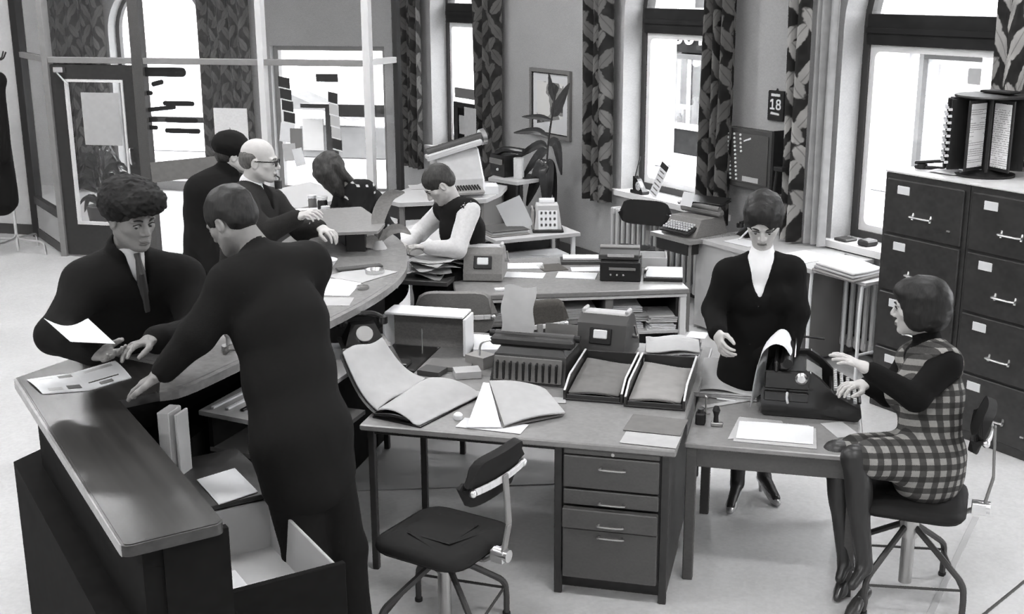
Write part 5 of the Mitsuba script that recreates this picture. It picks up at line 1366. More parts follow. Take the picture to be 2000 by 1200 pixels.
# ================================================================ things on the two front desks
dk2.part('top', box(.44, 0.72, 0.03, (-2.105, 5.90, DZ - 0.03), 0.006), 'm_desk_dark', label='dark side leaf of the desk')
dk2.part('leg', box(0.03, 0.03, DZ - 0.03, (-2.29, 6.20, 0)), 'm_desk_dark')
tb = Thing('card_tray', 'upright grey card tray with bright white rim standing on the back desk', 'tray')
tb.part('rim', cat(box(.43, .16, .014, (-1.92, 5.88, .925)), box(.014, .16, .20, (-1.70, 5.88, DZ + .003)), box(.014, .16, .20, (-2.14, 5.88, DZ + .003))), 'm_white')
tb.part('back', box(.42, .012, .19, (-1.92, 5.94, DZ + .003)), 'm_seat_grey')
tb.part('rod', tube([(-1.93, 5.80, DZ + .005), (-1.93, 5.80, .86)], .004, 8), 'm_chrome')
# big ring binder lying open
bd = Thing('ledger', 'large open ledger with pale empty pages, its left side leaning up', 'ledger')
A_, B_, C_, D_ = np.array([-2.09, 5.10, .93]), np.array([-1.99, 5.36, .935]), np.array([-1.74, 5.26, .775]), np.array([-1.83, 4.84, .755])
def lp(u, v):
    p = (A_ * (1 - u) + D_ * u) * (1 - v) + (B_ * (1 - u) + C_ * u) * v
    return p + np.array([0, 0, -.045 * math.sin(math.pi * u) + .012 * math.sin(2 * math.pi * v)])
bd.part('page', grid(lp, 16, 10, .010), 'm_paper_grey', True, label='left pages leaning up')
E_, F_, G_, H_ = np.array([-1.83, 4.84, .755]), np.array([-1.74, 5.27, .770]), np.array([-1.44, 5.23, .735]), np.array([-1.61, 4.765, .728])
def rp(u, v):
    p = (E_ * (1 - u) + H_ * u) * (1 - v) + (F_ * (1 - u) + G_ * u) * v
    return p + np.array([0, 0, .028 * math.sin(math.pi * min(1, u * 1.15)) ** .8])
bd.part('page', grid(rp, 16, 10, .006), 'm_paper_grey', True, label='right pages lying flat')
bd.part('cover', cat(grid(lambda u, v: lp(u, v) + np.array([-.01, -.012, -.014]), 10, 6, .004), prism([(-1.85, 4.83), (-1.74, 5.28), (-1.44, 5.24), (-1.60, 4.755)], .004, (0, 0, DZ + .002))), 'm_dark', True)
bd.part('binding', tube(curve([(-1.84, 4.835, .735), (-1.74, 4.80, .752), (-1.66, 4.79, .740)], 10), .008, 8), 'm_black')
bd.part('prop', box(.05, .10, .10, (-1.97, 5.22, DZ + .002)), 'm_dark')
# open book standing like a tent and loose sheets
bk = Thing('book', 'open grey book half tented on the desk in front of the typewriter', 'book')
a, b, c, d = np.array([-1.41, 5.22, .80]), np.array([-1.16, 5.28, .765]), np.array([-1.01, 5.04, .738]), np.array([-1.24, 4.83, .735])
bk.part('page', grid(lambda u, v: (a * (1 - u) + b * u) * (1 - v) + (d * (1 - u) + c * u) * v + np.array([0, 0, .014 * math.sin(math.pi * u)]), 10, 10, .008), 'm_paper_grey', True)
a2, d2, e2 = np.array([-1.42, 5.20, .795]), np.array([-1.25, 4.82, .728]), np.array([-1.40, 4.79, .727])
bk.part('page', grid(lambda u, v: a2 * (1 - v) + (e2 * (1 - u) + d2 * u) * v + np.array([(u - .5) * .03 * (1 - v), 0, .002]), 8, 10, .005), 'm_paper', True)
bk.part('cover', grid(lambda u, v: (a * (1 - u) + b * u) * (1 - v) + (d * (1 - u) + c * u) * v + np.array([-.004, -.004, -.008]), 6, 6, .002), 'm_grey', True)
flat('document', 'white sheet under the tented book at the desk edge', 'paper', -1.30, 4.85, .30, .12, -4, DZ + .002)
t = Thing('glue_pot', 'small pale glue pot beside the ledger', 'pot'); t.one(lathe([(0, 0), (.02, 0), (.022, .02), (.012, .03), (0, .034)], (-1.47, 4.90, DZ + .002), 14), 'm_white')
flat('document', 'grey sheet with a torn corner right of the trays on the front desk', 'paper', -.60, 5.02, .25, .21, -4, DZ + .004, 'm_paper_dark')
flat('document', 'paler sheet at the front right corner of the desk', 'paper', -.60, 4.84, .24, .14, -3, DZ + .002, 'm_paper_grey')
flat('document', 'sheet tucked under the tented book toward the left tray', 'paper', -1.12, 5.24, .14, .08, 10, DZ + .002, 'm_paper_grey')
# scraps between ledger, tray and typewriter
for i, (x, y, w_, d_, rz, m_, zz, lab) in enumerate(((-1.72, 5.62, .22, .14, 5, 'm_grey', .02, 'grey card box in front of the card tray'), (-1.60, 5.50, .13, .10, 25, 'm_paper_grey', .035, 'torn pale paper scraps left of the typewriter'), (-1.78, 5.50, .12, .10, -10, 'm_grey_dark', .025, 'dark small box beside the ledger top'), (-1.58, 5.68, .12, .10, -25, 'm_card', .06, 'pale card stack left of the typewriter'), (-1.62, 6.10, .30, .18, 3, 'm_paper', .012, 'white papers at the back edge behind the typewriter'), (-1.60, 5.92, .16, .12, 12, 'm_paper', .03, 'folded white paper between tray and typewriter'))):
    flat('card_stack' if i % 2 else 'box', lab, 'cards' if i % 2 else 'box', x, y, w_, d_, rz, DZ + .002, m_, zz)
# typewriter seen from behind with paper
tw = Thing('typewriter', 'dark desk typewriter seen from behind with a grey sheet sticking up', 'typewriter', M=xf(-3, (-1.27, 5.64, DZ + .002)))
tw.part('body', cat(taper(.38, .40, .36, .30, .13), tr(taper(.36, .30, .30, .22, .05), 0, .0, .125)), 'm_desk_dark', 20)
tw.part('back_panel', tr(rot(box(.34, .012, .12, (0, 0, 0), .004), -12), 0, -.205, .012), 'm_paper_dark')
tw.part('carriage', box(.42, .07, .045, (0, -.10, .165), .012), 'm_desk_dark')
tw.part('platen', rot(tr(cyl(.020, .40, n=18), 0, 0, -.20), 0, 90, 0, (0, -.06, .205)), 'm_grey_dark')
for s in (-1, 1): tw.part('platen_knob', rot(cyl(.018, .03, n=16), 0, 90 * s, 0, (s * .20, -.06, .205)), 'm_black')
tw.part('lever', tube(curve([(-.19, -.12, .19), (-.25, -.14, .17), (-.27, -.12, .10)], 10), .005, 8), 'm_chrome')
tw.part('type_ribs', cat([box(.010, .03, .09, (-.15 + .033 * i, -.20, .02), .003) for i in range(10)]), 'm_dark')
tw.part('key', cat([tr(cyl(.008, .008, n=10), -.13 + .026 * i, .19 + .02 * j, .09 - .02 * j) for i in range(11) for j in range(3)]), 'm_black', kind='stuff')
sh1 = Thing('sheet', 'grey ragged sheet standing up out of the back-turned typewriter', 'paper')
sh1.one(rot(grid(lambda u, v: np.array([(u - .5) * .165 + .006 * math.sin(9 * v), .05 * v * v, v * .22 + .008 * math.sin(7 * u) * (v > .9)]), 8, 10, .002), rz=-3, at=(-1.36, 5.57, .945)), 'm_paper_grey', True)
sh2 = Thing('card', 'dark grey card leaning behind the back-turned typewriter', 'card')
sh2.one(rot(box(.17, .004, .10, (0, 0, 0), .001), -14, rz=-4, at=(-1.19, 5.80, .83)), 'm_paper_dark')
flat('document', 'white slip standing between the typewriter and the adding machine', 'paper', -1.115, 6.02, .08, .012, 0, DZ + .003, 'm_paper', .13)

def adding_machine(label, x, y, rz, z, m_lo, w_=.25, d_=.34, h_=.20):
    t = Thing('adding_machine', label, 'adding machine', M=xf(rz, (x, y, z)))
    prof = [(-d_ / 2, 0), (d_ / 2, 0), (d_ / 2, .05), (d_ / 2 - .05, .11), (.06, h_ * .86), (.02, h_), (-.06, h_), (-.12, h_ * .84), (-d_ / 2, .05)]
    m_ = upright(sg.Polygon(prof).buffer(-.008).buffer(.008), w_, (-w_ / 2, 0, 0), (0, 1, 0), (1, 0, 0))
    t.part('case', m_, m_lo, 25)
    t.part('top_cover', cat(box(w_ * .94, .085, .02, (0, -.02, h_ - .012), .008), box(.02, .08, .035, (-w_ * .44, -.02, h_ - .01), .006), box(.02, .08, .035, (w_ * .44, -.02, h_ - .01), .006)), 'm_grey_light')
    a = math.atan2(h_ * .84 - .05, d_ / 2 - .12)
    fr = box(.115, .012, .085, (0, 0, 0), .004)
    k = t.part('window_frame', rot(fr, -(90 - math.degrees(a)), at=(0, -.170 + (h_ * .40 - .05) * (d_ / 2 - .12) / (h_ * .84 - .05) + (d_ / 2 - .17) * -1 - .006, h_ * .40)), 'm_black')
    t.part('paper_roll', rot(box(.072, .020, .046, (0, -.004, 0), .004), -(90 - math.degrees(a)), at=(0, -.170 + (h_ * .52 - .05) * (d_ / 2 - .12) / (h_ * .84 - .05) + (d_ / 2 - .17) * -1 - .006, h_ * .52)), 'm_white', under=k)
    t.part('foot', cat([cyl(.012, .006, (s * w_ * .4, q * d_ * .4, -.004), 10) for s in (-1, 1) for q in (-1, 1)]), 'm_black')
    t.part('side_crank', cat(rot(cyl(.012, .03, n=12), 0, 90, 0, (w_ / 2, .02, .10)), tube([(w_ / 2 + .02, .02, .10), (w_ / 2 + .02, -.03, .17)], .006, 8)), 'm_steel')
    t.part('key', cat([tr(cyl(.007, .010, n=8), -w_ * .3 + .025 * i, .10 + .022 * j, .125 - .022 * j) for i in range(7) for j in range(3)]), 'm_black', kind='stuff')
    return t
adding_machine('dark-bodied adding machine with pale top at the back of the front desks', -.985, 6.03, -6, DZ + .006, 'm_grey_dark', .26, .32, .225)
adding_machine('light grey adding machine on the left end of the middle desk', -2.03, 7.45, 8, MZ + .006, 'm_seat_grey', .25, .34, .20)

# letter trays side by side
def letter_tray(label, x0, x1, y0, y1, m_paper_):
    t = Thing('letter_tray', label, 'letter tray')
    z = DZ + .003; xm, ym = (x0 + x1) / 2, (y0 + y1) / 2
    t.part('base', box(x1 - x0, y1 - y0, .008, (xm, ym, z)), 'm_desk_dark')
    for xx in (x0 + .006, x1 - .006):
        poly = [(y0, 0), (y1, 0), (y1, .085), (y0 + .12, .085), (y0, .045)]
        t.part('side', upright(sg.Polygon(poly), .012, (xx - .006, 0, z), (0, 1, 0), (1, 0, 0)), 'm_counter_wood', False)
        t.part('side_edge', cat(bar((xx, y0 + .12, z + .087), (xx, y1, z + .087), .010, .004), bar((xx, y0, z + .047), (xx, y0 + .12, z + .087), .010, .004)), 'm_alu_light')
    t.part('back', box(x1 - x0 - .03, .010, .085, (xm, y1 - .006, z)), 'm_desk_dark')
    t.part('front_rail', box(x1 - x0 - .03, .008, .028, (xm, y0 + .006, z)), 'm_desk_dark')
    p = Thing('paper_stack', 'grey papers lying in the ' + ('left' if x0 < -1 else 'right') + ' letter tray', 'paper')
    p.one(grid(lambda u, v: np.array([x0 + .02 + u * (x1 - x0 - .045), y0 + .03 + v * (y1 - y0 - .06), z + .024 + .010 * math.sin(3 * u + 2 * v) + .012 * v]), 8, 10, .012), m_paper_, True)
letter_tray('left dark wooden letter tray with papers on the front desks', -1.065, -.785, 5.26, 5.80, 'm_paper_dark')
letter_tray('right dark wooden letter tray at the desk edge, its contents sloping', -.775, -.495, 5.23, 5.80, 'm_card')
t = Thing('paper_stack', 'crumpled pale bundle heaped behind the right letter tray', 'paper')
t.one(cat([rot(grid(lambda u, v, k=k: np.array([(u - .5) * .27, (v - .5) * .28, .008 * math.sin(6 * u + k) + .010 * math.cos(5 * v + k)]), 9, 9, .006), rz=3 * k - 4, at=(-.645, 6.00, DZ + .03 + .016 * k)) for k in range(5)]), 'm_paper_grey', True)
flat('document', 'white sheet sticking out right of the pale bundle', 'paper', -.53, 6.14, .10, .12, -6, DZ + .10)

# ================================================================ typing table: typewriter, folders, stamps, papers
tp = Thing('typewriter', 'big black glossy typewriter on the typing table, keyboard towards the typist', 'typewriter', M=xf(90, (.03, 5.63, TZ + .004)))
# local frame: the keyboard lies towards -y (the typist), -x is the side towards the viewer
side = sg.Polygon([(-.24, .0), (.19, .0), (.20, .10), (.17, .205), (-.02, .215), (-.06, .19), (-.13, .12), (-.25, .055), (-.255, .02)]).buffer(-.012).buffer(.012)
for s_ in (-.20, .165):
    tp.part('side_panel', upright(side, .035, (s_, 0, 0), (0, 1, 0), (1, 0, 0)), 'm_black_gloss', 25)
tp.part('body', upright(sg.Polygon([(-.10, .02), (.185, .02), (.19, .10), (.16, .195), (.0, .195), (-.06, .15)]), .34, (-.17, 0, 0), (0, 1, 0), (1, 0, 0)), 'm_black', 25)
tp.part('cover_plate', box(.022, .20, .085, (-.208, .085, .135), .012), 'm_black_gloss')
tp.part('cover_plate', box(.016, .20, .045, (-.206, .085, .075), .008), 'm_black_gloss')
tp.part('type_basket', rot(box(.18, .09, .012, (0, 0, 0), .004), 30, at=(0, -.03, .165)), 'm_steel')
kk = tp.part('keyboard_frame', rot(box(.33, .15, .02, (0, 0, 0), .006), 20, at=(0, -.175, .055)), 'm_black_gloss')
for j in range(4):
    for i in range(11):
        tp.part('key', tr(cyl(.0085, .014, n=10), -.145 + .028 * i + .006 * j, -.225 + .030 * j, .068 + .017 * j), 'm_paper_grey', under=kk)
tp.part('space_bar', box(.20, .014, .010, (0, -.248, .050)), 'm_black', under=kk)
cr = tp.part('carriage', cat(box(.48, .05, .035, (.02, .10, .225), .010), box(.48, .02, .05, (.02, .135, .215), .006)), 'm_black_gloss')
tp.part('platen', rot(tr(cyl(.021, .44, n=20), 0, 0, -.20), 0, 90, 0, (.0, .085, .262)), 'm_black', under=cr)
tp.part('paper_bail', tube([(-.18, .055, .285), (.22, .055, .285)], .004, 8), 'm_chrome', under=cr)
for x_ in (-.215, .25): tp.part('platen_knob', rot(tr(cyl(.022, .026, n=18), 0, 0, -.013), 0, 90, 0, (x_, .085, .262)), 'm_black', under=cr)
tp.part('side_knob', rot(lathe([(0, 0), (.026, 0), (.028, .008), (.018, .016), (0, .017)], n=20), 0, -90, 0, (-.220, .02, .195)), 'm_chrome')
tp.part('lever', tube(curve([(-.216, .08, .115), (-.235, .08, .125), (-.236, .08, .10), (-.23, .075, .075)], 10), .006, 8), 'm_white')
tp.part('return_lever', tube(curve([(.25, .09, .25), (.28, .02, .25), (.28, -.08, .245)], 10), .006, 8), 'm_black', under=cr)
tp.part('foot', cat([cyl(.016, .012, (s_ * .15, q, -.004), 12) for s_ in (-1, 1) for q in (-.17, .15)]), 'm_black')
wsh = Thing('sheet', 'tall white sheet hanging over the back of the black typewriter', 'paper')
wp = curve([(-.045, 0, .945), (-.075, 0, .99), (-.12, 0, 1.00), (-.165, 0, .95), (-.185, 0, .84), (-.195, 0, .70)], 22)
def wsf(u, v):
    i = min(len(wp) - 1, int(round(v * (len(wp) - 1))))
    p = wp[i]
    return np.array([p[0] + .05 * (u - .5) * v + .006 * math.sin(6 * u + 2 * v), 5.47 + u * .27 - .05 * v, p[2] - .01 * u * v])
wsh.one(grid(wsf, 9, 22, .0016), 'm_paper', True)
fs = Thing('folder', 'pale stack of folders held by the standing woman behind the typewriter', 'folder')
fs.part('folder', cat([rot(box(.30 - .01 * k, .22, .008, (0, 0, 0), .002), rz=-3 + 2 * k, at=(-.335, 5.72, TZ + .003 + .0095 * k)) for k in range(3)]), 'm_paper_grey', False)
fs.part('sheet', grid(lambda u, v: np.array([-.47 + u * .27, 5.62 + v * .24, TZ + .036 + .09 * v * v * (1 - .35 * u) + .012 * math.sin(5 * u)]), 12, 10, .002), 'm_paper_grey', True)
flat('ruler', 'thin grey ruler lying slanted on the typing table', 'ruler', -.33, 5.55, .26, .035, 38, TZ + .002, 'm_paper_grey', .004)
t = Thing('pencil', 'short white pencil beside the folder stack', 'pencil'); t.one(tube([(-.38, 5.60, TZ + .006), (-.29, 5.585, TZ + .006)], .005, 8), 'm_white')
t = Thing('ink_pot', 'small black bottle at the left edge of the typing table', 'bottle')
t.part('body', box(.045, .045, .055, (-.425, 5.25, TZ + .001), .006), 'm_black'); t.part('cap', cyl(.015, .018, (-.425, 5.25, TZ + .056), 14), 'm_black_gloss')
t = Thing('hand_stamp', 'black hand stamp with shiny base next to the small bottle', 'stamp')
t.part('handle', lathe([(0, 0), (.012, .0), (.010, .03), (.018, .055), (.010, .075), (0, .078)], (-.355, 5.24, TZ + .02), 14), 'm_black'); t.part('base', box(.055, .03, .018, (-.350, 5.24, TZ + .001)), 'm_steel')
t = Thing('pin_stand', 'thin metal pin stand beside the ruler', 'pin stand'); t.one(cat(tube([(-.415, 5.40, TZ + .005), (-.415, 5.40, TZ + .075)], .004, 8), cyl(.022, .006, (-.415, 5.40, TZ), 14), tr(trimesh.creation.icosphere(1, .010), (-.415, 5.40, TZ + .08))), 'm_steel')
t = Thing('document', 'white typed sheets with notched edge at the front of the typing table', 'paper'); t.one(cat(prism([(-.29, 5.08), (-.265, 5.09), (-.265, 5.06), (.09, 5.05), (.085, 5.30), (.06, 5.30), (.055, 5.335), (-.06, 5.335), (-.065, 5.365), (-.26, 5.375)], .003, (0, 0, TZ + .001))), 'm_paper_grey', False)
t = Thing('document', 'pale form stacked on the notched sheets on the typing table', 'paper'); t.one(grid(lambda u, v: np.array([-.255 + u * .33, 5.09 + v * .22, TZ + .0065 + .004 * math.sin(3 * u) * v]), 8, 6, .0015), 'm_paper', True)
t = Thing('envelope', 'square white envelope lying at the corner of the typing table by the typist', 'envelope'); t.one(prism([(.105, 5.37), (.20, 5.415), (.275, 5.26), (.18, 5.20)], .004, (0, 0, TZ + .001)), 'm_paper_grey', False)
bd2 = Thing('drawing_board', 'pale board with a cut corner behind the typewriter', 'board'); bd2.part('board', rot(box(.24, .20, .008, (0, 0, 0), .002), rz=-8, at=(.12, 5.80, TZ + .002)), 'm_white', False)
bd2.part('clip', rot(box(.07, .03, .015, (0, 0, 0)), rz=-8, at=(.10, 5.86, TZ + .011)), 'm_dark')

# ================================================================ middle desk top
def md_flat(name, label, catg, x, y, w_, d_, rz, m='m_paper', th=.003, z=0.0):
    t = Thing(name, label, catg, M=MM); t.one(rot(box(w_, d_, th, (0, 0, 0), .0006), rz=rz, at=(x, y, MZ + .001 + z)), m, False); return t
inv = np.linalg.inv(MM)
def ml(x, y):
    q = inv @ np.array([x, y, 0, 1]); return q[0], q[1]
for (X, Y, w_, d_, rz, m_, th, lab) in ((-1.79, 7.52, .27, .15, -16, 'm_paper', .004, 'long white sheet in front of the grey patch on the middle desk'), (-1.86, 7.78, .28, .17, -4, 'm_paper', .003, 'white sheet with torn left edge near the back of the middle desk'), (-1.66, 7.78, .17, .20, 10, 'm_seat_olive', .003, 'dark blotter patch in the centre of the middle desk'), (-1.45, 7.58, .26, .17, -16, 'm_paper', .006, 'bright white paper pad near the front edge of the middle desk'), (-1.40, 7.78, .25, .12, -4, 'm_paper', .004, 'white slip behind the bright pad on the middle desk'), (-1.80, 7.12, .16, .05, 4, 'm_paper', .012, 'narrow white slip at the front left of the middle desk'), (-1.48, 8.02, .30, .12, -8, 'm_paper', .012, 'white papers on the dark folder at the back of the middle desk')):
    x, y = ml(X, Y); md_flat('document', lab, 'paper', x, y, w_, d_, rz, m_, th, .022 if '-1.48' == str(X) else 0)
x, y = ml(-1.47, 8.00); md_flat('folder', 'dark folder with papers at the back of the middle desk', 'folder', x, y, .34, .17, -6, 'm_grey_dark', .02)
x, y = ml(-.90, 7.70); cb = Thing('clipboard', 'white pad on a dark clipboard at the right end of the middle desk', 'clipboard', M=MM)
cb.part('board', rot(box(.25, .30, .022, (0, 0, 0), .003), rz=-14, at=(x, y, MZ + .001)), 'm_dark'); cb.part('sheet', rot(box(.235, .285, .006, (0, 0, 0), .001), rz=-14, at=(x + .01, y + .01, MZ + .0235)), 'm_paper', False)
cb.part('clip', rot(box(.06, .02, .012, (0, 0, 0)), rz=70, at=(x - .10, y + .06, MZ + .030)), 'm_steel')
for k, (X, Y, h0, hh, m_, lab) in enumerate(((-1.165, 7.62, 0.0, .125, 'm_black', 'black card-index box on the middle desk, lowest of its stack'), (-1.185, 7.68, .127, .035, 'm_grey_dark', 'flat dark binder on top of the black card-index box'))):
    x, y = ml(X, Y); t = Thing('card_index_box', lab, 'box', M=MM)
    t.part('box', rot(box(.26, .26, hh, (0, 0, 0), .005), rz=-14, at=(x, y, MZ + .001 + h0)), m_)
    t.part('label', rot(box(.17, .004, .018, (0, 0, 0), .001), rz=-14, at=(x - .02, y - .133, MZ + h0 + hh * .6)), 'm_paper_grey' if k else 'm_grey', False)
    if k == 0: [t.part('knob', rot(tr(trimesh.creation.icosphere(1, .008), dx, -.136, 0), rz=-14, at=(x, y, MZ + .045)), 'm_steel') for dx in (-.06, -.02, .02)]
    t.part('lid', rot(box(.262, .08, .012, (0, 0, 0), .003), rz=-14, at=(x + .02, y + .09, MZ + h0 + hh + .001)), 'm_grey')
x, y = ml(-1.02, 8.02); op = Thing('open_box', 'pale open-topped box behind the black card-index box', 'box', M=MM)
op.part('wall', rot(cat(box(.20, .006, .07, (0, -.1, 0)), box(.20, .006, .07, (0, .1, 0)), box(.006, .2, .07, (-.1, 0, 0)), box(.006, .2, .07, (.1, 0, 0))), rz=-12, at=(x, y, MZ + .001)), 'm_grey_light'); op.part('bottom', rot(box(.2, .2, .006), rz=-12, at=(x, y, MZ + .001)), 'm_paper')

# side table: calculating machine, ledger, sheet
def msw(x, y): return (MS @ np.array([x, y, 0, 1]))[:2]
cm = Thing('calculating_machine', 'pale calculating machine with printed keys beside the plant', 'calculating machine', M=MS @ xf(-22, (.52, .20, .722)))
cm.part('body', taper(.22, .26, .17, .16, .20), 'm_grey_light', 20)
cm.part('front_panel', rot(box(.15, .008, .15, (0, 0, 0), .003), -16, at=(.0, -.128, .02)), 'm_white')
for i in range(4):
    for j in range(3):
        cm.part('key', rot(box(.016, .012, .022, (0, 0, 0), .003), -16, at=(-.05 + .034 * i, -.126 + .014 * j, .045 + .045 * j)), 'm_grey_dark')
cm.part('side_panel', box(.012, .22, .16, (-.113, 0, .01)), 'm_card')
cm.part('base', box(.24, .30, .02, (0, -.01, 0)), 'm_dark')
cm.part('paper_roll', rot(tr(cyl(.025, .12, n=16), 0, 0, -.06), 0, 90, 0, (0, .05, .215)), 'm_white')
t = Thing('sheet', 'white sheet leaning at a slant against the calculating machine', 'paper', M=MS); t.one(rot(grid(lambda u, v: np.array([(u - .5) * .20, .02 * math.sin(3 * v), v * .27]), 6, 8, .002), rx=12, ry=-24, rz=-24, at=(.30, .20, .735)), 'm_paper', True)
t = Thing('book', 'thick dark ledger lying on the small white-topped table', 'book', M=MS)
t.part('cover', box(.32, .30, .012, (.15, .22, .721)), 'm_card'); t.part('pages', box(.30, .28, .022, (.15, .22, .734)), 'm_paper_grey', False); t.part('cover', box(.32, .30, .006, (.15, .22, .757)), 'm_desk_front')
flat_ = Thing('paper_stack', 'long white papers on the shelf of the small white-topped table', 'paper', M=MS); flat_.one(box(.56, .22, .02, (.36, .16, .521), .001), 'm_paper', False)
flat_ = Thing('document', 'white slips hanging off the shelf of the small table', 'paper', M=MS); flat_.one(rot(box(.16, .09, .004, (0, 0, 0), .001), rz=-30, at=(.40, .12, .543)), 'm_paper', False)

# ================================================================ bookkeeping machine on the far desk
bm = Thing('bookkeeping_machine', 'large pale bookkeeping machine with sloping carriage and round platen end', 'bookkeeping machine', M=xf(32, (-3.06, 10.36, fz + .002)) @ np.diag([.92, .92, .92, 1.0]))
bm.part('body', upright(sg.Polygon([(-.22, 0), (.22, 0), (.19, .34), (.10, .46), (-.02, .42), (-.20, .16)]).buffer(-.015).buffer(.015), .42, (-.24, 0, 0), (0, 1, 0), (1, 0, 0)), 'm_paper_grey', 25)
bm.part('end_panel', upright(sg.Polygon([(-.22, 0), (.22, 0), (.19, .34), (.10, .44), (.0, .42), (-.19, .15)]).buffer(-.015).buffer(.015), .02, (.18, 0, 0), (0, 1, 0), (1, 0, 0)), 'm_white', 25)
for k in range(3): bm.part('round_hole', rot(cyl(.014, .006, n=14), 0, 90, 0, (.199, -.10 + .06 * k, .10)), 'm_black')
bm.part('carriage', cat(bar((-.34, -.06, .37), (.22, -.02, .50), .10, .05, .012), bar((-.34, -.10, .35), (.20, -.06, .48), .03, .03)), 'm_grey_light')
bm.part('platen', tube([(-.33, -.03, .40), (.25, .01, .535)], .05, 20), 'm_grey_dark')
bm.part('platen_wheel', cat(tube([(.22, .0, .53), (.265, .004, .54)], .078, 24), tube([(.262, .0, .545), (.275, .0, .548)], .045, 20)), 'm_chrome')
bm.part('keyboard', rot(box(.36, .16, .03, (0, 0, 0), .006), 14, at=(-.02, -.26, .05)), 'm_card')
bm.part('key', cat([tr(cyl(.009, .012, n=8), -.16 + .028 * i, -.31 + .028 * j, .075 + .007 * j) for i in range(11) for j in range(4)]), 'm_black', kind='stuff')
flat('document', 'grey sheet on the pale desk left of the bookkeeping machine', 'paper', -3.42, 10.62, .38, .26, 25, fz + .002, 'm_paper_grey')
flat('document', 'white papers stacked at the right end of the pale desk', 'paper', -2.80, 10.44, .14, .22, 20, fz + .002, th=.07)
tg = Thing('desk_apparatus', 'dark boxy apparatus with one white button behind the bookkeeping machine', 'apparatus')
tg.part('box', prism([(-2.98, 11.15), (-2.80, 10.98), (-2.70, 11.12), (-2.88, 11.30)], .20, (0, 0, .832)), 'm_dark', False)
tg.part('panel', prism([(-2.97, 11.12), (-2.82, 10.98), (-2.83, 10.97), (-2.98, 11.11)], .05, (0, 0, .95)), 'm_grey', False)
tg.part('lamp_top', tube(curve([(-2.9, 11.1, 1.05), (-2.8, 11.05, 1.09), (-2.62, 11.0, 1.08)], 12), .03, 10), 'm_black_gloss')
tg.part('button', tr(trimesh.creation.icosphere(1, .014), (-2.88, 11.03, .90)), 'm_white')
t = Thing('jar', 'pale cylindrical jar beside the dark boxy apparatus', 'jar'); t.one(lathe([(0, 0), (.05, 0), (.05, .19), (.045, .19), (.045, .02), (0, .02)], (-2.66, 10.98, .832), 20), 'm_sleeve')
flat('flat_tray', 'dark flat tray lying on the desk beside the plant', 'tray', -2.60, 11.06, .16, .22, 40, .832, 'm_dark', .012)

# ================================================================ window typewriter and window clutter
tw2 = Thing('typewriter', 'grey typewriter on the small table under the middle window', 'typewriter', M=xf(-38, (-.86, 9.33, .722)))
tw2.part('body', cat(taper(.36, .36, .32, .24, .13, .03)), 'm_seat_grey', 25); tw2.part('carriage', cat(box(.42, .07, .05, (0, .08, .14), .015), rot(tr(cyl(.02, .40, n=16), 0, 0, -.20), 0, 90, 0, (0, .06, .20))), 'm_grey')
tw2.part('knob', rot(cyl(.018, .03, n=14), 0, -90, 0, (-.20, .06, .20)), 'm_chrome')
tw2.part('keyboard', rot(box(.30, .12, .02), 18, at=(0, -.17, .04)), 'm_dark')
tw2.part('key', cat([tr(cyl(.009, .012, n=8), -.12 + .027 * i, -.21 + .027 * j, .055 + .01 * j) for i in range(10) for j in range(4)]), 'm_paper', kind='stuff')
t = Thing('sheet', 'white card standing in the grey window typewriter', 'paper'); t.one(rot(box(.12, .003, .11), -20, rz=-38, at=(-.93, 9.30, .93)), 'm_paper', False)
t = Thing('folder', 'dark folders lying on top of the window typewriter carriage', 'folder'); t.one(cat([rot(box(.32, .20, .012), 6, rz=-30 + 9 * k, at=(-.78, 9.46 + .01 * k, .935 + .013 * k)) for k in range(2)]), 'm_dark', False)
t = Thing('telephone', 'dark telephone on the pale window desk left of the standing woman', 'telephone', M=xf(30, (-.42, 9.30, .722)))
t.part('body', taper(.18, .15, .11, .06, .08), 'm_black_gloss', 30); t.part('handset', cat(tube(curve([(-.10, 0, .10), (0, 0, .12), (.10, 0, .10)], 12), .014, 8), tr(cyl(.026, .03, n=14), -.10, 0, .07), tr(cyl(.026, .03, n=14), .10, 0, .07)), 'm_black_gloss'); t.part('dial', rot(cyl(.036, .01, n=20), 45, at=(0, -.052, .042)), 'm_white')
t = Thing('pen', 'white pen leaning over papers on the pale window desk', 'pen'); t.one(tube([(-.50, 9.06, .735), (-.42, 9.22, .80)], .007, 8), 'm_white')
flat('document', 'white form on the pale window desk under the white pen', 'paper', -.46, 9.02, .26, .18, -40, .722)
flat('document', 'wide white sheet on the window desk behind the standing woman', 'paper', -.02, 8.62, .30, .34, -44, .722)
for k in range(3):
    t = Thing('folder', ('lowest worn folder', 'middle worn folder with frayed edges', 'topmost pale folder with sagging cover')[k] + ' of the heap beside the radiator', 'folder')
    q = [(.05, 8.20), (.30, 7.90), (.50, 8.16), (.26, 8.50)]
    cx, cy = .28, 8.19
    def ff(u, v, k=k):
        a_, b_, c_, d_ = (np.array([*p_, 0.0]) for p_ in q)
        p = (a_ * (1 - u) + b_ * u) * (1 - v) + (d_ * (1 - u) + c_ * u) * v
        p[:2] = np.array([cx, cy]) + (p[:2] - [cx, cy]) * (1.04 - .05 * k)
        return p + np.array([0, 0, .732 + .021 * k + .010 * math.sin(3.1 * u + k) * math.sin(2.5 * v)])
    t.one(grid(ff, 9, 9, .017), ('m_card', 'm_paper_grey', 'm_sleeve')[k], True)
t = Thing('bracket', 'dark tube bracket between folders and filing cabinet', 'bracket'); t.one(cat(tube([(.50, 8.02, .0), (.50, 8.02, .74)], .012, 8), tr(box(.03, .03, .12, bev=.004), .50, 8.02, .62)), 'm_dark')
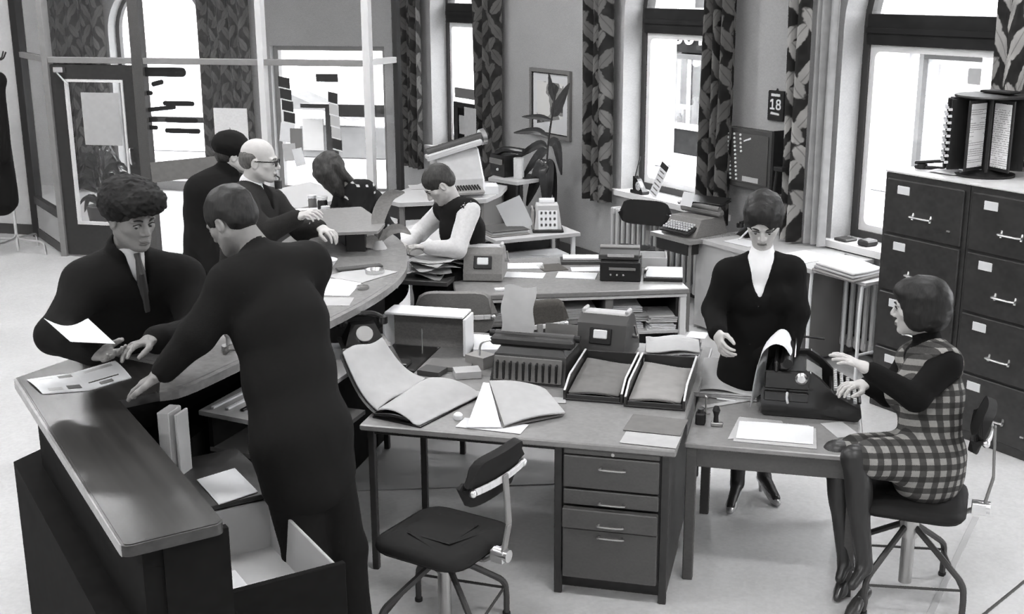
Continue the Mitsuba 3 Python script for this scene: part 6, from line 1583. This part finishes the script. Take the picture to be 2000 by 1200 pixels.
# tape dispenser with antenna-like arm and printed card on the sill
sl = Thing('tape_dispenser', 'black dispenser with thin raised arm on the middle window sill', 'dispenser')
p0 = W(8.60, 6.50, SILL + .002)
sl.part('base', wbox(8.50, 8.68, 6.46, 6.54, SILL + .002, SILL + .03), 'm_dark'); sl.part('body', upright(sg.Polygon([(8.52, SILL + .03), (8.66, SILL + .03), (8.66, SILL + .15), (8.60, SILL + .13)]), .05, W(0, 6.475), CDIR, NDIR), 'm_black_gloss', False)
sl.part('arm', tube(curve([W(8.66, 6.50, SILL + .14), W(8.64, 6.50, SILL + .20), W(8.59, 6.50, SILL + .33)], 10), [.004] * 7 + [.006, .008, .004][:max(0, len(curve([0, 1, 2], 10)) - 7)] if False else .005, 8), 'm_dark')
sl.part('roll', upright(sg.Point(8.585, SILL + .07).buffer(.04), .03, W(0, 6.475), CDIR, NDIR), 'm_white', False)
cd = Thing('card', 'tilted printed card strip with dark head on the middle window sill', 'card')
M_ = np.eye(4); M_[:3, 0], M_[:3, 1], M_[:3, 2] = -CDIR, unit(np.array([0, 0, 1.0]) * .9 - CDIR * .38 + NDIR * .12), np.cross(-CDIR, unit(np.array([0, 0, 1.0]) * .9 - CDIR * .38 + NDIR * .12)); M_[:3, 3] = W(8.40, 6.50, SILL + .004)
M_[:3, 0] = np.cross(M_[:3, 1], M_[:3, 2]) / np.linalg.norm(np.cross(M_[:3, 1], M_[:3, 2])); M_[:3, 2] = np.cross(M_[:3, 0], M_[:3, 1])
def cdp(m_): m_ = m_.copy(); m_.apply_transform(M_); return m_
cd.part('board', cdp(box(.11, .32, .004, (0, .16, 0), .001)), 'm_paper', False)
cd.part('head', cdp(box(.108, .05, .002, (0, .295, .004), .0005)), 'm_dark', False)
for i in range(6): cd.part('printed_row', cdp(box(.085 - .02 * (i % 2), .012, .0012, (0, .03 + .042 * i, .0043), .0003)), 'm_grey', False)
for i, (c_, m_, w_, lab) in enumerate(((5.95, 'm_dark', .10, 'small dark box on the right window sill'), (6.16, 'm_grey_dark', .12, 'dark crumpled rag at the left end of the right window sill'))):
    t = Thing(('box', 'cloth')[i], lab, ('box', 'cloth')[i])
    t.one(wbox(c_ - w_ / 2, c_ + w_ / 2, 6.48, 6.60, SILL + .001, SILL + (.045, .02)[i], .012), m_)
# poster stand, sheet and plant in the arched window
t = Thing('poster', 'dark-framed notice board standing in the arched window', 'notice board')
t.part('frame', upright(sg.box(11.55, .82, 12.28, 1.30).difference(sg.box(11.58, .82, 12.18, 1.24)), .03, W(0, 6.62), CDIR, NDIR), 'm_black', False)
t.part('picture', upright(sg.box(11.57, .84, 12.19, 1.25), .01, W(0, 6.635), CDIR, NDIR), 'm_shop_dark', False)
t.part('label', upright(sg.box(11.98, .95, 12.14, 1.16), .004, W(0, 6.615), CDIR, NDIR), 'm_grey_light', False)
t.part('header', upright(sg.box(11.52, 1.35, 12.26, 1.46), .02, W(0, 6.63), CDIR, NDIR), 'm_grey', False)
t = Thing('sheet', 'grey sheet hanging at the right side of the arched window', 'paper'); t.one(upright(sg.box(11.05, .98, 11.30, 1.34), .004, W(0, 6.22), CDIR, NDIR), 'm_paper_grey', False)
t = Thing('plant', 'small leafy plant on the sill of the arched window', 'plant')
t.part('pot', lathe([(0, 0), (.05, 0), (.07, .10), (.06, .10), (0, .09)], tuple(W(11.42, 6.49, SILL + .001)), 16), 'm_grey_dark')
for k in range(9):
    a = k * 2.4; e = np.array([math.cos(a), math.sin(a), 0]); b0 = W(11.42, 6.49, SILL + .10)
    t.part('leaf', leafmesh([b0, b0 + e * .05 + [0, 0, .10 + .02 * (k % 3)], b0 + e * .10 + [0, 0, .20 + .03 * (k % 4)]], .030, (e[0], e[1], .3)), 'm_leaf', True)

# ================================================================ on the walls
pc = Thing('picture', 'framed abstract picture on the grey wall behind the plant', 'picture')
c0, c1, z0, z1 = 9.68, 10.40, 1.13, 1.79
fr_ = sg.box(c0, z0, c1, z1)
pc.part('frame', upright(fr_.difference(fr_.buffer(-.035, join_style=2)), .03, W(0, NWALL - .032), CDIR, NDIR), 'm_grey', False)
pc.part('inner_edge', upright(fr_.buffer(-.035, join_style=2).difference(fr_.buffer(-.045, join_style=2)), .02, W(0, NWALL - .024), CDIR, NDIR), 'm_dark', False)
pc.part('mount', upright(fr_.buffer(-.034, join_style=2), .008, W(0, NWALL - .012), CDIR, NDIR), 'm_paper', False)
def art(p, n, uv):
    a, b = (p.y - p.x) * .7071, p.z
    t_ = fbm(a * 6, b * 5, 3.0, 4)
    w = dr.select(t_ > .55, .62, dr.select(t_ > .45, .22, .05))
    return mi.Color3f(w, w, w * .97)
mat('m_art', proc(art), .7, .2)
pc.part('print', upright(sg.Polygon([(c0 + .14, z0 + .20), (c1 - .12, z0 + .12), (c1 - .11, z1 - .12), (c0 + .13, z1 - .13)]), .003, W(0, NWALL - .015), CDIR, NDIR), 'm_art', False)
cl = Thing('calendar', 'black tear-off calendar showing 18 on the wall between the windows', 'calendar')
def onwall_text(txt, c, z, h, n, bold=True):
    m_ = meshkit.text_mesh(txt, h, .002, bold); w_ = m_.bounds[1][0] + m_.bounds[0][0]
    m_.apply_translation((-w_ / 2, 0, 0)); M2 = np.eye(4); M2[:3, 0], M2[:3, 1], M2[:3, 2], M2[:3, 3] = -CDIR, (0, 0, 1), -NDIR, W(c, n, z)
    m_.apply_transform(M2); return m_
cl.part('board', upright(rrect(.165, .225, .01), .018, W(6.895, NWALL - .020, 1.695), CDIR, NDIR), 'm_black', False)
cl.part('number', onwall_text('18', 6.895, 1.668, .075, NWALL - .021), 'm_white', False)
cl.part('header_slip', upright(sg.box(6.85, 1.765, 6.945, 1.785), .003, W(0, NWALL - .023), CDIR, NDIR), 'm_paper', False)
cl.part('footer_slip', upright(sg.Polygon([(6.85, 1.625), (6.945, 1.63), (6.94, 1.648), (6.855, 1.64)]), .003, W(0, NWALL - .023), CDIR, NDIR), 'm_paper', False)
cl.part('hook', upright(sg.Polygon([(6.885, 1.805), (6.905, 1.805), (6.895, 1.825)]), .01, W(0, NWALL - .014), CDIR, NDIR), 'm_dark', False)
kb = Thing('key_board', 'grey board with columns of white tags on the wall below the calendar', 'key board')
kb.part('cabinet', upright(sg.box(6.79, 1.05, 7.36, 1.50), .098, W(0, NWALL - .102), CDIR, NDIR), 'm_grey_dark', False)
kb.part('panel', upright(sg.box(6.86, 1.09, 7.34, 1.47), .006, W(0, NWALL - .109), CDIR, NDIR), 'm_desk_front', False)
kb.part('edge', upright(sg.box(6.775, 1.04, 6.80, 1.52), .125, W(0, NWALL - .13), CDIR, NDIR), 'm_black', False)
for i, (c_, n_) in enumerate(((7.31, 12), (7.24, 12), (7.17, 5))):
    for j in range(n_):
        kb.part('tag', tr(trimesh.creation.icosphere(1, .0105), W(c_ - .004 * j, NWALL - .112, 1.455 - .0315 * j)), 'm_white')
kb.part('slip', upright(sg.Polygon([(7.05, 1.43), (7.13, 1.405), (7.13, 1.415), (7.05, 1.445)]), .003, W(0, NWALL - .113), CDIR, NDIR), 'm_white', False)
kb.part('label', upright(sg.box(6.95, 1.10, 7.13, 1.14), .003, W(0, NWALL - .113), CDIR, NDIR), 'm_grey_light', False)
pp = Thing('window_pole', 'slim dark window pole leaning in the curtain right of the key board', 'pole'); pp.one(cat(tube(curve([W(6.60, 6.18, .74), W(6.61, 6.22, .95), W(6.60, 6.25, 1.27)], 14), .010, 8), wbox(6.52, 6.61, 6.22, 6.28, 1.26, 1.29)), 'm_black')
# ================================================================ index stand and gear on the filing cabinet
ix = Thing('index_stand', 'revolving index stand with white listed pages and tabbed dark leaves on the filing cabinet', 'index stand')
ic = W(4.63, 6.02)
ix.part('base', lathe([(0, 0), (.17, 0), (.17, .012), (.05, .03), (0, .03)], (ic[0], ic[1], 1.502), 30), 'm_black')
ix.part('top_plate', lathe([(0, .0), (.20, .0), (.205, .006), (.20, .014), (.05, .022), (0, .022)], (ic[0], ic[1], 1.955), 30), 'm_dark')
ix.part('axle', cyl(.018, .45, (ic[0], ic[1], 1.51), 12), 'm_dark')
vc = np.arctan2(-ic[1], -ic[0])
def leafpanel(ang, r0, r1, m_, paper_=False, flip=1):
    e = np.array([math.cos(ang), math.sin(ang), 0]); o_ = np.array([ic[0], ic[1], 0]); nn = np.array([-e[1], e[0], 0])
    k = ix.part('leaf', upright(sg.box(r0, 1.54, r1, 1.945), .010, o_ - nn * .005, e, nn), m_, False)
    if paper_:
        ix.part('list_page', upright(sg.box(r0 + .012, 1.56, r1 - .014, 1.925), .002, o_ + nn * (.006 if flip > 0 else -.008), e, nn), 'm_list', False, under=k)
    return e, o_, nn, k
def lst(p, n, uv):
    r = p.z / .0125
    fz_ = r - dr.floor(r)
    a = (p.x * .8 - p.y * .6)
    ink = (fz_ < .38) & (noise(a * 120, dr.floor(r), 3.0) > .35) & (p.z < 1.90)
    w = dr.select(ink, .35, .72)
    return mi.Color3f(w, w, w)
mat('m_list', proc(lst), .7, .2)
vdir = math.degrees(vc)
def pol(px, n_off=5.9):
    return None
e1 = leafpanel(vc + math.radians(-34), .035, .20, 'm_dark', True, 1)
e2 = leafpanel(vc + math.radians(40), .035, .20, 'm_dark', True, -1)
for k_, da_ in enumerate((-62, -76, -92, -108)):
    e, o_, nn, kk_ = leafpanel(vc + math.radians(da_), .03, .235, 'm_black')
    for j in range(9):
        ix.part('tab', upright(sg.box(.232, 1.575 + .038 * j + .006 * k_, .252, 1.590 + .038 * j + .006 * k_), .012, o_ - nn * .006, e, nn), 'm_paper', False, under=kk_)
for da_ in (75, 105, 140, 180, 220): leafpanel(vc + math.radians(da_), .03, .21, 'm_black')
ix.part('binder', rot(box(.20, .10, .014, (0, 0, 0), .004), rz=-45, at=(ic[0] + .04, ic[1] - .02, 1.98)), 'm_black')
ix.part('spine', tube([(ic[0] + .155 * math.cos(vc + .05), ic[1] + .155 * math.sin(vc + .05), 1.54), (ic[0] + .155 * math.cos(vc + .05), ic[1] + .155 * math.sin(vc + .05), 1.95)], .010, 8), 'm_black')
t = Thing('stapler', 'black stapler lying on the filing cabinet left of the index stand', 'stapler'); t.one(cat(bar(W(5.04, 5.90, 1.512), W(4.88, 5.98, 1.512), .035, .02, .006), bar(W(5.04, 5.90, 1.535), W(4.84, 6.0, 1.565), .032, .018, .006), cyl(.03, .03, tuple(W(5.0, 5.92, 1.502)), 14)), 'm_black')
t = Thing('crumpled_paper', 'crumpled white paper beside the index stand on the cabinet', 'paper'); t.one(grid(lambda u, v: W(4.90 - .20 * u, 5.84 + .14 * v, 1.505 + .035 * math.sin(math.pi * u) * (.6 + .4 * math.sin(7 * v + 3 * u)) * math.sin(math.pi * v) + .003), 14, 12, .002), 'm_paper', True)
# ================================================================ rubber plant on a stool
pl = Thing('rubber_plant', 'tall rubber plant with dark broad leaves standing by the framed picture', 'plant')
pb = np.array([-2.42, 11.02])
pl.part('pot', lathe([(0, 0), (.10, 0), (.13, .22), (.135, .24), (.12, .24), (.11, .20), (0, .20)], (pb[0], pb[1], .30), 24), 'm_desk_dark')
pl.part('soil', cyl(.112, .01, (pb[0], pb[1], .49), 20), 'm_dark')
stem = curve([(pb[0], pb[1], .49), (-2.41, 11.03, .85), (-2.38, 11.0, 1.2), (-2.33, 10.97, 1.5), (-2.31, 10.96, 1.70)], 20)
pl.part('stem', tube(stem, .009, 8), 'm_stem')
def pleaf(p0, p1, p2, w_):
    pl.part('leaf', leafmesh([p0, p1, p2], w_, (-.35, -.93, .1), n=12, fold=.25), 'm_leaf', True)
S_ = lambda z: np.array([np.interp(z, stem[:, 2], stem[:, 0]), np.interp(z, stem[:, 2], stem[:, 1]), z])
for p0, d1, d2, w_ in ((S_(1.42), (.06, -.02, .08), (.17, -.05, .30), .055), (S_(1.55), (-.02, 0, .10), (-.05, 0, .26), .028), (S_(1.38), (-.12, .04, .02), (-.30, .09, .015), .028), (S_(1.22), (-.13, .04, .05), (-.36, .10, .02), .036), (S_(1.12), (-.10, .04, .02), (-.36, .10, -.14), .040),
                       (S_(1.10), (-.08, .02, -.05), (-.26, .06, -.28), .048), (S_(1.16), (.09, -.04, .0), (.14, -.06, -.28), .050), (S_(1.0), (-.05, -.02, -.08), (-.20, .02, -.44), .075), (S_(1.0), (.02, -.06, -.10), (.02, -.08, -.50), .085), (S_(.98), (.05, -.03, -.05), (.10, -.05, -.36), .06)):
    pleaf(p0, p0 + np.array(d1), p0 + np.array(d2), w_)
stl = Thing('plant_stand', 'low dark stand under the rubber plant', 'stand'); stl.part('top', cyl(.17, .02, (pb[0], pb[1], .278), 24), 'm_dark')
for k in range(3):
    a = k * 2.094; stl.part('leg', tube([(pb[0] + .13 * math.cos(a), pb[1] + .13 * math.sin(a), .28), (pb[0] + .15 * math.cos(a), pb[1] + .15 * math.sin(a), 0.0)], .012, 8), 'm_dark')

# ================================================================ notices and strips on the vestibule glass, plant inside
def notice(label, x0, x1, z0, z1, m_, y=VY - .008, th=.003, name='notice'):
    t = Thing(name, label, 'notice'); t.one(upright(sg.box(x0, z0, x1, z1), th, (0, y, 0), (1, 0, 0), (0, 1, 0)), m_, False); return t
notice('large grey notice sheet on the glass of the entrance door', -6.82, -6.42, 1.11, 1.61, 'm_paper_grey', VY - .004)
notice('pale notice sheet on the vestibule glass behind the beret', -5.44, -5.10, 1.07, 1.49, 'm_sleeve')
notice('small dark sign on the right pane of the vestibule', -4.40, -4.19, 1.745, 1.815, 'm_dark')
def strip(label, x0, x1, zt, h, n_, dx, pale=()):
    t = Thing('hanging_cards', label, 'cards')
    for k in range(n_):
        z_ = zt - k * h; xo = dx * k
        t.part('card', upright(sg.Polygon([(x0 + xo, z_ - h * .88), (x1 + xo, z_ - h * 1.08), (x1 + xo, z_ - h * .18), (x0 + xo, z_)]), .004, (0, VY - .010, 0), (1, 0, 0), (0, 1, 0)), 'm_grey_light' if k in pale else 'm_dark', False)
        t.part('card_edge', upright(sg.Polygon([(x0 + xo, z_ - h), (x1 + xo, z_ - h * 1.2), (x1 + xo, z_ - h * 1.08), (x0 + xo, z_ - h * .88)]), .004, (0, VY - .010, 0), (1, 0, 0), (0, 1, 0)), 'm_paper', False)
strip('column of four dark cards on the left of the third vestibule pane', -4.77, -4.66, 1.79, .105, 4, .012)
strip('column of five alternating cards in the middle of the third vestibule pane', -4.29, -4.20, 1.66, .105, 5, .006, (1, 2, 3))
t = Thing('sign_board', 'tilted grey sign board fixed to the vestibule glass above the fur hat', 'sign'); t.one(upright(sg.Polygon([(-6.10, .77), (-5.31, .89), (-5.31, 1.06), (-6.11, .965)]), .02, (0, VY - .06, 0), (1, 0, 0), (0, 1, 0)), 'm_paper_dark', False)
t = Thing('leaflets', 'white leaflets pinned in a bunch on the third vestibule pane', 'leaflets')
for k, (x, z, w_, h_, m_) in enumerate(((-4.72, 1.28, .14, .18, 'm_paper'), (-4.62, 1.22, .12, .2, 'm_grey'), (-4.68, 1.10, .13, .16, 'm_paper_grey'), (-4.58, 1.06, .10, .16, 'm_paper'))):
    t.part('leaflet', rot(box(w_, .003, h_, (0, 0, 0), .001), 0, 8 - 7 * k, 0, (x, VY - .012 - .004 * k, z - h_ / 2)), m_, False)
vp = Thing('plant', 'bushy pot plant inside the vestibule behind the glass door', 'plant')
vp.part('pot', lathe([(0, 0), (.14, 0), (.18, .30), (.165, .30), (.15, .27), (0, .27)], (-7.40, 11.5, 0.0), 24), 'm_grey_dark')
r_ = random.Random(3)
for k in range(46):
    a = r_.random() * 6.28; e = np.array([math.cos(a), math.sin(a), 0]); L_r = .16 + .22 * r_.random(); hh = .30 + .55 * r_.random()
    b0 = np.array([-7.40, 11.5, hh]); b0[:2] += e[:2] * .03
    vp.part('leaf', leafmesh([b0, b0 + e * L_r * .6 + [0, 0, .10], b0 + e * L_r + [0, 0, .02 - .1 * r_.random()]], .035, (e[1], -e[0], .6), n=8), 'm_leaf', True)
vp.part('stem', cat([tube([(-7.40 + .02 * k, 11.5, .26), (-7.40 + .03 * k, 11.5 + .02 * k, .9)], .008, 6) for k in (-1, 0, 1)]), 'm_stem')
# ================================================================ coat on its stand at the left edge
cs = Thing('coat_stand', 'chrome coat stand with splayed tube feet at the left edge', 'coat stand')
cp = np.array([-7.71, 10.40])
cs.part('pole', tube([(cp[0], cp[1], .02), (cp[0], cp[1], 1.95)], .016, 10), 'm_chrome')
for a in (-.1, 1.6, 3.1, 4.6):
    e = np.array([math.cos(a), math.sin(a), 0]); c0_ = np.array([cp[0], cp[1], 0])
    cs.part('leg', tube(curve([c0_ + [0, 0, .20], c0_ + e * .05 + [0, 0, .14], c0_ + e * .28 + [0, 0, .13], c0_ + e * .33 + [0, 0, .10], c0_ + e * .345 + [0, 0, .0]], 18), .012, 8), 'm_chrome')
    cs.part('hook', tube(curve([c0_ + [0, 0, 1.90], c0_ + e * .08 + [0, 0, 1.92], c0_ + e * .12 + [0, 0, 1.98]], 8), .008, 8), 'm_dark')
ctt = Thing('coat', 'long dark coat hanging on the coat stand at the left edge', 'coat')
F = Field((-8.3, 9.9, .2), (-7.2, 10.75, 1.95), .014)
F.add(cone((-7.90, 10.28, 1.66), (-7.58, 10.22, 1.72), .07, .075), .03); F.add(cone((-7.73, 10.24, 1.6), (-7.73, 10.22, .56), .13, .15, np.array([1.0, 0, 0]), 1.3), .05)
F.add(cone((-7.60, 10.2, 1.66), (-7.56, 10.16, 1.0), .07, .065), .03); F.add(cone((-7.92, 10.2, 1.62), (-7.96, 10.16, .95), .07, .065), .03)
F.rough(.02, (9, 9, 1.5), 3); m_ = F.mesh(); relax(m_, 3); ctt.one(m_, 'm_wool', True)

# seams and a cable strip on the floor at the lower right
struct('trim_1', bar((1.16, 5.55, .003), (.66, 4.72, .003), .014, .006), 'm_base')
struct('trim_2', bar((.90, 6.0, .002), (.56, 4.80, .002), .03, .004), 'm_grey_light')
t = Thing('cable', 'thin black cable looping below the edge of the front desk', 'cable')
t.one(tube(curve([(-1.62, 5.20, .688), (-1.60, 5.16, .62), (-1.55, 5.14, .60), (-1.50, 5.16, .62), (-1.46, 5.2, .688)], 24), .004, 6), 'm_black')
